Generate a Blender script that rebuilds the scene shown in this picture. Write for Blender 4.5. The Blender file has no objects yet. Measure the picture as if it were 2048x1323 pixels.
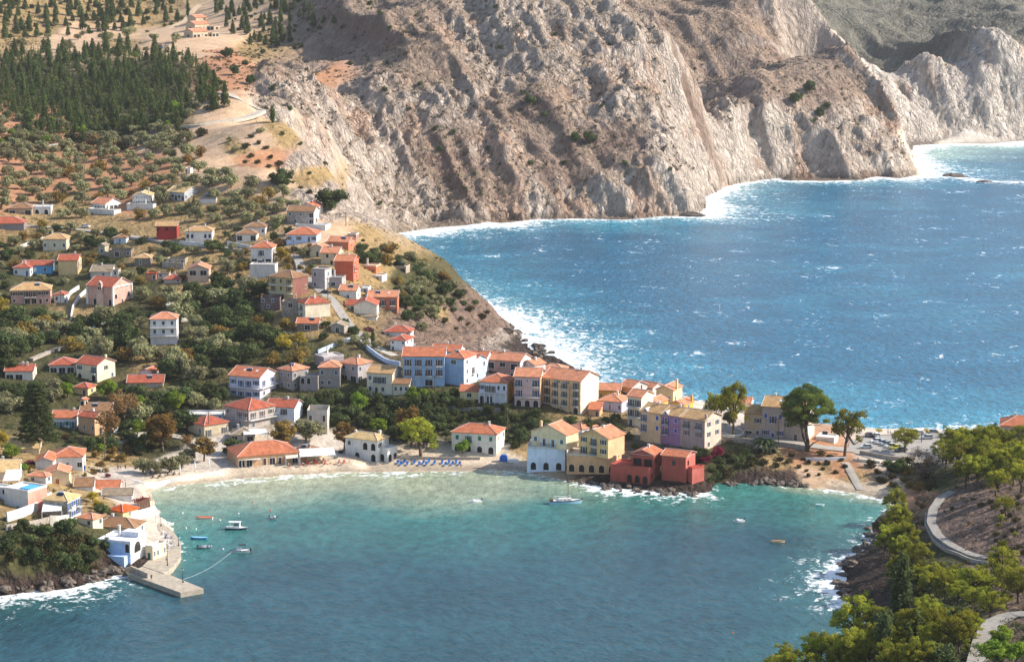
import bpy, math, random
import numpy as np
from mathutils import Matrix, Vector
R = math.radians
# ------------------------------------------------------------ camera, sky, sun, exposure
F, CX, CY, HC, TH = 4500.0, 1024.0, 661.5, 165.0, R(9.70)     # focal length and centre in photo pixels, eye height, pitch
sc = bpy.context.scene
cam = bpy.data.cameras.new('camera'); cam_o = bpy.data.objects.new('camera', cam)
sc.collection.objects.link(cam_o); sc.camera = cam_o
cam.sensor_width = 36.0; cam.lens = 36.0 * F / 2048.0; cam.clip_start = 5; cam.clip_end = 12000
cam_o.location = (0, 0, HC); cam_o.rotation_euler = (R(90) - TH, 0, 0)
SUN_EL, SUN_AZ = R(35), R(86)          # azimuth clockwise from the view direction (+Y)
w = bpy.data.worlds.new('World'); sc.world = w; w.use_nodes = True
nt = w.node_tree; bg = nt.nodes['Background']
sky = nt.nodes.new('ShaderNodeTexSky'); sky.sky_type = 'NISHITA'; sky.sun_disc = False
sky.sun_elevation = SUN_EL; sky.sun_rotation = SUN_AZ; sky.air_density = 1.0; sky.dust_density = 1.2
nt.links.new(sky.outputs[0], bg.inputs[0]); bg.inputs[1].default_value = 0.15
sun = bpy.data.lights.new('sun', 'SUN'); sun.energy = 4.8; sun.angle = R(0.53); sun.color = (1.0, 0.93, 0.82)
sun_o = bpy.data.objects.new('sun', sun); sc.collection.objects.link(sun_o)
ts = Vector((math.sin(SUN_AZ) * math.cos(SUN_EL), math.cos(SUN_AZ) * math.cos(SUN_EL), math.sin(SUN_EL)))
sun_o.rotation_euler = ts.to_track_quat('Z', 'Y').to_euler(); sun_o.location = ts * 900
vs = sc.view_settings; vs.view_transform = 'Standard'; vs.look = 'None'; vs.gamma = 1.0; vs.exposure = 0.6; vs.use_curve_mapping = False
sc.cycles.max_bounces = 5; sc.cycles.diffuse_bounces = 2; sc.cycles.glossy_bounces = 2; sc.cycles.transmission_bounces = 3
sc.cycles.transparent_max_bounces = 4; sc.cycles.volume_bounces = 0; sc.cycles.caustics_reflective = False; sc.cycles.caustics_refractive = False
sc.cycles.use_denoising = True
rng = np.random.default_rng(7); random.seed(7)
COL = sc.collection
HAZE = 0.000032
# ------------------------------------------------------------ helpers
ST, CT = math.sin(TH), math.cos(TH)
def P(x, y, z=0.0):
    """place seen at photo pixel (x, y) when it lies z metres above the sea"""
    v = (CY - y) / F; d = (HC - z) / (ST - v * CT)
    return np.array([d * (x - CX) / F, d * (CT + v * ST), z])
def Pd(x, y, d):
    v = (CY - y) / F
    return np.array([d * (x - CX) / F, d * (CT + v * ST), HC - d * (ST - v * CT)])
def proj(X, Y, Z):
    dy, dz = Y, Z - HC
    d = dy * CT - dz * ST; u = dy * ST + dz * CT
    return CX + F * X / d, CY - F * u / d, d
def lin(h, k=1.0):
    h = h.lstrip('#'); o = []
    for i in (0, 2, 4):
        c = int(h[i:i+2], 16) / 255.0
        o.append((c / 12.92 if c <= 0.04045 else ((c + 0.055) / 1.055) ** 2.4) * k)
    return tuple(o)
def _hash(ix, iy, seed):
    h = (ix.astype(np.int64) * 374761393 + iy.astype(np.int64) * 668265263 + seed * 974634777) & 0xffffffff
    h = ((h ^ (h >> 13)) * 1274126177) & 0xffffffff
    h = h ^ (h >> 16)
    return (h & 0xffff) / 65535.0
def vn(x, y, seed=0):
    x0 = np.floor(x); y0 = np.floor(y); fx = x - x0; fy = y - y0
    fx = fx * fx * fx * (fx * (fx * 6 - 15) + 10); fy = fy * fy * fy * (fy * (fy * 6 - 15) + 10)
    a = _hash(x0, y0, seed); b = _hash(x0 + 1, y0, seed); c = _hash(x0, y0 + 1, seed); d = _hash(x0 + 1, y0 + 1, seed)
    return (a + (b - a) * fx) * (1 - fy) + (c + (d - c) * fx) * fy
def fbm(x, y, o=4, seed=0, gain=0.5):
    s = 0; a = 1.0; t = 0
    for i in range(o):
        s = s + a * vn(x, y, seed + i * 17); t += a; a *= gain; x = x * 2.03 + 11.3; y = y * 2.03 + 5.7
    return s / t
def ridged(x, y, o=4, seed=0, gain=0.5):
    s = 0; a = 1.0; t = 0
    for i in range(o):
        n = 1 - np.abs(2 * vn(x, y, seed + i * 13) - 1); s = s + a * n * n; t += a; a *= gain; x = x * 2.1 + 3.3; y = y * 2.1 + 8.7
    return s / t
def sstep(a, b, x):
    t = np.clip((x - a) / (b - a), 0, 1); return t * t * (3 - 2 * t)
def in_poly(x, y, poly):
    c = np.zeros(np.shape(x), bool); n = len(poly)
    for i in range(n):
        x1, y1 = poly[i][0], poly[i][1]; x2, y2 = poly[i-1][0], poly[i-1][1]
        if y1 == y2: continue
        m = (y1 > y) != (y2 > y)
        c ^= m & (x < (x2 - x1) * (y - y1) / (y2 - y1) + x1)
    return c
def seg_dist(x, y, pts, attr=None, closed=False):
    best = np.full(np.shape(x), 1e9); at = np.zeros(np.shape(x)) if attr is not None else None
    n = len(pts)
    for i in range(n if closed else n - 1):
        ax, ay = pts[i][:2]; bx, by = pts[(i+1) % n][:2]
        dx, dy = bx - ax, by - ay; L = dx * dx + dy * dy + 1e-9
        t = np.clip(((x - ax) * dx + (y - ay) * dy) / L, 0, 1)
        d = np.hypot(x - ax - t * dx, y - ay - t * dy); m = d < best
        best = np.where(m, d, best)
        if attr is not None: at = np.where(m, attr[i] * (1 - t) + attr[(i+1) % n] * t, at)
    return (best, at) if attr is not None else best

def mesh_np(name, V, Fq, mats, smooth=False, mi=None, col=None, uv=None):
    """V (n,3), Fq (m,k) index array of one polygon size"""
    me = bpy.data.meshes.new(name); V = np.asarray(V, np.float32); Fq = np.asarray(Fq, np.int32); k = Fq.shape[1]
    me.vertices.add(len(V)); me.vertices.foreach_set('co', V.ravel())
    me.loops.add(Fq.size); me.loops.foreach_set('vertex_index', Fq.ravel())
    me.polygons.add(len(Fq)); me.polygons.foreach_set('loop_start', np.arange(0, Fq.size, k, dtype=np.int32))
    if smooth: me.polygons.foreach_set('use_smooth', np.ones(len(Fq), bool))
    for m in (mats if isinstance(mats, (list, tuple)) else [mats]): me.materials.append(m)
    if mi is not None: me.polygons.foreach_set('material_index', np.asarray(mi, np.int32))
    me.update(calc_edges=True)
    if col is not None:
        for nm, c in col.items():
            a = me.attributes.new(nm, 'FLOAT_COLOR', 'POINT'); c = np.asarray(c, np.float32)
            if c.shape[1] == 3: c = np.concatenate([c, np.ones((len(c), 1), np.float32)], 1)
            a.data.foreach_set('color', c.ravel())
    return me
def mesh_py(name, V, Fc, mats, smooth=False, mi=None):
    me = bpy.data.meshes.new(name); me.from_pydata([tuple(map(float, v)) for v in V], [], Fc)
    for m in (mats if isinstance(mats, (list, tuple)) else [mats]): me.materials.append(m)
    if mi is not None: me.polygons.foreach_set('material_index', mi)
    if smooth: me.polygons.foreach_set('use_smooth', [True] * len(me.polygons))
    me.update(); return me
def ob(name, me, parent=None, M=None):
    o = bpy.data.objects.new(name, me); COL.objects.link(o)
    if parent is not None: o.parent = parent
    if M is not None: o.matrix_local = M
    return o
def tag(o, label=None, cat=None, group=None, kind=None):
    if label: o['label'] = label
    if cat: o['category'] = cat
    if group: o['group'] = group
    if kind: o['kind'] = kind
    return o
def empty(name, loc, rz=0.0, label=None, cat=None, group=None):
    o = bpy.data.objects.new(name, None); COL.objects.link(o); o.empty_display_size = 0.3
    o.location = loc; o.rotation_euler = (0, 0, rz); return tag(o, label, cat, group)
def copy_tree(o, parent=None):
    c = o.copy(); COL.objects.link(c); c.parent = parent
    for ch in o.children: copy_tree(ch, c)
    return c
class MB:
    """collects shapes of ONE part"""
    def __init__(s): s.V = []; s.F = []; s.I = []; s.mi = 0
    def add(s, V, Fc):
        n = len(s.V); s.V += [tuple(v) for v in V]; s.F += [tuple(i + n for i in f) for f in Fc]; s.I += [s.mi] * len(Fc); return s
    def box(s, x0, y0, z0, x1, y1, z1, M=None):
        V = [Vector((x, y, z)) for z in (z0, z1) for x, y in ((x0, y0), (x1, y0), (x1, y1), (x0, y1))]
        if M is not None: V = [M @ v for v in V]
        return s.add(V, [(3,2,1,0), (4,5,6,7), (0,1,5,4), (1,2,6,5), (2,3,7,6), (3,0,4,7)])
    def bar(s, a, b, r, r2=None, n=6, cap=True):
        a = Vector(a); b = Vector(b); r2 = r if r2 is None else r2; d = (b - a)
        if d.length < 1e-6: return s
        q = d.to_track_quat('Z', 'Y'); V = []
        for p, rr in ((a, r), (b, r2)):
            for k in range(n):
                t = 2 * math.pi * k / n; V.append(p + q @ Vector((rr * math.cos(t), rr * math.sin(t), 0)))
        Fc = [(k, (k+1) % n, n + (k+1) % n, n + k) for k in range(n)]
        if cap: Fc += [tuple(range(n-1, -1, -1)), tuple(range(n, 2*n))]
        return s.add(V, Fc)
    def tube(s, pts, rad, n=6):
        for i in range(len(pts) - 1): s.bar(pts[i], pts[i+1], rad[i] if hasattr(rad, '__len__') else rad, rad[i+1] if hasattr(rad, '__len__') else rad, n)
        return s
    def prism(s, poly, z0, z1):
        n = len(poly); V = [(p[0], p[1], z0) for p in poly] + [(p[0], p[1], z1) for p in poly]
        return s.add(V, [tuple(range(n-1, -1, -1)), tuple(range(n, 2*n))] + [(i, (i+1) % n, n + (i+1) % n, n + i) for i in range(n)])
    def lathe(s, prof, n=10, c=(0, 0, 0)):
        V = []; Fc = []
        for r, z in prof:
            for k in range(n):
                t = 2 * math.pi * k / n; V.append((c[0] + r * math.cos(t), c[1] + r * math.sin(t), c[2] + z))
        for i in range(len(prof) - 1):
            for k in range(n): Fc.append((i*n + k, i*n + (k+1) % n, (i+1)*n + (k+1) % n, (i+1)*n + k))
        Fc.append(tuple(range(n-1, -1, -1))); Fc.append(tuple(range((len(prof)-1)*n, len(prof)*n)))
        return s.add(V, Fc)
    def mesh(s, name, mats, smooth=False): return mesh_py(name, s.V, s.F, mats, smooth, s.I)
    def build(s, name, mats, parent=None, M=None, smooth=False): return ob(name, s.mesh(name, mats, smooth), parent, M)

# ------------------------------------------------------------ materials
MATS = {}
def nodes(name):
    m = bpy.data.materials.new(name); m.use_nodes = True; t = m.node_tree
    return m, t, t.nodes['Principled BSDF'], lambda k: t.nodes.new('ShaderNode' + k), lambda a, b: t.links.new(a, b)
def noise(N, Lk, vec, scale, detail=4, rough=0.55, dist=0):
    n = N('TexNoise'); n.inputs['Scale'].default_value = scale; n.inputs['Detail'].default_value = detail
    n.inputs['Roughness'].default_value = rough; n.inputs['Distortion'].default_value = dist
    if vec is not None: Lk(vec, n.inputs['Vector'])
    return n
def mapr(N, Lk, src, a, b, c, d):
    m = N('MapRange'); Lk(src, m.inputs[0])
    for i, v in enumerate((a, b, c, d)): m.inputs[i+1].default_value = v
    return m.outputs[0]
def mixc(N, Lk, fac, a, b, mode='MIX'):
    m = N('Mix'); m.data_type = 'RGBA'; m.blend_type = mode
    for s, v in ((0, fac), (6, a), (7, b)):
        if hasattr(v, 'links'): Lk(v, m.inputs[s])
        elif s == 0: m.inputs[s].default_value = v
        else: m.inputs[s].default_value = (*v[:3], 1)
    return m.outputs[2]
def plaster(c, rough=0.9, wear=0.22):
    """painted render on walls: faint mottling and vertical weather streaks"""
    key = ('pl', tuple(round(x, 3) for x in c), wear)
    if key in MATS: return MATS[key]
    m, t, b, N, Lk = nodes('plaster'); tc = N('TexCoord'); mp = N('Mapping'); mp.inputs['Scale'].default_value = (1.0, 1.0, 0.4)
    Lk(tc.outputs['Object'], mp.inputs[0])
    n1 = noise(N, Lk, mp.outputs[0], 0.9, 3, 0.55); n2 = noise(N, Lk, tc.outputs['Object'], 0.35, 3)
    f1 = mapr(N, Lk, n1.outputs[0], 0.45, 0.8, 1.0, 1.0 - wear); f2 = mapr(N, Lk, n2.outputs[0], 0.3, 0.7, 1.0 + wear * .3, 1.0 - wear)
    mu = N('Math'); mu.operation = 'MULTIPLY'; Lk(f1, mu.inputs[0]); Lk(f2, mu.inputs[1])
    cb = N('CombineColor'); [Lk(mu.outputs[0], cb.inputs[i]) for i in range(3)]
    Lk(mixc(N, Lk, 1.0, c, cb.outputs[0], 'MULTIPLY'), b.inputs['Base Color']); b.inputs['Roughness'].default_value = rough
    b.inputs['Specular IOR Level'].default_value = 0.2
    MATS[key] = m; return m
def tiles(c):
    """clay roof tiles: rows of barrel tiles as relief, colour differing from tile to tile"""
    key = ('ti', tuple(round(x, 3) for x in c))
    if key in MATS: return MATS[key]
    m, t, b, N, Lk = nodes('clay_tiles'); at = N('UVMap')
    wv = N('TexWave'); wv.inputs['Scale'].default_value = 0.9; wv.bands_direction = 'X'; Lk(at.outputs[0], wv.inputs[0])
    vo = N('TexVoronoi'); vo.inputs['Scale'].default_value = 1.6; Lk(at.outputs[0], vo.inputs['Vector'])
    n1 = noise(N, Lk, at.outputs[0], 0.5, 5, 0.65)
    f1 = mapr(N, Lk, n1.outputs[0], 0.3, 0.72, 1.2, 0.62)
    f2 = mapr(N, Lk, vo.outputs['Color'], 0, 1, 0.8, 1.18)
    f3 = mapr(N, Lk, wv.outputs[1], 0, 1, 0.8, 1.05)
    m1 = N('Math'); m1.operation = 'MULTIPLY'; Lk(f1, m1.inputs[0]); Lk(f2, m1.inputs[1])
    m2 = N('Math'); m2.operation = 'MULTIPLY'; Lk(m1.outputs[0], m2.inputs[0]); Lk(f3, m2.inputs[1])
    cb = N('CombineColor'); [Lk(m2.outputs[0], cb.inputs[i]) for i in range(3)]
    base = mixc(N, Lk, 1.0, c, cb.outputs[0], 'MULTIPLY')
    n3 = noise(N, Lk, at.outputs[0], 0.22, 4, 0.7); pale = mapr(N, Lk, n3.outputs[0], 0.56, 0.75, 0, 0.45)
    Lk(mixc(N, Lk, pale, base, (c[0]*.75+.08, c[1]*1.25+.07, c[2]*1.3+.06)), b.inputs['Base Color'])
    bp = N('Bump'); bp.inputs['Strength'].default_value = 0.5; bp.inputs['Distance'].default_value = 0.08; Lk(wv.outputs[1], bp.inputs['Height']); Lk(bp.outputs[0], b.inputs['Normal'])
    b.inputs['Roughness'].default_value = 0.85; b.inputs['Specular IOR Level'].default_value = 0.25
    MATS[key] = m; return m
def flat(c, rough=0.6, metal=0.0, var=0.0, scale=2.0, spec=0.4, name='paint'):
    key = ('fl', tuple(round(x, 4) for x in c), rough, metal, var, scale)
    if key in MATS: return MATS[key]
    m, t, b, N, Lk = nodes(name); b.inputs['Roughness'].default_value = rough; b.inputs['Metallic'].default_value = metal
    b.inputs['Specular IOR Level'].default_value = spec
    tc = N('TexCoord'); n1 = noise(N, Lk, tc.outputs['Object'], scale, 5, 0.6); v = max(var, 0.06)
    f = mapr(N, Lk, n1.outputs[0], 0.3, 0.7, 1 + v, 1 - v); cb = N('CombineColor'); [Lk(f, cb.inputs[i]) for i in range(3)]
    Lk(mixc(N, Lk, 1.0, c, cb.outputs[0], 'MULTIPLY'), b.inputs['Base Color'])
    MATS[key] = m; return m
def glass_dark():
    if 'glass' in MATS: return MATS['glass']
    m, t, b, N, Lk = nodes('window_glass'); b.inputs['Base Color'].default_value = (0.02, 0.024, 0.03, 1); b.inputs['Roughness'].default_value = 0.12
    MATS['glass'] = m; return m
def stone(c, scale=1.1, name='rubble_stone'):
    key = ('st', tuple(round(x, 3) for x in c), scale)
    if key in MATS: return MATS[key]
    m, t, b, N, Lk = nodes(name); tc = N('TexCoord'); vo = N('TexVoronoi'); vo.inputs['Scale'].default_value = scale; Lk(tc.outputs['Object'], vo.inputs['Vector'])
    ve = N('TexVoronoi'); ve.feature = 'DISTANCE_TO_EDGE'; ve.inputs['Scale'].default_value = scale; Lk(tc.outputs['Object'], ve.inputs['Vector'])
    f = mapr(N, Lk, vo.outputs['Color'], 0, 1, 0.65, 1.25); e = mapr(N, Lk, ve.outputs[0], 0.0, 0.09, 0.6, 1.0)
    mu = N('Math'); mu.operation = 'MULTIPLY'; Lk(f, mu.inputs[0]); Lk(e, mu.inputs[1])
    cb = N('CombineColor'); [Lk(mu.outputs[0], cb.inputs[i]) for i in range(3)]
    Lk(mixc(N, Lk, 1.0, c, cb.outputs[0], 'MULTIPLY'), b.inputs['Base Color']); b.inputs['Roughness'].default_value = 0.95
    bp = N('Bump'); bp.inputs['Distance'].default_value = 0.08; Lk(e, bp.inputs['Height']); Lk(bp.outputs[0], b.inputs['Normal'])
    MATS[key] = m; return m
# ------------------------------------------------------------ the lie of the land
# coast lines: (photo x, photo y at sea level, steepness of the shore, surf strength)
near_px = [(-420,1262,1.0,.9),(-150,1215,1.2,2.2),(0,1190,1.3,1.8),(40,1186,1.3,1.6),(75,1178,1.3,1.4),(110,1178,1.3,1.6),(150,1168,1.3,1.6),(175,1158,1.3,1.5),(215,1150,1.2,1.5),
 (250,1146,1.0,1.6),(300,1142,1,.5),(335,1132,1,.5),(352,1110,1,.6),(355,1085,1,.5),(345,1064,1,.2),(325,1048,1,.1),(316,1022,1,.1),(308,1000,.5,.1),(300,985,.16,.2),(315,975,.10,.35),
 (370,969,.09,.4),(450,961,.09,.5),(520,954,.09,.6),(600,948,.09,.6),(700,944,.09,.6),(800,943,.09,.6),(900,942,.09,.5),(980,940,.10,.5),(1050,945,.15,.5),(1100,955,.5,.5),
 (1150,962,.7,.6),(1200,970,.7,1.6),(1250,976,.8,1.9),(1300,980,.8,1.9),(1360,984,.8,1.8),(1400,986,1.2,1.6),(1424,982,1.5,.5),(1432,968,1.2,.3),(1470,966,.8,.4),(1530,968,.8,.4),(1600,974,.6,.5),
 (1660,978,.16,.6),(1710,985,.13,.8),(1750,995,.13,.9),(1785,1000,.2,.8),(1790,1012,.6,.6),(1762,1030,.9,.4),(1745,1045,1,.5),(1748,1072,1,.7),(1735,1098,.7,.8),(1712,1110,.45,1.2),(1695,1130,.42,1.4),
 (1682,1150,.4,1.5),(1686,1180,.4,1.5),(1702,1206,.4,1.4),(1726,1228,.45,1),(1738,1250,.6,.7),(1690,1292,.7,.5),(1625,1340,.8,.5),(1560,1400,.8,.5),(1480,1500,.8,.4)]
far_px1 = [(2600,850,.6,.6),(2048,850,.5,.6),(1900,858,.5,.6),(1730,862,.5,.6),(1600,842,.5,.6),(1500,822,.6,.6),(1380,800,.6,.6),(1230,788,.7,.7),(1165,752,.7,.9),(1128,722,.8,1.1),(1102,716,.9,1.3),(1078,704,1.0,1.35),(1052,694,1.1,1.3),(1030,668,1.2,1.3),(1008,642,1.2,1.3)]
hid = [(-14,1040,.8,1),(-42,1100,.8,1),(-72,1180,.9,1),(-80,1260,1,1),(-68,1306,1.2,1.2)]
far_px2 = [(800,466,1.4,1.3),(830,461,1.5,1.25),(870,455,1.6,1),(930,451,1.6,.9),(975,444,1.5,1.2),(1000,446,1.5,1.2),(1060,440,1.6,.7),(1120,437,1.7,.6),(1200,438,1.7,.5),(1250,440,1.7,.4),(1320,432,1.7,.6),(1388,431,1.8,1.2),(1408,414,2,1),
 (1402,400,2,.9),(1425,386,2.2,.8),(1445,373,2.2,.8),(1500,363,2,.7),(1540,357,1.2,.5),(1560,356,1.4,.5),(1580,361,1.8,.7),(1640,362,2,.7),(1720,360,2,.7),(1748,353,2,.8),(1800,357,2,.9),(1836,350,2,1.2),(1834,335,2,1),(1824,305,1.2,.8),(1826,291,.25,1),(1900,287,.3,1.1),(1980,288,.5,1.1),(2048,282,.8,1),(2400,272,.8,1)]
def towld(L): return [(*P(a[0], a[1])[:2], a[2], a[3]) for a in L]
far_px2 = [(a, b, c, d + .35) for a, b, c, d in far_px2]
coast = towld(near_px) + [(75,395,.8,.4),(300,395,.8,.4),(330,700,.8,.4)] + towld(far_px1) + hid + towld(far_px2) + [(1000,2700,.8,0),(-1400,2700,.8,0),(-1400,560,.8,0)]
XYc = [(c[0], c[1]) for c in coast]
zp = [ # photo x, y, metres above the sea
 (50,1095,10),(50,1060,11),(0,1130,8),(190,1135,3.5),(150,1095,8.5),(215,1085,6),(240,1128,2),(225,1112,3.6),(205,1105,5.5),(262,1132,1.6),(60,1000,10),(120,1040,9.5),(170,1060,8),(100,945,6),(180,1000,6),(240,1040,4),(300,1085,1.8),(290,1030,2.5),(300,1110,1.6),(340,1080,1.6),(20,930,8),(0,880,9),(230,950,2.6),(330,930,2.2),(260,1000,2.2),(300,960,2.0),
 (100,850,8),(100,760,15),(100,700,18.5),(60,620,24),(60,540,30.5),(60,450,40.5),(60,400,46),(60,350,51.5),(60,300,57),(60,250,64),(60,200,72),(60,130,85),(60,80,95),(60,0,118),(-120,850,12),(-120,700,22),(-120,540,34),(-120,400,50),(-120,250,68),(-150,80,100),(-120,1100,12),
 (250,850,6.5),(250,780,12),(250,700,18.5),(250,620,25),(250,540,32),(250,450,41.5),(250,400,47),(250,340,54),(250,290,60),(250,240,68),(250,180,77),(250,100,92),(250,60,99),
 (400,930,2.4),(400,850,6),(400,780,12),(400,700,18.5),(400,600,27),(400,540,33),(400,480,40),(400,400,49),(400,340,57),(400,290,64),(500,240,72),(420,190,80),(400,110,94),(400,70,101),(400,10,116),
 (550,920,2.4),(650,912,2.4),(540,850,6),(650,850,6),(650,790,11),(530,790,11),(650,720,18),(530,720,17.5),(650,660,24),(530,650,23.5),(650,600,31),(530,600,29),(650,540,37),(520,540,34),(650,490,42),(520,480,41),(650,430,48),(600,385,55),(520,400,50.5),(540,330,62),(480,290,66),
 (690,440,46),(760,490,36.5),(830,530,29),(760,560,31),(760,620,25),(700,640,25),(780,690,20),(720,700,20),(700,760,14.5),(740,800,10),(760,870,4.5),(800,770,14),
 (880,560,23),(930,590,15.5),(980,620,8),(900,640,13),(1000,680,4.5),(860,640,17.5),(840,690,20),(870,740,16.5),(930,700,14),(1000,725,10),(1060,740,8.5),(1090,750,7),
 (1000,765,13),(1000,805,12),(930,800,12),(890,800,12),(870,840,7.5),(950,850,6.5),(1040,860,6),(850,905,2.2),(950,915,2.2),(950,880,4),(1010,915,1.8),(1150,830,9),(1090,830,9.5),(1150,860,6.5),(1080,905,2.4),(1200,835,8.5),(1300,830,8),(1230,800,8),(1310,790,7),(1380,820,7),(1350,880,6.5),(1260,890,5.5),(1200,900,4),(1250,950,1.5),(1320,950,2.5),(1390,950,3.2),
 (1420,925,4.5),(1450,850,7),(1500,840,7),(1560,870,6),(1560,895,4.8),(1640,892,4.6),(1740,898,3.6),(1740,915,3.4),(1800,890,3.5),(1800,870,3.5),(2000,866,3.5),(1900,880,3.5),(1600,915,3.8),(1600,940,2.6),(1680,930,3.2),(1690,960,1.5),(1500,925,4.2),(1470,945,2.5),(1540,945,2.2),
 (1850,930,4.2),(1800,965,2.6),(1900,910,4.4),(1960,900,8),(2048,900,14),(2150,900,22),(1950,960,9),(2048,960,15),(2048,1050,19),(2200,1000,26),(1860,985,7),(1900,985,9),(1866,1020,9.3),(1862,1050,10),(1885,1085,11.5),(1925,1106,13),(1978,1116,14.5),(1820,1030,5),(1790,1080,5.5),(1840,1120,8),(1770,1130,5.5),(1760,1170,6.5),(1820,1180,9.5),(1900,1180,14),(1800,1230,11),(2048,1120,20),(2000,1180,20.5),
 (1800,1300,19),(1760,1300,14),(1720,1323,12),(1950,1260,24),(2048,1232,25.5),(2048,1290,27),(1900,1300,24),(1980,1323,27),(2200,1200,32),(1700,1400,14),(1850,1420,26),(2100,1450,36),(1640,1400,8)]
dp = [ # photo x, y, metres from the eye (the cliffs)
 (850,380,1388),(850,300,1413),(850,200,1455),(850,100,1505),(850,0,1560),(1000,380,1392),(1000,300,1418),(1000,200,1458),(1000,100,1505),(1000,0,1555),(1130,380,1395),(1130,300,1420),(1130,200,1462),(1130,100,1515),
 (1250,380,1400),(1250,300,1430),(1250,200,1478),(1340,380,1400),(1340,300,1438),(1360,230,1480),(1190,0,1615),(1300,80,1575),(1400,170,1535),(1450,235,1508),(1420,300,1480),
 (760,380,1362),(720,250,1420),(680,100,1565),(640,180,1478),(700,0,1650),(600,0,1760),(600,80,1660),(590,120,1510),(620,200,1385),(640,280,1300),(690,360,1292),(740,430,1300),
 (560,150,1400),(560,200,1300),(580,250,1240),(600,300,1192),(650,380,1125),(700,430,1050),(520,120,1480),
 (1450,150,1780),(1550,300,1632),(1550,200,1660),(1640,250,1655),(1640,170,1680),(1600,100,1760),(1500,50,1830),(1400,0,1900),(1600,0,1870),(1690,0,1885),(1760,90,1830),(1790,170,1785),(1815,260,1750),(1700,250,1660),(1720,150,1720),(1480,250,1610),
 (1850,200,1935),(1850,100,1970),(1980,60,1990),(1980,200,1935),(2048,90,1995),(2048,200,1940),(1920,110,1985),(1800,60,2150),(1900,40,2170),(2000,20,2230),(2048,0,2300),(1720,20,2250),(2300,60,2150),(2300,200,1950),(1800,115,2060),(1785,150,2040),(1775,80,2120)]
hidden = [(30,1690,62),(90,1690,40),(110,1640,8),(130,1650,25),(-50,1800,140),(100,1800,80),(250,1870,58),(300,1830,30),(280,1950,70),(-30,1015,24),(-60,1030,36),(-60,1100,12),(-100,1100,30),(-110,1200,32),
 (60,860,3),(100,815,3),(130,790,2.5),(25,880,4),(-200,1900,135),(-420,1900,140),(0,2000,170),(200,2100,150),(500,2400,130),(-400,2400,180),(-800,1500,120),(-800,900,60)]
C3 = [P(*a) for a in zp] + [Pd(*a) for a in dp] + [np.array(a, float) for a in hidden] + [np.array([c[0], c[1], 0.3]) for c in coast[::2] if c[1] < 2600 and c[0] > -1000]
C3 = np.array(C3)
def tps(ctrl, val, reg):
    S = 300.0; c = ctrl / S; n = len(c)
    def U(r2): return 0.5 * r2 * np.log(r2 + 1e-12)
    K = U(((c[:, None] - c[None]) ** 2).sum(-1)) + np.eye(n) * reg
    A = np.zeros((n+3, n+3)); A[:n,:n] = K; A[:n,n:] = np.c_[np.ones(n), c]; A[n:,:n] = A[:n,n:].T
    s = np.linalg.solve(A, np.r_[val, np.zeros(3)])
    def ev(X, Y):
        sh = X.shape; q = np.c_[X.ravel(), Y.ravel()] / S; out = np.empty(len(q))
        for i in range(0, len(q), 20000):
            b = q[i:i+20000]; out[i:i+20000] = U(((b[:, None, 0] - c[None, :, 0]) ** 2 + (b[:, None, 1] - c[None, :, 1]) ** 2)) @ s[:n] + s[n] + b @ s[n+1:]
        return out.reshape(sh)
    return ev
ev_z = tps(C3[:, :2], C3[:, 2], 2e-4)
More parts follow.
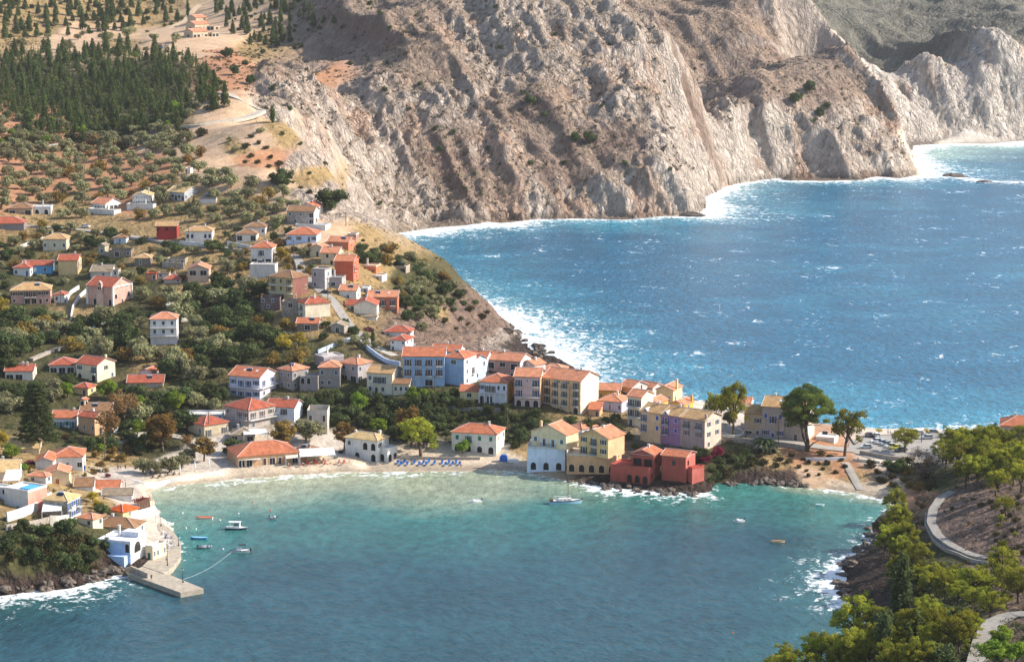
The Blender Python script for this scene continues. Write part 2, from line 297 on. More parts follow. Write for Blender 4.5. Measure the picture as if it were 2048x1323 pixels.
# kinds of ground: photo x, y -> rock, dry grass, red soil, pale soil, green undergrowth, brown scrub, sand, paving, dark rock
KINDS = ['rock','dry','red','pale','green','brown','sand','pave','dark']
KC = dict(rock=lin('c1afa0',.92), dry=lin('a58a5f',.8), red=lin('b98765',.82), pale=lin('c9a98a',.85), green=lin('5d5a38',.6), brown=lin('866f62',.78), sand=lin('d3bfa6',.82), pave=lin('cdbfb0',.85), dark=lin('5e4e46',.62))
kp = [('dark',[(40,1170),(100,1160),(180,1145),(0,1170),(250,1135),(1720,1180),(1740,1120),(1780,1180),(1700,1150),(1750,1060),(1060,700),(1040,680),(1090,708),(1250,975),(1350,980),(1410,975),(1740,1225),(1560,955),(1480,955)]),
 ('green',[(290,900),(270,880),(200,870),(150,880),(60,1110),(150,1080),(100,1120),(60,640),(150,650),(300,640),(400,640),(500,620),(430,700),(350,740),(250,700),(100,700),(520,680),(600,700),(680,830),(760,830),(850,800),(950,850),(1050,860),(870,600),(820,560),(300,560),(200,500),(100,570),(60,800),(350,870),(1480,900),(1850,1130),(1800,1060),(1450,930),(1880,1200),(1860,960),(200,200),(100,180),(300,150),(350,220),(50,260)]),
 ('dry',[(100,960),(60,940),(180,900),(220,890),(170,1000),(720,460),(700,500),(150,620),(480,580),(560,640),(600,660),(400,560),(300,500),(450,520),(200,470),(380,470),(320,720),(350,400),(450,420),(130,410),(250,80),(500,90),(560,260),(450,290),(620,350),(1120,880),(1090,890),(1560,910),(1640,930),(250,920),(1700,950),(880,630),(760,540),(60,40),(200,30),(300,20),(600,640)]),
 ('red',[(60,320),(150,330),(240,310),(20,250),(80,360),(300,330),(100,250),(260,400),(460,120),(440,170),(490,330),(530,320),(640,150),(1590,905),(1640,905),(1680,925),(1690,945),(1830,990)]),
 ('pale',[(420,300),(470,350),(520,370),(400,270),(330,75),(420,85),(470,70),(150,75),(250,70),(350,85),(440,350),(500,270),(460,230),(680,470),(300,290),(430,210),(1620,940)]),
 ('rock',[(620,150),(640,250),(600,330),(660,400),(740,440),(760,300),(850,400),(900,200),(1000,300),(1100,420),(1200,380),(1300,420),(1350,300),(1250,200),(1150,100),(1050,100),(950,50),(1300,130),(1400,330),(1480,300),(1550,300),(1620,280),(1700,300),(1780,300),(1760,200),(1870,150),(1980,100),(1980,200),(1860,230),(2048,150),(560,200),(700,200),(1010,672)]),
 ('brown',[(930,640),(980,660),(900,620),(860,640),(1500,120),(1600,80),(1700,80),(1450,50),(1550,180),(1650,150),(1400,100),(1720,150),(1550,20),(780,20),(820,80),(1110,300),(1180,330),(1250,300),(950,350),(1850,50),(1950,30),(2040,20),(1750,30),(740,60),(1950,1010),(2040,1080),(1930,1060),(2000,1000),(2040,980),(2000,1150),(560,140),(680,60),(900,300),(1050,220),(860,150)]),
 ('sand',[(400,955),(500,945),(600,940),(700,935),(800,932),(900,930),(980,930),(330,968),(1030,937),(1720,980),(1770,990),(1690,972),(1840,288),(1900,284),(300,975)]),
 ('pave',[(230,950),(330,930),(270,980),(400,925),(1800,890),(1740,905),(1900,880),(1450,850),(1850,870),(1560,885),(340,1080),(650,890),(400,905)])]
kpx = np.array([p for k, L in kp for p in L], float); kid = np.array([KINDS.index(k) for k, L in kp for p in L])

A = np.linspace(-0.335, 0.30, 525)
rows = [398.0]
while rows[-1] < 2520:
    y = rows[-1]; rows.append(y + (1.15 if y < 800 else 1.35 if y < 1100 else 1.7 if y < 1340 else 1.15 if y < 1560 else 1.7 if y < 1800 else 2.6 if y < 2100 else 6))
YR = np.array(rows); GX = A[None, :] * YR[:, None]; GY = np.repeat(YR[:, None], len(A), 1)
FLATS = [([(1690,905),(1740,925),(1800,912),(1880,905),(1960,885),(2060,880),(2060,864),(1700,868),(1690,880)], 3.6),
         ([(200,945),(265,905),(330,900),(420,905),(440,935),(330,955),(265,975),(330,990),(280,1005),(225,975)], 2.3),
         ([(440,935),(440,905),(690,895),(700,925)], 2.3)]
def height(X, Y):
    jx = X + 5 * (fbm(X / 14, Y / 14, 3, 5) - .5); jy = Y + 5 * (fbm(X / 14, Y / 14, 3, 9) - .5)
    land = in_poly(jx, jy, XYc)
    d, st = seg_dist(jx, jy, XYc, [c[2] for c in coast], closed=True)
    z = np.clip(ev_z(X, Y), 0.15, 190)
    px, py, _ = proj(X, Y, z)
    jp = px + 60 * (fbm(X / 30, Y / 30, 4, 21) - .5); jq = py + 36 * (fbm(X / 30, Y / 30, 4, 33) - .5)
    W = np.zeros(X.shape + (9,))
    for i in range(len(kpx)):
        W[..., kid[i]] += 1.0 / (((jp - kpx[i, 0]) ** 2 + (1.7 * (jq - kpx[i, 1])) ** 2 + 200.0) ** 2)
    W /= W.sum(-1, keepdims=True); W = W ** 1.8; W /= W.sum(-1, keepdims=True)
    rk = W[..., 0]; dk = W[..., 8]; br = W[..., 5]
    far = sstep(1080, 1330, Y)
    # ribs and gullies of the limestone run down towards the sea
    al = (X * 0.42 - Y * 0.9); pe = (X * 0.9 + Y * 0.42); wp = 26 * (fbm(X / 60, Y / 60, 3, 41) - .5)
    g1 = ridged((pe + wp) / 78, al / 210, 2, 51); g2 = ridged((pe + wp) / 22, al / 55, 4, 61); g3 = fbm(X / 9, Y / 9, 4, 71) - .5; g4 = ridged(X / 7 + wp / 9, Y / 16, 3, 81)
    fr = far * np.clip(rk + .75 * br + .25 * W[..., 1], 0, 1)
    z = z + fr * (25 * (g1 - .45) + 10 * (g2 - .4) + 4 * g3 + 5 * (g4 - .4) * np.clip(rk * 1.3, 0, 1))
    nr = (1 - far) * np.clip(rk + dk + 1.3 * br * (Y > 850), 0, 1)
    z = z + nr * (2.6 * (g2 - .42) + 2.2 * g3 + 1.8 * (g4 - .4)) * sstep(0, 8, z)
    z = z + (1 - far) * .7 * (fbm(X / 12, Y / 12, 3, 91) - .5) * sstep(4, 12, z) * (1 - W[..., 6] - W[..., 7])
    prof = st * d * (1 + .8 * fr * (g1 - .4)) + .12 + nr * .6 * (g4 - .5)
    prof = prof + np.clip(d - np.where(st > .95, 16 + 16 * far, 14.0), 0, None) * 1.2
    z = np.where(land, np.minimum(np.maximum(z, .1), prof), -0.35 * np.minimum(d, 18) * np.clip(st, .2, 1.2) - .02)
    for poly, zz in FLATS:
        pw = [P(a, b, zz)[:2] for a, b in poly]; ins = in_poly(X, Y, pw); dd = seg_dist(X, Y, pw, closed=True)
        f = np.where(ins, 1.0, sstep(7, 0, dd)) * land * sstep(0.2, 3.5, d); z = z * (1 - f) + zz * f
    return z, W, d, land, (g1, g2, g3, g4, rk, far)
GZ, GW, GD, GL, gg = height(GX, GY)
def hgt(X, Y):
    X = np.asarray(X, float); Y = np.clip(np.asarray(Y, float), YR[0], YR[-1] - .01)
    r = np.interp(Y, YR, np.arange(len(YR))); c = np.clip((X / Y - A[0]) / (A[1] - A[0]), 0, len(A) - 1.001)
    i = np.minimum(r.astype(int), len(YR) - 2); j = c.astype(int); a = r - i; b = c - j
    return (GZ[i, j] * (1 - b) + GZ[i, j+1] * b) * (1 - a) + (GZ[i+1, j] * (1 - b) + GZ[i+1, j+1] * b) * a
TS_ = np.arange(430, 2500, 0.75)
def T(x, y):
    """first point of the ground along the sight line of photo pixel (x, y)"""
    v = (CY - y) / F; X = TS_ * (x - CX) / F; Y = TS_ * (CT + v * ST); Z = HC - TS_ * (ST - v * CT)
    k = np.nonzero(Z <= np.maximum(hgt(X, Y), 0.0))[0]
    i = k[0] if len(k) else len(TS_) - 1
    return np.array([X[i], Y[i], max(float(hgt(X[i], Y[i])), 0.0)])
def scale_at(p): return F / (p[1] * CT - (p[2] - HC) * ST)

# ground colours: what the surface is made of
g1, g2, g3, g4, rk, far = gg
gy_, gx_ = np.gradient(GZ); sy = np.gradient(GY, axis=0); sx = GX[:, 1:2] - GX[:, 0:1]
slope = np.hypot(gy_ / np.maximum(sy, .1), gx_ / sx)
col = sum(GW[..., i:i+1] * np.array(KC[k]) for i, k in enumerate(KINDS))
n5 = fbm(GX / 5, GY / 5, 4, 101); n20 = fbm(GX / 22, GY / 22, 4, 111); n2 = fbm(GX / 1.7, GY / 1.7, 3, 121)
# on the cliffs grass and scrub hold on the gentler ground, bare limestone shows on the steep
veg = far * np.clip(GW[..., 0] + GW[..., 5], 0, 1) * sstep(1.05, .72, slope + 1.1 * (n5 - .5) + .8 * (n20 - .5)) 
vcol = np.array(lin('ad9782', .84)) * (0.75 + .5 * n20[..., None]) + np.array([.05, .028, .008]) * (fbm(GX / 40, GY / 40, 3, 131)[..., None] - .5) * 3
col = col * (1 - .62 * veg[..., None]) + vcol * .62 * veg[..., None]
stp = far * np.clip(GW[..., 0] * 1.3, 0, 1) * sstep(1.1, 1.9, slope + .8 * (n5 - .5))
col = col * (1 - .55 * stp[..., None]) + np.array(lin('cfc0b2', .95)) * .55 * stp[..., None]
pl_ = sstep(1860, 1920, GY) * (1 - sstep(1996, 2030, GY)) * sstep(220, 300, GX); col = col * (1 - .75 * pl_[..., None]) + np.array(lin('d3c8bd', .95)) * .75 * pl_[..., None]
pl2 = sstep(.8, 1.4, slope) * sstep(1570, 1600, GY) * sstep(130, 160, GX) * far; col = col * (1 - .45 * pl2[..., None]) + np.array(lin('d2c3b4', .95)) * .45 * pl2[..., None]
rust = far * rk * sstep(.56, .72, fbm(GX / 16, GY / 30, 4, 141)); col = col * (1 - .4 * rust[..., None]) + np.array(lin('b9835f', .8)) * .4 * rust[..., None]
# far headland behind: green-brown maquis, its colour paled to stand for haze
mq = sstep(1996, 2030, GY + 30 * (n20 - .5)) * sstep(150, 230, GX); col = col * (1 - mq[..., None]) + np.array(lin('827d70', .75)) * mq[..., None]
# scrub dots and mottling
dots = sstep(.62, .72, n2) * (GW[..., 1] + GW[..., 5] + GW[..., 0] * .8 + GW[..., 4] + .4 * GW[..., 2]) * (.35 + .65 * sstep(.42, .6, n20))
col = col * (1 - .55 * dots[..., None]) + np.array(lin('4d4a30', .5)) * .55 * dots[..., None]
col *= (0.80 + 0.40 * n5[..., None])
# terraces of red plough and straw stubble on the olive slope
wet = (GZ < 1.1) & GL & (GD < 6); wk = sstep(1.1, .25, GZ) * (GW[..., 6] + GW[..., 8] + GW[..., 0] * (1 - far)) * GL
col = col * (1 - .38 * np.clip(wk, 0, 1)[..., None])
tide = sstep(5, 1.2, GZ) * GL * GW[..., 0] * far; col = col * (1 - .45 * tide[..., None])
col = np.clip(col, .012, .8)
rough_amt = np.clip(GW[..., 0] + GW[..., 8] + .6 * GW[..., 5] + .4 * GW[..., 4] + .3 * GW[..., 1], 0, 1)
# crags: fissures and ledges push the steep faces in and out
cr_x = -np.gradient(GZ, axis=1) / sx; cr_y = -np.gradient(GZ, axis=0) / np.maximum(sy, .1); nl = np.sqrt(cr_x ** 2 + cr_y ** 2 + 1)
u_ = GX * .92 + GY * .38; wz = 6 * (fbm(GX / 18, GY / 18, 3, 301) - .5)
cg = 5.8 * (ridged((u_ + wz) / 9, (GZ + GY * .25) / 48, 4, 311) - .42) + 1.7 * (ridged((GZ + .35 * u_ + wz) / 9, u_ / 40, 3, 321) - .42) + 1.1 * (fbm(u_ / 3.2, GZ / 4, 3, 331) - .5)
cm = np.clip((rk + .8 * GW[..., 5]) * far + .5 * (1 - far) * (rk + GW[..., 8] + 1.3 * GW[..., 5] * (GY > 850)), 0, 1) * sstep(.2, .8, slope) * GL * sstep(.2, 4, GZ)
MX = GX + cm * cg * cr_x / nl; MY = GY + cm * cg * cr_y / nl; MZ = GZ + cm * cg * .35
nr_, nc_ = GX.shape; idx = np.arange(nr_ * nc_).reshape(nr_, nc_)
quads = np.stack([idx[:-1, :-1], idx[:-1, 1:], idx[1:, 1:], idx[1:, :-1]], -1).reshape(-1, 4)
keep = (np.maximum.reduce([GZ.ravel()[quads[:, k]] for k in range(4)]) > -3.0); quads = quads[keep]
used = np.unique(quads); remap = np.full(nr_ * nc_, -1); remap[used] = np.arange(len(used)); quads = remap[quads]
m_ter, t, b, N, Lk = nodes('hillside_ground'); va = N('VertexColor'); va.layer_name = 'ground'; vr = N('VertexColor'); vr.layer_name = 'relief'
geo = N('NewGeometry'); n1 = noise(N, Lk, geo.outputs['Position'], 1.1, 4, .68); n2_ = noise(N, Lk, geo.outputs['Position'], .22, 2, .6)
mpg = N('Mapping'); mpg.inputs['Scale'].default_value = (1, .8, .5); mpg.inputs['Rotation'].default_value = (0, R(18), 0); Lk(geo.outputs['Position'], mpg.inputs[0])
rg = noise(N, Lk, mpg.outputs[0], .2, 5, .6); rg.noise_type = 'RIDGED_MULTIFRACTAL'; rg.inputs['Lacunarity'].default_value = 2.3; rg.inputs['Offset'].default_value = .9; rg.inputs['Gain'].default_value = 2.0; rg.normalize = True
f1 = mapr(N, Lk, n1.outputs[0], .25, .75, .62, 1.36); f2 = mapr(N, Lk, n2_.outputs[0], .3, .7, .86, 1.13)
mu = N('Math'); mu.operation = 'MULTIPLY'; Lk(f1, mu.inputs[0]); Lk(f2, mu.inputs[1]); cb = N('CombineColor'); [Lk(mu.outputs[0], cb.inputs[i]) for i in range(3)]
Lk(mixc(N, Lk, 1.0, va.outputs[0], cb.outputs[0], 'MULTIPLY'), b.inputs['Base Color']); b.inputs['Roughness'].default_value = .95; b.inputs['Specular IOR Level'].default_value = .15
ad = N('Math'); ad.operation = 'MULTIPLY_ADD'; Lk(n1.outputs[0], ad.inputs[0]); ad.inputs[1].default_value = .25; Lk(rg.outputs[0], ad.inputs[2])
bp = N('Bump'); bp.inputs['Distance'].default_value = 2.6; Lk(mapr(N, Lk, vr.outputs[0], 0, 1, .1, .9), bp.inputs['Strength']); Lk(ad.outputs[0], bp.inputs['Height']); Lk(bp.outputs[0], b.inputs['Normal'])
me = mesh_np('hillside', np.stack([MX, MY, MZ], -1).reshape(-1, 3)[used], quads, m_ter, True, None,
             {'ground': col.reshape(-1, 3)[used], 'relief': np.repeat(rough_amt.reshape(-1, 1), 3, 1)[used]})
tag(ob('hillside', me), kind='structure')

# ------------------------------------------------------------ the sea: one sheet to the horizon, finer where it is seen
AS = np.linspace(-0.30, 0.30, 420); ys = [430.0]
while ys[-1] < 2050: ys.append(ys[-1] + (1.6 if ys[-1] < 800 else 2.4 if ys[-1] < 1400 else 4))
ys += [2300, 2800, 4000, 7000, 10500]
YS = np.array(ys); SX = AS[None] * YS[:, None]; SY = np.repeat(YS[:, None], len(AS), 1); SX[:, 0] -= 300; SX[:, -1] += 2500
sd, ssurf = seg_dist(SX, SY, XYc, [c[3] for c in coast], closed=True); sland = in_poly(SX, SY, XYc)
bw = towld(near_px); bay_beach = seg_dist(SX, SY, [c[:2] for c in bw[19:27]]); cove_beach = seg_dist(SX, SY, [c[:2] for c in bw[40:45]])
f2w = towld(far_px2); far_beach = seg_dist(SX, SY, [c[:2] for c in f2w[-6:-2]])
side = sstep(0, 1, np.where((SY < 800) & in_poly(SX, SY, [(-400, 400), (320, 400), (170, 740), (110, 738), (20, 738), (-120, 800), (-400, 800)]), 1.0, 0.0))
nz = fbm(SX / 25, SY / 25, 4, 201) - .5; nb = fbm(SX / 60, SY / 40, 3, 211) - .5
deep_bay = np.array([.018, .064, .082]); teal = np.array(lin('46897f', .66)); sandw = np.array(lin('b3b596', .80)); deep_sea = np.array([.013, .116, .21]); mid_sea = np.array([.045, .25, .35]); milky = np.array(lin('9cc3bd', .8))
def mix(a, b_, t_): return a + (b_ - a) * t_[..., None]
cb_ = mix(np.broadcast_to(deep_bay, SX.shape + (3,)), teal, np.clip(sstep(120, 25, bay_beach + 60 * nb) * .85 + sstep(70, 5, cove_beach + 30 * nb) * .8 + .35 * sstep(30, 0, sd), 0, 1))
cb_ = mix(cb_, sandw, np.clip(sstep(56, 6, bay_beach + 34 * nz + 30 * nb) * .78 + sstep(14, 1, cove_beach + 8 * nz) * .7, 0, 1))
cs_ = mix(np.broadcast_to(deep_sea, SX.shape + (3,)), mid_sea, np.clip(sstep(90, 0, sd + 50 * nz) * .75 + .25 * sstep(0, .25, nb), 0, 1))
cs_ = mix(cs_, milky, np.clip(sstep(120, 5, far_beach + 40 * nz) * .9 + sstep(38, 0, sd + 26 * nz) * .5 * np.clip(ssurf - .6, 0, 1), 0, 1))
wc = mix(cs_, cb_, side)
foam = np.clip(np.exp(-sd / (1.3 + (15 * ssurf * (1 - .76 * side)) * (.45 + 1.1 * fbm(SX / 35, SY / 35, 3, 231)))) * ssurf * np.where(side > .5, 1, 1.05), 0, 1)
surf2 = np.exp(-np.abs(sd - (4 + 5 * (fbm(SX / 30, SY / 30, 3, 221) - .5))) / 1.4) * (bay_beach < sd + 1.0) * side * .55; foam = np.clip(foam + surf2, 0, 1)
foam = np.maximum(foam, .52 * np.exp(-sd / 32) * (ssurf > 1.12) * (1 - side) * (.5 + fbm(SX / 18, SY / 18, 3, 241)))
reef = seg_dist(SX, SY, [P(1836, 352)[:2], P(1900, 353)[:2], P(1965, 362)[:2], P(2100, 366)[:2]]); foam = np.maximum(foam, .95 * np.exp(-reef / 14))
foam = np.where(sland, np.maximum(foam, ssurf * .6), foam)
data = np.stack([foam, 1 - side, np.clip(sd / 200, 0, 1)], -1)
m_sea, t, b, N, Lk = nodes('sea_water'); va = N('VertexColor'); va.layer_name = 'water'; vf = N('VertexColor'); vf.layer_name = 'surf'; sp = N('SeparateColor'); Lk(vf.outputs[0], sp.inputs[0])
geo = N('NewGeometry'); mp = N('Mapping'); mp.inputs['Rotation'].default_value = (0, 0, R(18)); mp.inputs['Scale'].default_value = (1.0, .62, 1); Lk(geo.outputs['Position'], mp.inputs[0])
w1 = noise(N, Lk, mp.outputs[0], .3, 4, .68); w3 = noise(N, Lk, geo.outputs['Position'], .035, 2, .6)
fo2 = noise(N, Lk, geo.outputs['Position'], .4, 4, .7, .8)
# white caps out at sea
fo = c1 = noise(N, Lk, mp.outputs[0], .19, 5, .72, 1.0); c2 = N('Math'); c2.operation = 'MULTIPLY_ADD'; Lk(w3.outputs[0], c2.inputs[0]); c2.inputs[1].default_value = .45; Lk(c1.outputs[0], c2.inputs[2])
# surf: torn lace near the shore
s1 = N('Math'); s1.operation = 'ADD'; Lk(fo.outputs[0], s1.inputs[0]); Lk(fo2.outputs[0], s1.inputs[1])
s3 = N('Math'); s3.operation = 'MULTIPLY_ADD'; Lk(s1.outputs[0], s3.inputs[0]); s3.inputs[1].default_value = 2.1; s3.inputs[2].default_value = -2.1
s2 = N('Math'); s2.operation = 'MULTIPLY_ADD'; Lk(sp.outputs[0], s2.inputs[0]); s2.inputs[1].default_value = .8; Lk(s3.outputs[0], s2.inputs[2])
l0 = mapr(N, Lk, s2.outputs[0], .36, .66, 0, .95); lm = N('Math'); lm.operation = 'MULTIPLY'; Lk(l0, lm.inputs[0]); Lk(mapr(N, Lk, sp.outputs[0], .03, .2, 0, 1), lm.inputs[1]); lace = lm.outputs[0]
caps = mapr(N, Lk, c2.outputs[0], .872, .935, 0, .75); cs2 = N('Math'); cs2.operation = 'MULTIPLY'; Lk(caps, cs2.inputs[0]); Lk(sp.outputs[1], cs2.inputs[1])
mx = N('Math'); mx.operation = 'MAXIMUM'; Lk(lace, mx.inputs[0]); Lk(cs2.outputs[0], mx.inputs[1])
f1 = mapr(N, Lk, w1.outputs[0], .3, .7, .68, 1.35); f3 = mapr(N, Lk, w3.outputs[0], .3, .7, .84, 1.16); mu = N('Math'); mu.operation = 'MULTIPLY'; Lk(f1, mu.inputs[0]); Lk(f3, mu.inputs[1])
cbn = N('CombineColor'); [Lk(mu.outputs[0], cbn.inputs[i]) for i in range(3)]
wcol = mixc(N, Lk, 1.0, va.outputs[0], cbn.outputs[0], 'MULTIPLY')
Lk(mixc(N, Lk, mx.outputs[0], wcol, (.78, .8, .8)), b.inputs['Base Color'])
Lk(mapr(N, Lk, mx.outputs[0], 0, 1, .22, .9), b.inputs['Roughness']); b.inputs['IOR'].default_value = 1.33; b.inputs['Specular IOR Level'].default_value = .3
bp = N('Bump'); bp.inputs['Distance'].default_value = 2.2; Lk(mapr(N, Lk, sp.outputs[1], 0, 1, .35, .7), bp.inputs['Strength']); Lk(w1.outputs[0], bp.inputs['Height']); Lk(bp.outputs[0], b.inputs['Normal'])
sidx = np.arange(SX.size).reshape(SX.shape); sq = np.stack([sidx[:-1, :-1], sidx[:-1, 1:], sidx[1:, 1:], sidx[1:, :-1]], -1).reshape(-1, 4)
dl = np.where(sland, sd, 0).ravel(); sq = sq[np.minimum.reduce([dl[sq[:, k]] for k in range(4)]) < 22]
me = mesh_np('sea', np.stack([SX, SY, np.zeros_like(SX)], -1).reshape(-1, 3), sq, m_sea, True, None, {'water': wc.reshape(-1, 3), 'surf': data.reshape(-1, 3)})
tag(ob('sea', me), kind='structure')
# ------------------------------------------------------------ houses
WHITE = lin('ece9e4', .86); CREAM = lin('edd7b4', .84); PINK = lin('d8a99b', .8); SALM = lin('dd8a6c', .8); RED = lin('b0402f', .85); LBLUE = lin('a8c6e6', .85); SKY = lin('6fb0df', .85)
LILAC = lin('d5c3d8', .82); YEL = lin('e3bf76', .84); OCHRE = lin('e2ab4e', .84); GREY = lin('a9a09b', .8); STONE = lin('958a80', .75); PEACH = lin('e8b88e', .84); MAROON = lin('94655b', .8); BEIGE = lin('d9c3a4', .84); PURP = lin('b98fb4', .8); OLIVEC = lin('c9bd8f', .8)
T_OR = lin('cb7a57', .86); T_RED = lin('b9634a', .86); T_TAN = lin('cfa574', .84); T_BRN = lin('a67c5a', .8); T_SAL = lin('dd9470', .84); T_CRM = lin('e0bd86', .86); T_GRY = lin('a8957d', .8)
S_BLUE = lin('3c5f9e', .8); S_GRN = lin('2f5a47', .8); S_BRT = lin('1f7a52', .85); S_TEAL = lin('3f8a93', .85); S_BRN = lin('5d3526', .8); S_GREY = lin('555c66', .7); S_RED = lin('9c2f36', .8); S_WHT = lin('dfe6ee', .85); S_DK = lin('2b2f33', .8)
IRON = flat(lin('2e2f33'), .5, .3); PAINTW = flat(lin('e6e3de', .85), .55); WOOD = flat(lin('6e4c33', .8), .8, 0, .2)
OPENING_SHADE = flat((.018, .016, .016), .9)  # shade inside arches and loggias, put on the wall as near-black sheets
_mc = {}
def cached(key, fn):
    if key not in _mc: _mc[key] = fn()
    return _mc[key]
def r1(v): return round(v * 10) / 10
def arch_poly(w, h, n=7):
    r = w / 2; return [(-r, 0), (r, 0)] + [(r * math.cos(math.pi * k / n), h - r + r * math.sin(math.pi * k / n)) for k in range(0, n + 1)]
def m_frame(w, h, c, arch):
    def f():
        mb = MB(); fw = .11
        if arch:
            po = arch_poly(w + 2 * fw, h + fw); pi = arch_poly(w, h); n = len(po); V = []
            for (x, z) in po: V += [(x, -.09, z), (x, .02, z)]
            for (x, z) in pi: V += [(x, -.09, z), (x, .02, z)]
            Fc = []
            for i in range(1, n):
                j = (i + 1) % n; a, b2, c2, d2 = 2*i, 2*j, 2*n + 2*j, 2*n + 2*i
                Fc += [(a, b2, c2, d2), (a, a+1, b2+1, b2), (d2, c2, c2+1, d2+1)]
            mb.add(V, Fc)
        else:
            for q in ((-w/2-fw, 0, -w/2, h), (w/2, 0, w/2+fw, h), (-w/2-fw, h, w/2+fw, h+fw), (-w/2-fw-.06, -fw, w/2+fw+.06, 0)): mb.box(q[0], -.1, q[1], q[2], .02, q[3])
            mb.box(-.025, -.07, 0, .025, -.03, h)
        return mb.mesh('window', flat(c, .6))
    return cached(('fr', r1(w), r1(h), c, arch), f)
def m_pane_or_shade(w, h, arch, dark):
    def f():
        mb = MB()
        if arch: mb.add([(x, -.035, z) for x, z in arch_poly(w, h)], [tuple(range(len(arch_poly(w, h))))])
        else: mb.box(-w/2, -.04, 0, w/2, .01, h)
        return mb.mesh('pane_or_shade', OPENING_SHADE if dark else glass_dark())  # glass for windows, painted shade for openings that have no recess
    return cached(('pa', r1(w), r1(h), arch, dark), f)
def m_shut(w, h, c):
    def f():
        mb = MB(); mb.box(-w/2, -.07, 0, w/2, -.015, h); n = max(3, int(h / .22))
        for k in range(n): mb.box(-w/2 + .05, -.085, .06 + k * (h - .1) / n, w/2 - .05, -.07, .06 + k * (h - .1) / n + .1)
        return mb.mesh('shutter', flat(c, .6))
    return cached(('sh', r1(w), r1(h), c), f)
def m_rail(w, d, c):
    def f():
        mb = MB()
        for x0, y0, x1, y1 in ((-w/2, -d, w/2, -d), (-w/2, -d, -w/2, 0), (w/2, -d, w/2, 0)):
            mb.bar((x0, y0, 1.0), (x1, y1, 1.0), .035, n=4); n = max(1, int(math.hypot(x1-x0, y1-y0) / .22))
            for k in range(n + 1): t_ = k / n; mb.bar((x0 + (x1-x0)*t_, y0 + (y1-y0)*t_, 0), (x0 + (x1-x0)*t_, y0 + (y1-y0)*t_, 1.0), .016, n=3, cap=False)
        return mb.mesh('railing', flat(c, .5, .2))
    return cached(('ra', r1(w), r1(d), c), f)
def opening(kind, root, M, cell, sh, shut, trim, rail):
    """one window, door or arch on a wall; its own shutters, pane and balcony"""
    k = kind.lower(); arch = k in 'a'
    w = min(1.0, cell * .42); h = min(1.35, sh * .46); z0 = sh * .3
    if k in 'bd': h = min(2.15, sh * .72); z0 = .12
    if k == 'a': w = min(1.7, cell * .62); h = min(2.4, sh * .78); z0 = .1
    if k == 'o': w = min(2.6, cell * .74); h = min(2.2, sh * .72); z0 = .12
    if k == 'g': w = min(2.2, cell * .72); h = min(1.5, sh * .5); z0 = sh * .3
    if k == 's': w = min(.6, cell * .4); h = .6; z0 = sh * .5
    w, h = max(r1(w), .4), max(r1(h), .5); M2 = M @ Matrix.Translation((0, 0, z0))
    f = ob('door' if k == 'd' else 'window', m_frame(w, h, S_WHT if k in 'wbcgns' and trim is None else (trim or WHITE), arch), root, M2)
    if k in 'd': ob('door_leaf', m_shut(w, h, shut or S_BRN), f)
    elif k == 'c': ob('shutter', m_shut(w, h, shut or S_GRN), f)
    else: ob('pane_or_shade', m_pane_or_shade(w, h, arch, k in 'ao'), f)
    if k in 'wb' and shut is not None:
        for sx_ in (-1, 1): ob('shutter', m_shut(w / 2, h, shut), f, Matrix.Translation((sx_ * (w * .75 + .11), 0, 0)))
    if k == 'b' or (k == 'o' and kind == 'O'):
        bw_ = min(cell * .86, w + 1.3); bl = ob('balcony', cached(('bs', r1(bw_)), lambda: MB().box(-r1(bw_)/2, -1.05, -.14, r1(bw_)/2, -.003, 0).mesh('balcony', plaster(WHITE))), root, M @ Matrix.Translation((0, 0, .02)))
        ob('railing', m_rail(r1(bw_) - .06, 1.0, rail), bl)
class Hs: pass
def uv_roof(me):
    uv = me.uv_layers.new(name='UVMap'); co = [v.co for v in me.vertices]
    for p in me.polygons:
        n = p.normal
        for li in p.loop_indices:
            c = co[me.loops[li].vertex_index]
            uv.data[li].uv = (c.y, c.x + c.z) if abs(n.x) > abs(n.y) else (c.x, c.y + c.z)
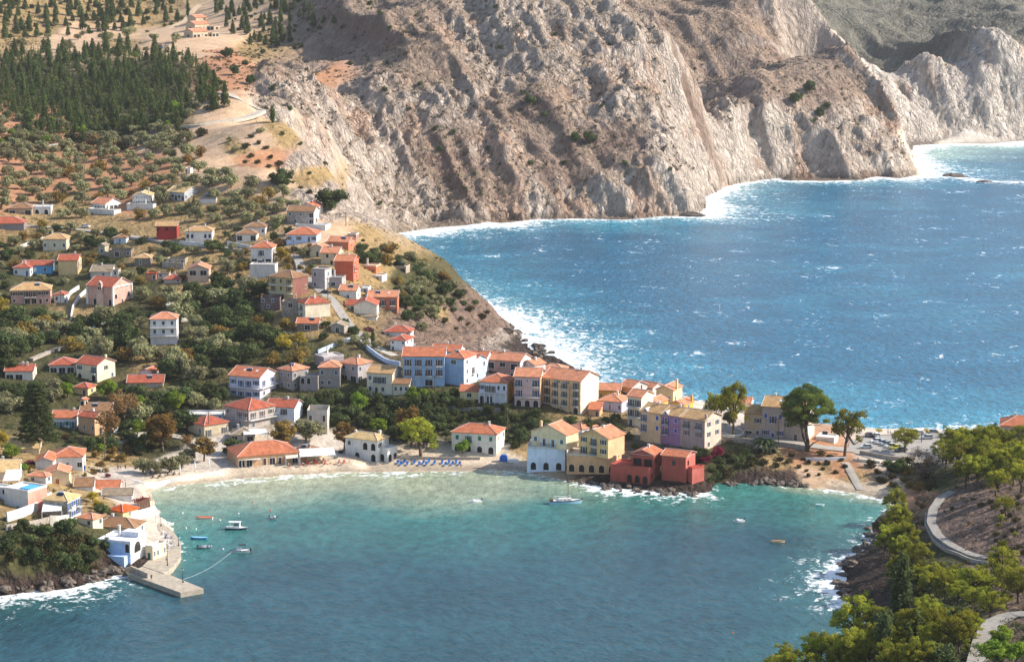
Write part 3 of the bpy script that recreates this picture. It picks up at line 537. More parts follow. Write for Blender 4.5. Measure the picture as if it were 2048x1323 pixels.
def roof_mesh(kind, x0, y0, x1, y1, z, pitch, ov, name='roof', th=.2):
    """returns verts, faces (slab), ridge lines"""
    x0 -= ov; y0 -= ov; x1 += ov; y1 += ov; W_, D_ = x1 - x0, y1 - y0; tp = math.tan(R(pitch)); z = z - ov * tp * .6
    V = []; Fc = []; rid = []
    if kind == 'hip':
        if W_ >= D_:
            r = D_ / 2; h = r * tp; ra, rb = (x0 + r * .92, y0 + r), (x1 - r * .92, y0 + r)
        else:
            r = W_ / 2; h = r * tp; ra, rb = (x0 + r, y0 + r * .92), (x0 + r, y1 - r * .92)
        c = [(x0, y0, z), (x1, y0, z), (x1, y1, z), (x0, y1, z)]; a = (*ra, z + h); b = (*rb, z + h)
        V = c + [a, b] + [(p[0], p[1], p[2] - th) for p in c]
        Fc = [(0,1,5,4), (2,3,4,5), (1,2,5), (3,0,4)] if W_ >= D_ else [(0,1,4), (1,2,5,4), (2,3,5), (3,0,4,5)]
        Fc += [(6,7,1,0), (7,8,2,1), (8,9,3,2), (9,6,0,3), (9,8,7,6)]
        rid = [(a, b)] + ([(c[0], a), (c[3], a), (c[1], b), (c[2], b)] if W_ >= D_ else [(c[0], a), (c[1], a), (c[2], b), (c[3], b)])
    elif kind in ('gable_r', 'gable_l'):
        if kind == 'gable_r': r = D_ / 2; h = r * tp; pr = [(y0, z), (y0 + r, z + h), (y1, z)]; f = lambda u, q: (u, q[0], q[1]); e0, e1 = x0, x1
        else: r = W_ / 2; h = r * tp; pr = [(x0, z), (x0 + r, z + h), (x1, z)]; f = lambda u, q: (q[0], u, q[1]); e0, e1 = y0, y1
        pr2 = [(q[0], q[1] - th) for q in pr]
        V = [f(e0, q) for q in pr] + [f(e0, q) for q in pr2] + [f(e1, q) for q in pr] + [f(e1, q) for q in pr2]
        Fc = [(0,6,7,1), (1,7,8,2), (9,3,4,10), (10,4,5,11), (0,1,4,3), (1,2,5,4), (7,6,9,10), (8,7,10,11), (6,0,3,9), (2,8,11,5)]
        if kind == 'gable_l': Fc = [tuple(reversed(q)) for q in Fc]
        rid = [(f(e0, pr[1]), f(e1, pr[1]))]
    elif kind == 'shed':
        h = D_ * tp; V = [(x0,y0,z),(x1,y0,z),(x1,y1,z+h),(x0,y1,z+h)]; V += [(a, b, c - th) for a, b, c in V]
        Fc = [(0,1,2,3),(7,6,5,4),(0,4,5,1),(1,5,6,2),(2,6,7,3),(3,7,4,0)]
    return V, Fc, rid
HOUSES = []
def B(name, label, C, wl, wr, hw, roof, wall, rf, Lr=(), Rr=(), D=8.0, phi=None, z=None, shut=None, pitch=22, trim=None, rail=None, wall2=None, chim=(), found=4.5, cat='house', next_to=None, dx=0, dz=0, ov=.4, cont=None, group=None, cornice=True):
    if next_to is not None:
        q = next_to; p = np.array(q.root.matrix_world @ Vector((-q.L + dx, 0, dz))) if False else np.array(q.M @ Vector((-q.L, dx, dz)))
    else: p = T(*C) if z is None else P(C[0], C[1], z)
    s = scale_at(p); al = math.atan2(p[0], p[1])
    if next_to is not None: f = next_to.f
    elif phi is not None: f = R(phi)
    else: f = math.asin(min(.94, wr / (s * D)))
    if phi is not None and wr and next_to is None: D = max(2.0, wr / (s * math.sin(f)))
    L = wl / (s * math.cos(f)); h = hw / (s * .975); rz = -(f + al) if next_to is None else next_to.rz
    H = Hs(); H.p = p; H.L = L; H.D = D; H.h = h; H.f = f; H.rz = rz; H.s = s; H.label = label; H.M = Matrix.Translation(Vector(p)) @ Matrix.Rotation(rz, 4, 'Z'); H.px = C; H.box = (C[0] - wl, C[0] + wr, C[1] - hw, C[1])
    rt = H.root = empty(name, p, rz, label, cat, group); HOUSES.append(H)
    tp = math.tan(R(pitch)); wm = plaster(wall) if not isinstance(wall, bpy.types.Material) else wall
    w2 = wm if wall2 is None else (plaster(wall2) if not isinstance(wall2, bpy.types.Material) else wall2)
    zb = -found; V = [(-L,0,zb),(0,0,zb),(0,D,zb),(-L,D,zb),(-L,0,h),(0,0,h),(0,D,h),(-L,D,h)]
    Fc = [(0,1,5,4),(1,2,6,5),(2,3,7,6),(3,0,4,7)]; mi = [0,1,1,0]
    if roof == 'gable_r': V += [(0, D/2, h + D/2*tp - .05), (-L, D/2, h + D/2*tp - .05)]; Fc[1] = (1,2,6,8,5); Fc[3] = (3,0,4,9,7)
    elif roof == 'gable_l': V += [(-L/2, 0, h + L/2*tp - .05), (-L/2, D, h + L/2*tp - .05)]; Fc[0] = (0,1,5,8,4); Fc[2] = (2,3,7,9,6)
    elif roof == 'shed': V[6] = (0, D, h + D*tp - .05); V[7] = (-L, D, h + D*tp - .05)
    if roof in ('flat', 'open'):
        pass
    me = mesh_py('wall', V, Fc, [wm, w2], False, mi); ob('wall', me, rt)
    if roof in ('hip', 'gable_r', 'gable_l', 'shed'):
        RV, RF, rid = roof_mesh(roof, -L, 0, 0, D, h + .12, pitch, ov); rm = mesh_py('roof', RV, RF, tiles(rf)); uv_roof(rm); ro = ob('roof', rm, rt)
        if rid:
            mb = MB()
            for a, b in rid: mb.bar(Vector(a) + Vector((0,0,.03)), Vector(b) + Vector((0,0,.03)), .13, n=5)
            if roof.startswith('gable'):      # mortar verges along the gables
                for a in ((0, 1), (1, 2)) :
                    for o_ in (0, 6): mb.bar(RV[a[0] + o_], RV[a[1] + o_], .12, n=4)
            mb.build('ridge_cap', flat(tuple(min(.8, x * .55 + .25) for x in rf), .9, 0, .15), ro)
        if cornice:
            mb = MB()
            for a in ((-L - .12, -.12, 0 + .12, 0), (-L - .12, D, .12, D + .12), (0, 0, .12, D), (-L - .12, 0, -L, D)): mb.box(a[0], a[1], h - .28, a[2], a[3], h - .1)
            mb.build('cornice', plaster(tuple(min(.82, x * .6 + .32) for x in (wall if not isinstance(wall, bpy.types.Material) else GREY))), rt)
    elif roof == 'flat':
        mb = MB(); mb.box(-L + .2, .2, h - .6, -.2, D - .2, h - .35)
        for a in ((-L - .05, -.05, .05, .22), (-L - .05, D - .22, .05, D + .05), (-.22, .22, .05, D - .22), (-L - .05, .22, -L + .22, D - .22)): mb.box(a[0], a[1], h - .5, a[2], a[3], h + .12)
        mb.build('roof', plaster(rf), rt); ro = None
    else: ro = None
    for (cu, cv, ch) in chim:        # chimneys: fraction along the left wall, fraction of depth, height over the eaves
        x, y = -L * (1 - cu), D * cv; mb = MB(); mb.box(x - .35, y - .3, h - .2, x + .35, y + .3, h + ch); mb.box(x - .45, y - .4, h + ch, x + .45, y + .4, h + ch + .15); mb.box(x - .25, y - .2, h + ch + .15, x + .25, y + .2, h + ch + .4)
        mb.build('chimney', plaster(wall if not isinstance(wall, bpy.types.Material) else WHITE), rt)
    rail = rail or lin('2e2f33')
    for side, rowsx, LL in (('L', Lr, L), ('R', Rr, D)):
        if not rowsx: continue
        sh = h / len(rowsx)
        for ri, row in enumerate(rowsx):
            zz = h - sh * (ri + 1); cont_ = row.startswith('='); row = row.lstrip('='); n = len(row); cell = LL / n
            if cont_:
                Mb = Matrix.Translation((-L/2, -.003, zz + .02)) if side == 'L' else Matrix.Translation((.003, D/2, zz + .02)) @ Matrix.Rotation(R(90), 4, 'Z')
                bl = MB().box(-LL/2, -1.15, -.16, LL/2, 0, 0).build('balcony', plaster(WHITE), rt, Mb); ob('railing', m_rail(LL - .06, 1.1, rail), bl)
            for i, ch in enumerate(row):
                if ch in '. ': continue
                u = (i + .5) * cell
                M = Matrix.Translation((-L + u, -.003, zz)) if side == 'L' else Matrix.Translation((.003, u, zz)) @ Matrix.Rotation(R(90), 4, 'Z')
                opening('w' if (cont_ and ch == 'b' and False) else ('d' if cont_ and ch == 'd' else ch if not (cont_ and ch == 'b') else 'B'), rt, M, cell, sh, shut, trim, rail)
    return H
_op = opening
def opening(kind, *a):
    if kind == 'B':       # balcony door on a running balcony: no balcony of its own
        root, M, cell, sh, shut, trim, rail = a
        w, h = max(.4, r1(min(1.0, cell * .42))), r1(min(2.15, sh * .72)); M2 = M @ Matrix.Translation((0, 0, .14))
        f = ob('window', m_frame(w, h, trim or WHITE, False), root, M2); ob('pane_or_shade', m_pane_or_shade(w, h, False, False), f)
        if shut is not None:
            for sx_ in (-1, 1): ob('shutter', m_shut(w / 2, h, shut), f, Matrix.Translation((sx_ * (w * .75 + .11), 0, 0)))
        return
    _op(kind, *a)
def dormer(H, u, w=2.2, hh=1.2, c=WHITE, rf=T_TAN):
    x = -H.L * (1 - u); mb = MB(); z = H.h; mb.add([(x-w/2,-.3,z),(x+w/2,-.3,z),(x,-.3,z+hh),(x-w/2,.4,z),(x+w/2,.4,z),(x,2.8,z+hh)], [(0,1,2),(1,4,5,2),(4,3,5),(3,0,2,5)])
    o = mb.build('dormer', plaster(c), H.root)
    mb = MB(); mb.bar((x-w/2-.2,-.35,z-.05),(x,-.35,z+hh+.12),.14,n=4); mb.bar((x+w/2+.2,-.35,z-.05),(x,-.35,z+hh+.12),.14,n=4); mb.build('verge', plaster(WHITE), o)
    ob('pane_or_shade', m_pane_or_shade(.5, .5, False, True), o, Matrix.Translation((x, -.32, z + .15)))
def skylight(H, u, v, s_=.8):
    tp = math.tan(R(22)); x = -H.L * (1 - u); y = H.D * v; z = H.h + .16 + y * tp
    mb = MB(); M = Matrix.Translation((x, y, z)) @ Matrix.Rotation(R(22), 4, 'X'); mb.box(-s_/2, -s_*.6, 0, s_/2, s_*.6, .1, M); mb.build('skylight', flat(lin('cdd3d8'), .2), H.root)

# ---- far up the slope
B('stepped_villa','pale unfinished villa on the hilltop, lowest of the three stepped gables',(386,76),18,30,12,'gable_l',BEIGE,T_SAL,['.o.'],['oono'],phi=48)
B('stepped_villa','pale unfinished villa on the hilltop, middle one of the three stepped gables',(390,61),18,28,12,'gable_l',BEIGE,T_SAL,['.o.'],['oono'],phi=48)
B('stepped_villa','pale unfinished villa on the hilltop, topmost of the three stepped gables',(392,47),17,22,11,'gable_l',BEIGE,T_SAL,['.o.'],['ono'],phi=48)
B('terrace_block','flat pale terrace block stepping out right of the hilltop villa',(424,74),16,14,8,'flat',BEIGE,BEIGE,['o.o'],['oo'],phi=45)
B('terrace_block','upper flat pale terrace block right of the hilltop villa',(428,60),14,12,7,'flat',BEIGE,BEIGE,['oo'],['o'],phi=45)
B('field_hut','small dark hut with brown roof in the straw field below the hilltop villa',(324,98),20,7,8,'gable_r',lin('5a5560'),T_BRN,['nd.n'],['n'],D=5,cat='hut')
B('field_shed','tiny white flat shed among the upper olive trees',(381,347),10,5,10,'flat',WHITE,WHITE,['d.'],D=3,cat='shed')
B('lattice_house','white lattice-fronted bungalow with a yellow panel above the road',(211,423),27,32,14,'gable_r',WHITE,T_SAL,['nogno'],['noon'],phi=42,trim=WHITE)
B('lattice_house','white bungalow with tall lattice gable and terrace, middle of three above the road',(302,410),36,7,18,'gable_l',WHITE,T_CRM,['sssssss','nogdgon'],['nn'],D=10,trim=WHITE,pitch=18)
B('lattice_house','grey-fronted bungalow with a pale roof, rightmost of three above the road',(369,403),33,31,17,'gable_r',lin('b9bbbf'),T_CRM,['ogogo'],['n.o.n'],phi=42,trim=WHITE)
B('annex','low white annex with grey roof beside the grey-fronted bungalow',(432,406),33,4,9,'flat',WHITE,GREY,['....'],D=7)
B('cottage','brown hip-roofed cottage with awning beside the arched porch, upper left',(64,431),46,6,14,'hip',lin('b09a86'),T_BRN,['o.o'],['n'],D=9)
B('arched_porch','white flat-roofed porch with two wide arches, upper left',(102,430),36,4,16,'flat',WHITE,WHITE,['aa'],['a'],D=8)
B('low_house','grey house under a bright red hip roof at the left edge by the road',(48,462),80,6,15,'hip',lin('8b8584'),T_RED,['....'],D=11)
B('cream_house','cream house with green shutters and tan hip roof above the sky-blue cottage',(133,501),46,10,22,'hip',lin('d8cbb2'),T_TAN,['c.c.c'],['.c'],D=9,shut=S_GRN)
B('blue_cottage','sky-blue cottage with red roof beside the yellow windowless house',(105,547),58,4,17,'gable_r',SKY,T_RED,['..c.n.'],D=7,shut=S_WHT)
B('white_cottage','small white cottage with a blue door and red hip roof, left of the sky-blue cottage',(60,553),32,10,17,'hip',WHITE,T_RED,['n.d'],['nn'],D=7,shut=S_BLUE)
B('yellow_house','yellow house with a blank wall and red roof right of the sky-blue cottage',(156,549),38,8,28,'gable_r',lin('e0c08c'),T_RED,[],['bn','nd'],D=9,shut=S_BRN)
B('pink_house','two-storey pink house with tan hip roof at the far left, left of the pink church',(101,608),77,4,28,'hip',PINK,T_TAN,['wwbbww','n.oodn'],D=11,shut=S_DK,trim=lin('e2c8b4'))
B('white_cottage','little white house with red hip roof between the pink house and the church',(129,606),20,8,16,'hip',WHITE,T_RED,['n.'],['d'],D=5,shut=S_DK)
ch = B('church','pink church with white corner trim, red roof and small bell gable',(226,612),50,38,37,'gable_r',lin('cfa596'),T_RED,['.a..a'],['ss','a.a','.d.'],phi=36,shut=S_BRN,trim=WHITE,pitch=24,cat='church')
mb = MB()
for x_, y_ in ((-ch.L, 0), (0, 0), (0, ch.D)): MB().box(x_ - .35, y_ - .35, -1, x_ + .35, y_ + .35, ch.h).build('corner_trim', plaster(WHITE), ch.root)
mb.box(.12, -.2, ch.h - .5, .4, ch.D + .2, ch.h - .1); mb.bar((.2, -.4, ch.h - .1), (.2, ch.D/2, ch.h + ch.D/2*math.tan(R(24)) + .2), .22, n=4); mb.bar((.2, ch.D + .4, ch.h - .1), (.2, ch.D/2, ch.h + ch.D/2*math.tan(R(24)) + .2), .22, n=4)
mb.build('pediment', plaster(WHITE), ch.root)
mb = MB(); x_ = -ch.L * .45; mb.box(x_ - 1.5, -1.3, -1, x_ + 1.5, -.01, ch.h * .62); mb.box(x_ - 1.0, -1.1, ch.h * .62, x_ + 1.0, -.3, ch.h + 1.2); mb.add([(x_-1.1,-1.15,ch.h+1.2),(x_+1.1,-1.15,ch.h+1.2),(x_,-1.15,ch.h+2.3),(x_-1.1,-.25,ch.h+1.2),(x_+1.1,-.25,ch.h+1.2),(x_,-.25,ch.h+2.3)],[(0,1,2),(1,4,5,2),(5,4,3),(3,0,2,5)])
bt = mb.build('bell_gable', plaster(lin('d9b8a8')), ch.root)
for k_ in (-.45, .45): ob('bell_opening_shade', m_pane_or_shade(.6, 1.2, True, True), bt, Matrix.Translation((x_ + k_, -1.1, ch.h - 1.2)))  # no holes here: dark sheets paint the shade of the bell openings
ob('bell_opening_shade', m_pane_or_shade(.6, .8, True, True), bt, Matrix.Translation((x_, -1.1, ch.h + .6)))
ob('bell', MB().lathe([(.08, .5), (.2, .3), (.3, 0)], 8).mesh('bell', flat(lin('8a6a34'), .4, .8)), bt, Matrix.Translation((x_, -1.3, ch.h + .65)))
B('roofed_ruin','tan-roofed stone ruin among bushes under the road, left of the cypress',(300,530),30,6,14,'hip',STONE,T_TAN,['.d..'],['n'],D=7,shut=S_GRN,cat='ruin')
B('gabled_house','beige house with two dark balcony openings under a shallow gable, below the road bend',(418,565),42,5,26,'gable_l',lin('c9b19c'),T_SAL,['oo','..'],D=9,trim=WHITE)
B('barn','long barn with grey tiled gable behind the church',(222,556),40,12,12,'gable_r',lin('cfc8bf'),T_GRY,['..n.'],['.n'],D=10)
B('barn_wing','low white wing of the barn behind the church',(236,554),20,6,14,'flat',WHITE,T_GRY,['.n'],D=6)
B('small_house','small pale blue house with brown hip roof under the road',(252,487),24,7,11,'hip',lin('c4d2e0'),T_BRN,['.n.'],['.'],D=6)
B('red_house','crimson house with tan roof beside the white roadside house',(354,478),40,4,25,'gable_r',lin('aa3c36'),T_TAN,['n.g.n','.....'],D=7,trim=lin('7a2320'))
B('roadside_house','white house with a worn tan hip roof right of the crimson house',(424,482),52,5,19,'hip',lin('dcd8d2'),T_TAN,['nn..nn'],D=8,trim=S_BLUE)
B('small_house','low house with a pointed red roof below the road, right of the church trees',(362,566),34,6,7,'hip',lin('c9b9ac'),T_RED,['..n'],D=7)
B('small_house','low pinkish hut left of the pointed red roof below the road',(313,560),20,4,13,'flat',lin('c2927e'),T_RED,['.d'],D=5)
# ---- upper right of the village
B('gabled_house','white house with orange roof rising behind the grey stone house',(632,432),34,14,18,'gable_l',lin('e5d8cf'),T_OR,['..'],['n.n'],D=10)
hh_ = B('stone_house','grey stone house with brown roof and porch on white terraces',(628,450),53,10,26,'gable_r',stone(lin('aaa29c', .85)),T_BRN,['n.n.o','.n..o'],['o'],D=9,wall2=lin('c9bec2'))
B('terrace_wall_block','white garden terrace in front of the grey stone house',(651,462),60,10,11,'flat',WHITE,WHITE,[],D=6,cat='terrace')
B('villa','pale blue bungalow with a double orange hip roof and garden hedge',(633,485),60,9,15,'hip',lin('c3d4ee'),T_OR,['w.w.dw'],['n'],D=12,shut=S_GREY)
B('cottage','white cottage with brown roof right of the roadside wall',(531,470),40,4,16,'hip',WHITE,T_BRN,['.n.n'],D=7)
B('cottage','low cottage with sagging brown porch roof beside the olive by the road',(513,483),40,5,14,'hip',lin('d9d3ca'),T_BRN,['o.o'],D=7)
wv_ = B('white_house','tall white house with orange hip roof and balcony standing on a pale plinth',(544,530),42,9,33,'hip',WHITE,T_OR,['.b.','ooo'],['n.','o.'],D=9,shut=S_GREY,pitch=26)
B('plinth','pale plinth wall under the tall white house',(550,550),50,6,20,'flat',lin('d8d0ca'),lin('cfc8c0'),[],D=6,cat='wall')
B('salmon_house','salmon house with two windows and pink roof, topmost of the salmon group',(697,502),42,13,17,'gable_r',SALM,T_SAL,['n.n.'],['n'],D=8,trim=CREAM)
B('cream_cottage','cream cottage with pale gable left of the topmost salmon house',(650,515),30,8,18,'gable_l',CREAM,T_SAL,['.d.'],['n'],D=7,shut=S_BRN)
B('cream_house','tall cream house with a pink roof in front of the topmost salmon house',(676,533),34,11,26,'gable_r',CREAM,T_SAL,['.n.n','..n.'],['nn','n.'],D=9,trim=lin('5a3b30'))
B('coral_house','tall coral-red house above the grey shell building',(707,564),37,11,41,'gable_r',lin('d2694c'),lin('d98a66', .85),['....','....'],['bn','nd'],D=9,shut=S_BRN)
B('grey_shell','unfinished grey concrete block with flat roofs above the street',(650,580),26,14,40,'flat',lin('b3aeae'),GREY,['n.','n.'],['n','n'],D=7,cat='building')
B('grey_shell','lower unfinished grey block with an ochre panel beside the coral-red house',(684,580),35,8,24,'flat',lin('aaa4a4'),GREY,['.g.'],D=7,cat='building')
B('balcony_house','olive and maroon house with stacked balconies and brown hip roof',(586,602),47,31,45,'hip',lin('c4b488'),T_BRN,['=bnb','=bnb','.o.'],['..','..n','n..'],phi=36,wall2=MAROON,shut=S_BRN,trim=CREAM,rail=lin('c4b488'))
B('stone_ruin','roofless dark stone ruin left of the olive and maroon house',(560,620),38,4,24,'open',stone(lin('8a7672', .8)),GREY,['n.n.','.n..'],D=8,cat='ruin')
B('stone_ruin','roofless pale stone ruin below the olive and maroon house',(598,629),34,5,26,'open',stone(lin('a89b8d', .85)),GREY,['.o.','...'],D=7,cat='ruin')
B('cream_house','big cream house with blank sunlit wall and red hip roof beside the street',(611,642),16,50,33,'hip',lin('e8dac0'),T_RED,['b','b'],['....'],phi=68,shut=S_GRN,pitch=24)
B('low_house','low stone house with orange roof below the big cream house',(636,662),42,6,14,'gable_r',STONE,T_OR,['.o.'],D=7)
B('stone_hut','roofless stone hut with pointed gable right of the low orange roof',(688,668),26,8,16,'gable_l',stone(lin('b0a596', .85)),T_GRY,['.o.'],D=6,pitch=18,cat='hut')
B('white_house','white house with salmon roof at the head of the street',(713,604),34,8,22,'gable_r',WHITE,T_SAL,['.n.'],['n'],D=8)
B('gabled_house','cream gabled house with a red porch roof beside the street',(754,640),46,4,28,'gable_l',lin('e6dccb'),T_RED,['...'],D=10,pitch=24)
B('porch','red-roofed porch in front of the cream gabled house',(711,622),20,6,12,'shed',lin('d8c9b0'),T_RED,['.o'],D=4,pitch=18)
sh_ = B('salmon_hotel','salmon guesthouse with tan roof, skylights and iron balconies',(795,630),58,3,35,'gable_r',SALM,T_SAL,['.bb','.bb'],D=9,shut=S_BRN)
skylight(sh_, .3, .3); skylight(sh_, .7, .3)
B('tile_hut','low white hut with weathered grey tiles by the street',(753,642),46,4,9,'hip',WHITE,T_GRY,['...'],D=8,cat='hut')
B('white_house','white house with red hip roof, upper of the pair below the salmon guesthouse',(821,677),52,6,13,'hip',WHITE,T_RED,['n..n'],['n'],D=8,shut=S_DK)
B('white_house','white house with red hip roof and dark windows, lower of the pair above the hotel',(811,703),30,16,22,'hip',WHITE,T_RED,['n.n','d..'],['nn','n.'],D=8,shut=S_BRN)
B('terrace_block','white retaining terrace below the bungalow with the yellow panel',(228,430),52,14,9,'flat',WHITE,lin('dcd4c8'),[],D=5,cat='terrace')
B('terrace_block','white terrace with railing below the tall lattice gable',(306,418),52,8,9,'flat',WHITE,lin('dcd4c8'),[],D=5,cat='terrace')
B('orange_terrace','orange rendered garden terrace right of the coral-red house',(752,548),40,10,16,'flat',lin('dd7a55'),lin('d9b49a'),[],D=7,cat='terrace')
B('white_terrace','long pale terrace below the orange garden terrace',(764,564),54,10,12,'flat',lin('e2d6ca'),lin('dccfc2'),['..n'],D=7,cat='terrace')
B('stone_shelter','low round-roofed stone shelter on the ridge above the seaward scrub',(812,548),38,8,14,'flat',stone(lin('b8a793',.85)),lin('b8a793'),['o.o'],D=7,cat='hut')
B('track_hut','small brown box hut beside the track at the cliff edge',(712,482),17,6,14,'flat',lin('a8847a'),lin('cfc4ba'),['..'],D=4,cat='hut')
B('annex','low grey-white annex in front of the coral-red house',(736,588),24,6,12,'flat',lin('c9c8cc'),WHITE,['nn'],D=6)
B('stone_ruin','roofless ruin with empty gable below the white roadside wall',(262,514),44,6,14,'open',stone(lin('9a8c7c',.8)),GREY,['.o.n'],D=7,cat='ruin')
B('stone_ruin','narrow pale ruin gable left of the tan-roofed ruin',(210,512),12,8,20,'gable_l',stone(lin('cabda0',.85)),T_GRY,['n'],D=4,cat='ruin')
B('stone_ruin','broken stone house below the beige shallow gable',(370,532),36,6,14,'open',stone(lin('b3a694',.85)),GREY,['n.n'],D=6,cat='ruin')
B('low_house','low white house with flat tan roof right of the pointed red roof',(338,556),22,4,10,'flat',lin('d9d0c4'),T_GRY,['n.'],D=5)
# ---- middle left
B('balcony_house','white house with three tall green shutters on each of two balconied floors',(354,688),52,4,50,'hip',lin('dcd8d8'),T_SAL,['=ccc','=ccc','...'],D=9,shut=S_GRN,rail=lin('b6b2b0'))
B('red_roof_house','low house with red gable and twin white chimneys at the far left',(66,762),54,8,20,'gable_r',lin('d9cdbf'),T_RED,['oo.'],['n'],D=8,chim=((.6,.4,2.4),(.75,.4,2.4)))
B('red_roof_house','house with red hip roof and deep veranda left of the cream gabled house',(150,748),50,6,18,'hip',lin('c9c0b8'),T_RED,['ooo'],['n'],D=9)
cr = B('cream_gable_house','cream gabled house with red roof, porch roof and blue-white ground floor',(195,766),41,36,34,'gable_r',lin('ecdcb8'),T_RED,['w.b','a.a'],['.w.','..n'],phi=42,shut=S_GRN,chim=((.9,.6,2.6),))
B('small_house','small white house with red roof beside the orchard, right of the cream gabled house',(303,757),22,16,12,'gable_l',WHITE,T_OR,[],['.'],D=6)
B('low_house','long low red roof almost hidden in trees under the small white house',(326,775),70,5,10,'gable_r',lin('c9b29c'),T_RED,['....'],D=9)
B('small_house','yellow cottage with red roof and red door below the cream gabled house',(176,792),28,16,16,'hip',lin('e6ca98'),T_RED,['.d'],['n'],phi=30,shut=S_RED)
lh = B('lilac_house','lilac house with blue shutters and wraparound white balconies',(520,800),60,33,44,'gable_r',lin('ddd0dc'),T_OR,['=wbbw','=wbbw'],['=bw','=nb'],phi=30,shut=S_BLUE,rail=lin('cfd3da'))
skylight(lh, .35, .3); skylight(lh, .75, .3)
B('grey_house','grey unfinished house with salmon hip roof, leftmost of the grey terrace',(585,782),28,33,40,'hip',GREY,T_SAL,['nn','nn'],['n.n','nn.'],phi=45,shut=S_DK)
B('grey_block','flat-roofed grey block with small arches in the middle of the grey terrace',(636,784),36,8,30,'flat',lin('9a918d'),GREY,['aa.','...'],D=8,cat='building')
B('grey_house','grey unfinished house with salmon hip roof, middle of the grey terrace',(680,776),42,6,40,'hip',GREY,T_SAL,['n.n','nn.'],D=9)
B('grey_house','grey unfinished house with salmon hip roof, rightmost of the grey terrace',(716,768),36,28,37,'hip',lin('b4abab'),T_SAL,['nn','oo'],['n.n','o.n'],phi=40)
B('flat_house','purple-grey flat-roofed house with orange panels behind the grey terrace',(648,738),18,40,24,'flat',lin('a89a9c'),lin('c5bcb8'),['.'],['nn.n'],phi=62)
B('cream_house','cream house with tan roof and balcony right of the grey terrace',(785,790),51,18,42,'gable_r',lin('e2d6be'),T_TAN,['nbb.','ndn.'],['n','n'],D=9,shut=S_DK)
B('annex','lower tan-roofed annex of the cream house beside the blue hotel',(818,788),32,6,20,'gable_r',lin('dccdb2'),T_BRN,['nnn'],D=6)
gh = B('corner_house','grey corner house with red hip roof, white window surrounds and outside stair',(498,862),47,54,41,'hip',lin('b7aca4'),T_RED,['n.bb','..n.'],['=bbw','n.n'],phi=50,trim=WHITE,shut=S_BRN,rail=lin('d6d2cc'))
B('white_house','white house with red roof right of the grey corner house',(589,846),56,17,31,'gable_r',lin('dfe4ea'),T_RED,['b.b.','....'],['..','..'],D=9,shut=S_DK)
B('red_roof_house','beige house with red hip roof and balcony above the plane trees',(409,875),32,48,24,'hip',lin('c9b99c'),T_RED,['.n'],['=b.b'],phi=56,shut=S_DK)
B('white_long_house','long white flat-roofed building behind the red hip roof',(446,842),82,6,12,'flat',WHITE,lin('dcd8d2'),['s.s.s.s'],D=7,cat='building')
B('ruined_mansion','roofless cream mansion front with tall empty windows behind the plane tree',(655,868),40,5,48,'open',lin('cbbfb2'),GREY,['d.d','d.d'],D=9,cat='ruin',shut=S_BRN)
B('low_house','low grey-tiled roof behind the white tent',(508,884),46,5,14,'hip',lin('b8ab9c'),T_GRY,['o.o'],D=8)
# ---- left edge, above the square
B('white_house','white house with teal shutters and bright red roof beside the spreading conifer',(152,858),46,8,22,'gable_r',WHITE,T_OR,['bbwb'],['.'],D=8,shut=S_TEAL,chim=((.85,.5,2.2),))
oc = B('orange_church','orange chapel with long red roof behind the bare plane tree',(190,872),32,22,36,'gable_r',PEACH,T_RED,['.n.n'],['.a.'],phi=40,trim=WHITE,cat='chapel')
B('long_hall','long red-brown roof of a hall behind the orange chapel',(222,838),60,8,16,'gable_r',lin('dcb592'),T_BRN,['....'],D=9)
bt2 = B('bell_tower','small cream bell tower with arched openings behind the chapel roof',(170,828),9,5,28,'gable_l',CREAM,T_OR,['a','a'],['a','.'],phi=35,cat='tower',cornice=False)
B('tan_house','long tan and orange roof at the left edge beside the yellow tree',(78,908),80,6,12,'gable_r',lin('d8c3a0'),T_CRM,['....'],D=10)
# ---- around the square, lower left
B('square_house','white house with red hip roof facing the square, blue bin at its corner',(166,943),60,6,30,'hip',WHITE,T_OR,['..c.g'],['.'],D=10,shut=S_BRN)
B('lean_to','orange-roofed white lean-to left of the white house on the square',(106,942),34,10,20,'gable_l',WHITE,T_OR,['..'],['.'],D=9)
B('yellow_house','pale yellow gabled house with an orange door between the pool terrace and the square',(139,972),46,4,26,'gable_l',lin('f0d6ac'),T_SAL,['.d.'],D=8,shut=lin('b0642f'),pitch=18)
B('peach_house','house with a broad peach roof at the left edge above the pool',(38,962),60,6,20,'gable_r',lin('e5d6c4'),T_CRM,['.n'],D=11)
pt = B('pool_terrace','terrace house with pink side wall and white front carrying a small pool',(57,1022),46,38,40,'flat',WHITE,lin('e4e0da'),['....'],['..'],phi=42,wall2=lin('e39f8c'),cat='terrace')
MB().box(-pt.L*.55, pt.D*.25, pt.h - .34, -.6, pt.D*.85, pt.h - .02).build('pool_water', flat(lin('3fa7dc'), .1, 0, .1), pt.root)
B('white_terrace_house','white flat-roofed house with dark openings at the left edge below the broad peach roof',(22,1004),36,16,27,'flat',WHITE,lin('e4e0da'),['oo','.n'],['n','.'],phi=40)
B('white_terrace_house','small white flat-roofed block between the pool terrace and the blue-shuttered house',(88,1012),22,16,22,'flat',lin('e8ddd2'),lin('dcd2c6'),['d.'],['n.'],phi=40,shut=S_BRN)
B('garden_house','low white house with tan tiled roof left of the yellow gabled house',(92,968),34,12,15,'hip',WHITE,T_SAL,['n.'],['n'],phi=30)
B('shuttered_house','white house with blue shutters and pale yellow hip roof on the stone terrace',(136,1042),48,26,40,'hip',stone(lin('b3a698', .9)),T_CRM,['..','..'],['bwb','www'],phi=30,wall2=WHITE,shut=S_BLUE)
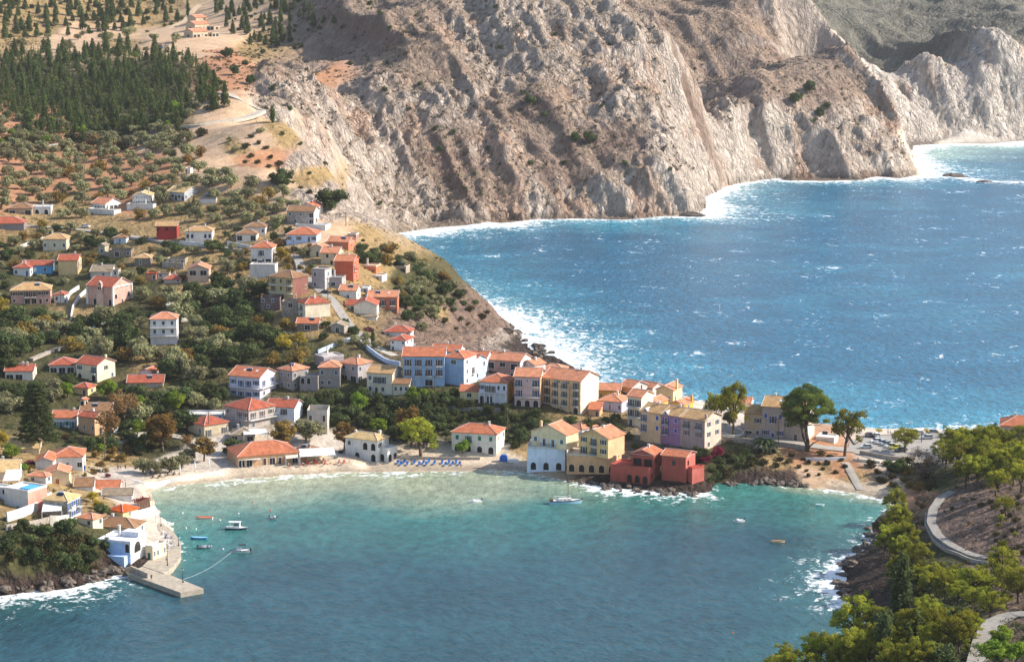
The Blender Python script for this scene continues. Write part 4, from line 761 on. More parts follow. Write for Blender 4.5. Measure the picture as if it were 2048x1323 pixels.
B('hip_cottage','tiny cream cottage with salmon hip roof beside the dark bushes',(186,1056),30,20,18,'hip',lin('e4d8bd'),T_SAL,['.n'],['.n'],phi=38,shut=S_GREY)
B('long_cottage','long low cottage with tan hip roof behind the blue-white house',(268,1076),82,22,20,'hip',lin('ddd3c2'),T_BRN,['....'],['.n'],D=8)
bw2 = B('blue_white_house','blue-white flat-roofed house with a big arch above the jetty',(262,1132),64,32,46,'flat',lin('b3cdf0'),lin('e6e6ea'),['c...a','.....'],['....','....'],phi=28,wall2=WHITE,shut=S_BRN,trim=WHITE)
f_ = ob('arch', m_frame(3.6, 2.9, WHITE, True), bw2.root, Matrix.Translation((.01, bw2.D*.42, bw2.h*.42)) @ Matrix.Rotation(R(90), 4, 'Z')); ob('pane_or_shade', m_pane_or_shade(3.6, 2.9, True, False), f_)
MB().box(-bw2.L*.55, bw2.D*.62, bw2.h - .4, -.5, bw2.D*.98, bw2.h + 1.1).build('roof_parapet', plaster(lin('dfe2ec')), bw2.root)
ap = MB(); ap.box(-bw2.L - .6, -2.2, -4, -.8, -.02, bw2.h*.42); ap.build('terrace', plaster(lin('b3cdf0')), bw2.root)
B('quay_block','cream flat-roofed taverna block between the blue-white house and the quay',(306,1122),14,27,30,'flat',lin('ead8b6'),lin('d9cfbd'),['d'],['nn.n'],phi=38,shut=S_GRN,cat='building')
B('orange_house','cottage with vivid orange hip roof beside the bougainvillea pergola',(246,1038),27,30,15,'hip',lin('ecd2a0'),lin('e3642a', .85),['.'],['.n.'],phi=45)
B('low_house','low white house with olive-tan roof on the shore below the square',(264,1004),58,4,15,'gable_r',WHITE,T_GRY,['....'],D=6)
B('orange_roof_house','low house with orange roof and solar panel below the square',(238,986),50,6,9,'gable_r',lin('e8d2bb'),T_OR,['...'],D=8)
B('orange_roof_house','low orange-brown roof left of the solar-panel roof below the square',(186,984),36,5,12,'gable_r',WHITE,T_BRN,['..'],D=8)
# ---- the beach front
wh = B('beach_villa','white villa with tan hip roof and arched loggia standing on the beach',(755,925),64,23,43,'hip',WHITE,T_CRM,['n.aa','.a.a'],['w.','.'],phi=32,shut=S_GREY,trim=WHITE,chim=((.15,.5,1.6),(.8,.8,1.9)))
B('garage_wing','flat white wing with balcony and green arched gate right of the beach villa',(775,925),20,20,27,'flat',WHITE,WHITE,['a'],['aa'],phi=40,cat='building',trim=WHITE)
B('beach_row','long taverna row with orange hip roof facing the beach',(476,936),21,122,22,'hip',PEACH,T_OR,['.d'],['oo.dod.o'],phi=76,shut=S_BRN,cat='building')
B('low_house','low tan hip roof behind the white awning of the beach taverna',(615,920),30,40,12,'hip',lin('d9c3a0'),T_BRN,['.'],['..'],phi=55)
gs = B('green_shutter_house','white house with emerald shutters, orange hip roof and arched ground floor on the beach',(993,912),90,17,41,'hip',lin('e9e2d3'),T_OR,['cbcc','aaaa'],['n.n','...'],D=10,shut=S_BRT)
# ---- isthmus
h1 = B('hotel','blue hotel with balconied front and orange roof, main block',(889,772),83,5,59,'gable_r',LBLUE,T_OR,['bbbb','bbbb','o.o.'],D=11,shut=S_BRN,rail=lin('6b4a3c'))
B('hotel_wing','blue wing with white end and glazed balcony, right end of the blue hotel',(928,774),41,25,56,'hip',LBLUE,T_OR,['.g.','...','...'],['n.','nb','n.'],D=10,wall2=lin('e6ebf2'),shut=S_BRN)
B('gabled_house','pale blue-grey gabled house tucked behind the right end of the blue hotel',(951,762),10,21,42,'gable_r',lin('c5d3e6'),T_OR,['.'],['..n','n..'],phi=40)
B('white_house','white house with orange roof behind the blue hotel, left one',(918,722),55,12,18,'gable_r',WHITE,T_OR,['...'],['.'],D=9)
B('white_house','white house with orange roof behind the blue hotel, right one',(972,744),40,14,26,'gable_r',lin('d9dde6'),T_OR,['...'],['.'],D=9)
B('pink_house','rose-pink house with large faded orange roof and dark loggias behind the yellow corner house',(1040,760),70,22,37,'gable_r',PINK,T_SAL,['ogo','ooo'],['.','.'],D=10,wall2=WHITE,shut=S_BRN)
B('gabled_house','white and pink gabled house with brown door behind the big cream building',(1069,758),26,22,28,'gable_l',lin('e6c9bf'),T_SAL,['.d.'],['..n'],phi=42,shut=S_BRN)
B('low_house','low white house with orange hip roof at the sea edge behind the big cream building',(1128,752),48,8,11,'hip',WHITE,T_SAL,['...'],D=8)
yc = B('yellow_corner_house','white-fronted house with yellow side wall, orange hip roof and white colonnade',(1014,808),56,17,42,'hip',lin('dfe3ec'),T_OR,['=wbbcc','oo..'],['.w','..'],D=10,wall2=OCHRE,shut=S_DK,chim=((.45,.4,1.6),),rail=lin('8a6a5a'))
for k_ in range(6): MB().box(-.16, -.16, 0, .16, .16, yc.h/2).build('column', plaster(WHITE), yc.root, Matrix.Translation((-yc.L*(.03 + .94*k_/5), -1.0, 0)))
B('annex','small yellow annex with orange shed roof left of the yellow corner house',(957,799),37,3,16,'shed',lin('e5cf9a'),T_OR,['.g.'],D=5,shut=S_DK,pitch=14)
tw = B('twin_house','narrow pink house with blue shutters on a stone ground floor',(1080,815),51,8,61,'gable_r',lin('dcbcb4'),T_SAL,['bsb','=b.b','aaa'],['n.','n.','.'],D=10,shut=lin('274a7d'),wall2=PEACH,trim=WHITE)
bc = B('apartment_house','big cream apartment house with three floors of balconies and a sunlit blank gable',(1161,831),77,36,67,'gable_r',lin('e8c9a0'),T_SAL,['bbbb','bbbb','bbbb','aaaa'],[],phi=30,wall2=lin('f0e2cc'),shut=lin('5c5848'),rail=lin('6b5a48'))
MB().box(-bc.L*.72, -1.1, -2, -bc.L*.28, -.02, bc.h*.9).build('bay', plaster(lin('e8c9a0')), bc.root)
for k_ in range(3):
    for u_ in (.38, .62): opening('b', bc.root, Matrix.Translation((-bc.L*(1-u_), -1.12, bc.h*(.25 + .25*k_) - .25*bc.h*0 - 0)), bc.L*.22, bc.h*.22, lin('5c5848'), None, lin('6b5a48'))
B('ochre_house','ochre house with faded orange roof right of the big cream apartment house',(1240,802),42,3,21,'gable_r',OCHRE,T_SAL,['n.n.n'],D=8,trim=CREAM)
B('lilac_cottage','lilac cottage with red shutters and salmon roof on a white terrace',(1243,826),46,16,22,'hip',lin('c2c0dc'),T_SAL,['c.c.c'],['.c'],D=9,shut=S_RED)
B('shed_house','small orange-roofed outhouse left of the lilac cottage',(1199,834),22,6,14,'shed',PEACH,T_OR,['.d'],D=5,shut=S_BRN,pitch=16)
B('loggia_house','rose house with dark loggia and steep white-edged orange roof on the sea side',(1263,800),24,32,24,'gable_r',lin('d9a994'),T_SAL,['o'],['...'],phi=40,wall2=WHITE)
B('gabled_house','white-edged house with orange roof and tall cross-shaped pole in front, sea side',(1305,798),30,22,22,'gable_r',lin('e2c0a4'),T_SAL,['..'],['..'],phi=40,wall2=WHITE)
B('peach_house','peach-yellow house with tall chimney on the sea side behind the yellow gables',(1346,812),34,18,31,'gable_l',lin('ebcf9b'),T_SAL,['.n'],['n.'],D=9,chim=((1.02,.35,3.2),))
B('balcony_house','cream three-storey house with grey balcony doors between the lilac cottage and the yellow gables',(1282,856),27,24,60,'gable_r',lin('e9dcbf'),T_SAL,['=bb','=bb','d.'],['..','..','..'],phi=30,shut=S_GREY)
B('yellow_gable_house','bright yellow gabled house with grey doors, left of the two in front of the sea',(1315,826),30,21,20,'gable_l',lin('e0b45c'),T_SAL,['bb'],['.'],D=8,shut=S_GREY)
B('yellow_gable_house','bright yellow gabled house with grey doors, right of the two in front of the sea',(1367,826),28,20,17,'gable_l',lin('e2ae52'),T_SAL,['.b'],['n'],D=8,shut=S_GREY,chim=((1.0,.8,2.0),))
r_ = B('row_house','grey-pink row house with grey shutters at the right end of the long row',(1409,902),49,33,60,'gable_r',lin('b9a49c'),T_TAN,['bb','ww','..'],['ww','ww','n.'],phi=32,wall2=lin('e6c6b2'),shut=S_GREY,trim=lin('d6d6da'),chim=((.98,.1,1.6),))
r2_ = B('row_house','purple row house with blue shutters and dormer in the middle of the long row',(1360,890),40,0,60,'gable_r',PURP,T_TAN,['bc','bc','..'],next_to=r_,D=r_.D-.4,dx=.2,shut=lin('2449a0'),trim=WHITE); dormer(r2_, .25)
r3_ = B('row_house','mustard row house with dormer at the left end of the long row',(1320,885),41,0,60,'gable_r',lin('dcc09a'),T_TAN,['b.c','b.c','...'],next_to=r2_,D=r_.D-.4,dx=-.2,shut=lin('2449a0'),trim=WHITE); dormer(r3_, .25)
lw = B('arcade_block','white waterfront base with three tall arched windows',(1130,942),76,6,46,'flat',lin('dfe8f6'),lin('d6d2cc'),['aaa'],D=11,trim=WHITE,cat='building')
up = B('cream_gable_house','cream gabled house with pale blue shutters above the white arcade',(1132,897),70,25,27,'gable_l',lin('efd8b0'),T_SAL,['wbbw'],['..'],phi=30,z=lw.p[2] + lw.h,shut=S_WHT,found=.5,chim=((.1,.5,2.4),))
la = B('arcade_block','ochre waterfront base with five arched openings and a balustrade',(1233,948),100,10,36,'flat',lin('e2b184'),lin('d9c7b0'),['aaaaa'],D=11,trim=CREAM,cat='building')
B('ochre_gable_house','ochre gabled house with dark shutters above the arched waterfront base',(1216,914),58,33,37,'gable_l',lin('e6bf88'),T_SAL,['wbw','bbw'],['..','..'],phi=34,z=la.p[2] + la.h,wall2=lin('e6b98e'),shut=S_DK,found=.5)
B('white_house','white house with salmon hip roof behind the two waterfront gables',(1164,876),26,30,17,'hip',WHITE,T_SAL,['.'],['nn'],phi=42)
rl = B('terrace_block','brick-red terrace block with arches at the water',(1298,970),78,21,32,'flat',lin('b25a4c'),lin('a8554a'),['..aaa'],['n.'],phi=24,wall2=lin('bf6658'),trim=lin('a04238'),cat='building')
B('red_gable_house','brick-red gabled house with dark loggia on the red terrace block',(1307,934),43,18,24,'gable_l',lin('b25a4c'),T_OR,['oo'],['n.'],D=7,z=rl.p[2] + rl.h - .2,wall2=lin('bf6658'),trim=lin('8e3a30'),found=.6,pitch=20)
B('red_wing','tall brick-red wing with orange roof and one window',(1371,966),48,19,51,'gable_r',lin('b25a4c'),T_OR,['.n.','...'],['n.','..'],D=8,wall2=lin('c66e62'),trim=lin('8e3a30'),pitch=16)
B('red_terrace','lower brick-red terrace right of the tall red wing',(1384,968),8,24,33,'flat',lin('b25a4c'),lin('b2554a'),['.'],['..'],phi=48,wall2=lin('c66e62'),cat='terrace')
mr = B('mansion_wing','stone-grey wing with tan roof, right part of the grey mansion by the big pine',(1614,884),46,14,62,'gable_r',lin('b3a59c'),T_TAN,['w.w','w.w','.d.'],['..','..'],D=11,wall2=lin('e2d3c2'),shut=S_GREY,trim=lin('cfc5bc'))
mc = B('mansion','grey mansion with blue-framed windows and tan roof, centre of three by the pine',(1570,870),44,0,66,'gable_r',lin('b9aba4'),T_TAN,['cbc','wdw'],next_to=mr,D=11.5,dx=-.4,shut=lin('2b4f96'),trim=WHITE); skylight(mc, .75, .3, 1.0)
B('mansion_wing','lower tan-roofed wing at the left end of the grey mansion',(1525,855),36,0,48,'gable_r',lin('c4b098'),T_TAN,['.w','oc'],next_to=mc,D=10,dx=.4,shut=S_GREY)
B('white_terrace','white walled terrace with teal pergola at the foot of the big pine',(1668,888),36,8,12,'flat',WHITE,lin('e6e0d8'),[],D=6,cat='terrace')
B('white_house','white house with pale roof half hidden by the grey pines',(1500,828),26,6,22,'gable_r',WHITE,T_SAL,['..'],D=7)
B('red_roof_house','house with red-orange hip roof cut by the right edge above the pines',(2080,876),78,0,22,'hip',lin('c9a890'),T_OR,['n.n'],D=11)

# solar heaters and extra chimneys, as many roofs carry them
rr = random.Random(12); pm = flat(lin('1d2838'), .15); tk = flat(lin('d5d8da'), .3, .4)
for H in HOUSES:
    if H.L < 6 or H.D < 5 or H.label.startswith(('pale unf', 'upper flat', 'flat pale', 'roofless')) or any(c.name.startswith('chimney') for c in H.root.children): continue
    rk_ = rr.random(); top = [c for c in H.root.children if c.name.startswith('roof')]
    if not top: continue
    if rk_ < .45:
        x = -H.L * rr.uniform(.2, .8); y = H.D * rr.uniform(.45, .6); z = H.h; mb = MB(); mb.box(x-.3,y-.25,z-.3,x+.3,y+.25,z+.9+.4*H.D*.5); mb.box(x-.4,y-.35,z+.9+.4*H.D*.5,x+.4,y+.35,z+1.05+.4*H.D*.5); mb.build('chimney', plaster(WHITE), H.root)
    elif rk_ < .65:
        x = -H.L * rr.uniform(.3, .7); y = H.D * .3; z = H.h + .16 + y * .4; M = Matrix.Translation((x, y, z)); so = MB().box(-.9,-.6,.1,.9,.6,.18, Matrix.Rotation(R(32),4,'X')).build('solar_heater', pm, H.root, M); MB().bar((-.8,.62,.62),(.8,.62,.62),.24,n=8).build('tank', tk, so)
# ------------------------------------------------------------ plants
def leafmat(name, c1, c2, trans=.35, var=.22):
    m = bpy.data.materials.new(name); m.use_nodes = True; t = m.node_tree; t.nodes.clear()
    N = lambda k: t.nodes.new('ShaderNode' + k); Lk = lambda a, b: t.links.new(a, b)
    out = N('OutputMaterial'); va = N('VertexColor'); va.layer_name = 'leaf'; oi = N('ObjectInfo')
    base = mixc(N, Lk, va.outputs[0], c1, c2); hs = N('HueSaturation'); Lk(base, hs.inputs['Color'])
    Lk(mapr(N, Lk, oi.outputs['Random'], 0, 1, 1 - var, 1 + var), hs.inputs['Value']); Lk(mapr(N, Lk, oi.outputs['Random'], 0, 1, .488, .512), hs.inputs['Hue'])
    d = N('BsdfDiffuse'); tr = N('BsdfTranslucent'); mx = N('MixShader'); mx.inputs[0].default_value = trans
    Lk(hs.outputs[0], d.inputs[0]); Lk(hs.outputs[0], tr.inputs[0]); Lk(d.outputs[0], mx.inputs[1]); Lk(tr.outputs[0], mx.inputs[2]); Lk(mx.outputs[0], out.inputs[0])
    return m
def leaves(clumps, n, leaf, r, flatz=.8, out=.55, stretch=1.0):
    """leaf faces spread through clumps (x, y, z, radius); returns verts, shade value"""
    Vs = []; Cs = []
    for (cx, cy, cz, cr) in clumps:
        k = max(6, int(n * (cr ** 2)))
        d = r.normal(size=(k, 3)); d /= np.linalg.norm(d, axis=1, keepdims=True); rad = cr * r.random((k, 1)) ** .38
        p = d * rad * np.array([1, 1, flatz]) + np.array([cx, cy, cz])
        nrm = d * out + r.normal(size=(k, 3)) * (1 - out) * .8 + np.array([0, 0, .25]); nrm /= np.linalg.norm(nrm, axis=1, keepdims=True)
        t1 = np.cross(nrm, r.normal(size=(k, 3))); t1 /= np.linalg.norm(t1, axis=1, keepdims=True) + 1e-9; t2 = np.cross(nrm, t1)
        sz = leaf * (0.6 + .8 * r.random((k, 1)))
        q = np.stack([p - t1 * sz, p - t2 * sz * .55 * stretch, p + t1 * sz, p + t2 * sz * .55 * stretch], 1); Vs.append(q.reshape(-1, 3))
        c = np.clip(r.random() * .6 + r.random((k, 1)) * .4, 0, 1); Cs.append(np.repeat(c, 4, 0))
    V = np.concatenate(Vs); C = np.concatenate(Cs); return V, np.repeat(C, 3, 1)
def crown_mesh(name, clumps, n, leaf, mat, r, **k):
    V, C = leaves(clumps, n, leaf, r, **k); return mesh_np(name, V, np.arange(len(V)).reshape(-1, 4), mat, False, None, {'leaf': C})
BARK = flat(lin('6f5f50', .6), .95, 0, .3, 3); BARKG = flat(lin('8a7f74', .6), .95, 0, .3, 3)
L_OLV = leafmat('olive_leaves', lin('86845c', .8), lin('aaa67c', .88), .28); L_DRK = leafmat('dark_leaves', lin('4a5636', .68), lin('6f7a4c', .75), .28); L_CON = leafmat('conifer_needles', lin('43552e', .8), lin('707a46', .9), .25)
L_PIN = leafmat('pine_needles', lin('667429', .85), lin('b6b044', .95), .5, .34); L_BRT = leafmat('bright_leaves', lin('6d9034', .75), lin('a3b248', .85), .45); L_PLN = leafmat('autumn_leaves', lin('7a6a3a', .75), lin('b08e4e', .85), .4)
L_BRN = leafmat('brown_leaves', lin('7f5d42', .7), lin('ab8258', .75), .35); L_YEL = leafmat('yellow_leaves', lin('a89434', .8), lin('d2bc55', .85), .45); L_MAG = leafmat('bougainvillea_flowers', lin('5e2238', .8), lin('98345a', .85), .35)
L_RST = leafmat('rust_flowers', lin('7f3a35', .8), lin('b5524c', .85), .4); L_BIG = leafmat('big_pine_needles', lin('4c5f28', .8), lin('86914a', .9), .4); L_SCR = leafmat('scrub_leaves', lin('47452c', .55), lin('756a46', .6), .15); L_CSC = leafmat('maquis_leaves', lin('3d3f28', .55), lin('66603c', .6), .12); L_GRY = leafmat('dry_twigs', lin('5c5049', .6), lin('85776a', .65), .1)
def blob(r, n, rx, rz, cz, cr, low=.0):
    o = []
    for i in range(n):
        d = r.normal(size=3); d /= np.linalg.norm(d); q = r.random() ** .45
        z = d[2] * rz * q; z = z if z > -rz * (1 - low) else -rz * (1 - low)
        o.append((d[0] * rx * q, d[1] * rx * q, cz + z, cr * (.7 + .6 * r.random())))
    return o
KIND = {}
def reg(kind, variants, width): KIND[kind] = (variants, width)
def trunk_mesh(h, r0, limbs, rr, mat, spread, lean=.1):
    mb = MB(); top = Vector((rr.normal() * lean * h, rr.normal() * lean * h, h)); mid = top * .5 + Vector((rr.normal() * .06 * h, rr.normal() * .06 * h, 0))
    mb.tube([(0, 0, -.6), tuple(mid), tuple(top)], [r0, r0 * .8, r0 * .62], 7)
    for k in range(limbs):
        a = 2 * math.pi * (k + rr.random() * .5) / max(1, limbs); e = top + Vector((math.cos(a) * spread, math.sin(a) * spread, spread * (.55 + .6 * rr.random()))); m_ = top.lerp(e, .5) + Vector((0, 0, .12 * spread))
        mb.tube([tuple(top - Vector((0, 0, .1 * h))), tuple(m_), tuple(e)], [r0 * .55, r0 * .36, r0 * .14], 5)
    return mb.mesh('trunk', mat, True)
def std(kind, nv, width, cn, rx, rz, cz, cr, n, leaf, mat, th, tr, limbs, bark=BARK, **k):
    vs = []
    for i in range(nv):
        r = np.random.default_rng(hash(kind) % 1000 * 0 + sum(map(ord, kind)) * 31 + i)
        sx = 1 + .18 * r.normal(); cl = blob(r, cn, rx, rz * (1 + .12 * r.normal()), cz, cr, .35)
        vs.append((trunk_mesh(th, tr, limbs, r, bark, rx * .55), crown_mesh('crown', cl, n, leaf, mat, r, **k)))
    reg(kind, vs, width)
std('olive_tree', 5, 5.0, 20, 2.2, 1.35, 2.05, .9, 95, .24, L_OLV, 1.0, .24, 4, BARKG)
std('broadleaf_tree', 5, 5.9, 28, 2.5, 2.0, 2.6, 1.05, 95, .28, L_DRK, 1.2, .26, 4)
std('plane_tree', 3, 7.4, 30, 2.8, 2.8, 4.6, 1.0, 90, .28, L_PLN, 2.4, .28, 5)
std('bare_plane', 2, 7.4, 26, 2.8, 2.8, 4.6, 1.0, 42, .24, L_BRN, 2.4, .28, 7, BARKG)
std('green_tree', 3, 6.6, 24, 2.5, 2.1, 3.4, 1.0, 95, .28, L_BRT, 1.6, .24, 4)
std('yellow_tree', 2, 5.6, 20, 2.1, 1.6, 2.8, .9, 85, .25, L_YEL, 1.4, .2, 4)
std('bush', 4, 3.4, 9, 1.15, .7, .75, .72, 110, .2, L_DRK, .4, .1, 3)
std('olive_bush', 3, 3.4, 9, 1.15, .7, .75, .72, 110, .2, L_SCR, .4, .1, 3)
std('autumn_bush', 3, 4.2, 11, 1.5, 1.0, 1.2, .8, 95, .22, L_PLN, .6, .1, 3)
std('bougainvillea', 2, 4.4, 12, 1.6, 1.1, 1.3, .8, 100, .2, L_MAG, .6, .1, 3)
std('rust_creeper', 1, 4.4, 12, 1.6, .8, 1.6, .8, 100, .2, L_RST, 1.0, .1, 3)
std('tamarisk', 2, 3.2, 10, 1.1, .8, 1.9, .6, 90, .16, L_YEL, 1.1, .1, 4)
std('twig_bush', 2, 6.0, 16, 2.3, 1.6, 2.0, .9, 45, .26, L_GRY, .8, .14, 8, BARKG, stretch=.35)
vs = []
for i in range(4):      # spiry forest conifers
    r = np.random.default_rng(300 + i); cl = []
    for k in range(26):
        t_ = (k + .5) / 26; ra = (1 - t_) ** .8 * 2.1 + .14; a = k * 2.4 + r.random(); cl.append((math.cos(a) * ra * .55, math.sin(a) * ra * .55, 1.3 + 8.8 * t_, .28 + ra * .48))
    vs.append((trunk_mesh(2.4, .2, 0, r, BARK, 1, .02), crown_mesh('crown', cl, 70, .32, L_CON, r, flatz=1.3)))
reg('conifer', vs, 3.8)
vs = []
for i in range(2):
    r = np.random.default_rng(320 + i); cl = [(r.normal() * .12, r.normal() * .12, .7 + 8.6 * k / 22, .62 * math.sin(math.pi * (.16 + .82 * k / 22)) + .12) for k in range(23)]
    vs.append((trunk_mesh(1.2, .16, 0, r, BARK, 1, .01), crown_mesh('crown', cl, 190, .2, L_CON, r, flatz=1.5)))
reg('cypress', vs, 1.7)
vs = []
for i in range(5):      # Aleppo pines: pads of needles on bent limbs
    r = np.random.default_rng(340 + i); cl = []; mb = MB(); H_ = 2.4 + r.random() * 1.0; tx, ty = r.normal() * .35, r.normal() * .35
    mb.tube([(0, 0, -.8), (tx * .4, ty * .4, H_ * .5), (tx, ty, H_)], [.24, .19, .14], 7)
    for k in range(44):
        a = k * 2.4 + r.random(); q = math.sqrt((k % 22 + .6) / 22); e = (tx + math.cos(a) * 2.25 * q, ty + math.sin(a) * 2.25 * q, H_ + 2.3 - (2.9 * q * q + .4) * r.random() - (.8 if k > 22 else 0) + r.normal() * .25)
        if k % 3 == 0: mb.tube([(tx * .8, ty * .8, H_ * (.5 + .4 * r.random())), ((tx + e[0]) / 2, (ty + e[1]) / 2, e[2] - .7), e], [.1, .07, .03], 4)
        cl.append((*e, .34 + .36 * r.random()))
    vs.append((mb.mesh('trunk', BARK, True), crown_mesh('crown', cl, 330, .13, L_PIN, r, flatz=.75, out=.35)))
reg('pine', vs, 5.0)
# the one big pine
r = np.random.default_rng(77); cl = []; mb = MB(); mb.tube([(0, 0, -1), (-.3, 0, 3), (.2, .2, 6.2), (.6, 0, 10.5)], [.62, .5, .42, .25], 9); mb.tube([(0, 0, 1.5), (1.6, .4, 4.5), (2.6, .4, 8.0), (4.2, .6, 11)], [.4, .32, .24, .1], 7); mb.tube([(-.2, 0, 1.0), (-2.6, -.4, 3.2), (-4.6, -.6, 4.2)], [.3, .2, .1], 6)
for k in range(58):
    a = k * 2.4; q = math.sqrt((k + .5) / 58); e = (.3 + math.cos(a) * 7.6 * q + r.normal() * .4, math.sin(a) * 6.4 * q + r.normal() * .4, 14.6 + 4.6 * math.sqrt(max(0, 1 - q * q)) - 2.8 * q * q + r.normal() * .5)
    if k % 2: mb.tube([(.3, .1, 8.5 + r.random() * 2), ((e[0]) * .55, e[1] * .55, e[2] - 2.6), (e[0], e[1], e[2] - .3)], [.16, .11, .04], 5)
    cl.append((*e, 1.25 + .7 * r.random()))
for k in range(26):
    a = r.random() * 6.28; q = .3 + .7 * r.random(); e = (.3 + math.cos(a) * 6.8 * q, math.sin(a) * 5.6 * q, 10.6 + 3.2 * r.random() - 1.4 * q); cl.append((*e, .9 + .6 * r.random()))
    mb.tube([(.3, .1, 7.5 + r.random() * 2), (e[0] * .6, e[1] * .6, e[2] - 1.2), (e[0], e[1], e[2] - .2)], [.15, .1, .04], 5)
reg('big_pine', [(mb.mesh('trunk', BARK, True), crown_mesh('crown', cl, 200, .2, L_BIG, r, flatz=.62, out=.5))], 17.5)
# tiered conifer on the left
r = np.random.default_rng(78); cl = []; mb = MB(); mb.tube([(0, 0, -1), (0, 0, 9), (0, 0, 18.5)], [.42, .28, .05], 8)
for tier in range(15):
    z_ = 3 + tier * 1.05; rad = 5.6 * (1 - tier / 16.5) ** .75
    for k in range(9):
        a = k * 2 * math.pi / 9 + tier * .5 + r.normal() * .1; ln = rad * (.75 + .35 * r.random()); mb.bar((0, 0, z_), (math.cos(a) * ln, math.sin(a) * ln, z_ + .25), .07, .02, 4)
        for j in (.45, .72, .95): cl.append((math.cos(a) * ln * j, math.sin(a) * ln * j, z_ + .15 + .2 * j, .42 + .34 * (1 - abs(j - .7))))
reg('tiered_conifer', [(mb.mesh('trunk', BARK, True), crown_mesh('crown', cl, 110, .22, L_DRK, r, flatz=.55))], 11.0)
r = np.random.default_rng(79); cl = []; mb = MB(); mb.tube([(0, 0, -1), (.2, 0, 1.4), (.3, 0, 2.6)], [.35, .32, .3], 9); V = []; Fq = []
for k in range(34):      # palm
    a = k * 2.4; up_ = .2 + 1.1 * ((k % 5) / 5); prev = None
    for j in range(6):
        t_ = j / 5; p = np.array([.3 + math.cos(a) * 3.0 * t_, math.sin(a) * 3.0 * t_, 2.6 + up_ * 2.2 * t_ - 2.5 * t_ * t_]); wv_ = .32 * math.sin(math.pi * (.12 + .85 * t_)); n_ = np.array([-math.sin(a), math.cos(a), 0]) * wv_
        V += [p - n_, p + np.array([0, 0, .12]), p + n_]
        if j: b0 = len(V) - 6; Fq += [(b0, b0+1, b0+4, b0+3), (b0+1, b0+2, b0+5, b0+4)]
reg('palm', [(mb.mesh('trunk', BARK, True), mesh_np('crown', V, Fq, L_DRK, False, None, {'leaf': np.full((len(V), 3), .3)}))], 6.0)

r = np.random.default_rng(91); cl = [(r.normal() * .3, r.normal() * .3, .7 + 6.6 * k / 22, .95 * math.sin(math.pi * (.2 + .76 * k / 22)) ** .8 * (.8 + .4 * r.random()) + .12) for k in range(23)]
reg('cypress_near', [(trunk_mesh(1.2, .16, 0, r, BARK, 1, .01), crown_mesh('crown', cl, 150, .2, L_DRK, r, flatz=1.3))], 4.0)
for bx_ in ((158,184,440,462), (1840,1985,985,1120), (1690,1725,925,985)):     # keep car, path and steps in view
    H_ = Hs(); H_.box = bx_; HOUSES.append(H_)
TREES = []; tc_ = {}
def tree(kind, x, y, wpx, group=None, p=None, hs=1.0, k=None, label=None):
    vs, width = KIND[kind]; p = T(x, y) if p is None else p; s = scale_at(p)
    i = tc_.get(kind, 0); tc_[kind] = i + 1; v = vs[(i * 7 + i // 3) % len(vs)] if k is None else vs[k]
    f = wpx / s / width; rz = random.random() * 6.28
    t_ = empty(kind, (p[0], p[1], p[2] - .1), rz, label, 'bush' if 'bush' in kind or kind in ('bougainvillea', 'rust_creeper') else 'tree', group); jx = 1 + random.uniform(-.08, .08)
    t_.scale = (f * jx, f / jx, f * hs * random.uniform(.92, 1.08))
    ob('trunk', v[0], t_); ob('crown', v[1], t_)
    TREES.append((t_, kind, x, y - wpx * .4)); return t_
def blocked(x, y, w, hgt_=.85):
    for H in HOUSES:
        a, b, c, d = H.box
        if a - w * .35 < x < b + w * .35 and c + (d - c) * .25 < y < d + w * hgt_ * .75: return True
    return False
def fill(poly, kinds, spacing, wr_, n, group, seed, keep=None, skew=1.6):
    rr = random.Random(seed); xs = [q[0] for q in poly]; ys_ = [q[1] for q in poly]; pts = []; tries = 0
    while len(pts) < n and tries < n * 60:
        tries += 1; x = rr.uniform(min(xs), max(xs)); y = rr.uniform(min(ys_), max(ys_))
        if not in_poly(np.array(x), np.array(y), poly): continue
        if any((x - a) ** 2 + (skew * (y - b)) ** 2 < spacing ** 2 for a, b in pts): continue
        w_ = rr.uniform(*wr_)
        if blocked(x, y, w_): continue
        pts.append((x, y)); kk = rr.choices([k for k, _ in kinds], [q for _, q in kinds])[0]; tree(kk, x, y, w_, group, hs=rr.uniform(.62, 1.12) if kk == 'conifer' else rr.uniform(.85, 1.15))
    return pts
# --- named trees
tree('big_pine', 1614, 902, 128, hs=.86, label='great umbrella pine with forked trunk in front of the grey mansion')
tree('pine', 1688, 912, 72, hs=1.2, label='bright leaning pine at the top of the stone steps beside the great pine')
tree('pine', 1425, 862, 56, hs=1.3, label='dusty pine behind the right end of the long row house')
tree('pine', 1466, 872, 60, hs=1.7, label='tall thin-crowned pine on the planted island of the isthmus road')
tree('tiered_conifer', 76, 900, 88, label='dark conifer with tiered branches beside the white house with teal shutters')
tree('plane_tree', 820, 893, 76, hs=1.05, label='golden plane tree beside the bright green pine behind the beach')
tree('pine', 842, 912, 84, hs=.75, label='bright green flat-topped pine behind the right half of the beach')
tree('plane_tree', 566, 897, 70, hs=.8, label='round olive-brown plane tree behind the beach taverna row')
tree('olive_tree', 612, 884, 62, hs=1.3, label='tall grey-green tree in front of the roofless mansion')
tree('plane_tree', 688, 900, 50, hs=1.1, label='slim yellow-green tree left of the beach villa')
tree('plane_tree', 325, 903, 92, hs=.85, label='large yellow-olive tree in front of the white flat-roofed building')
tree('broadleaf_tree', 372, 860, 60, hs=1.0, label='dark green tree behind the large yellow-olive tree')
tree('bare_plane', 222, 888, 72, hs=1.1, label='brown-leaved plane tree in front of the orange chapel')
tree('bare_plane', 250, 850, 76, hs=1.0, label='brown-leaved tree above and right of the orange chapel')
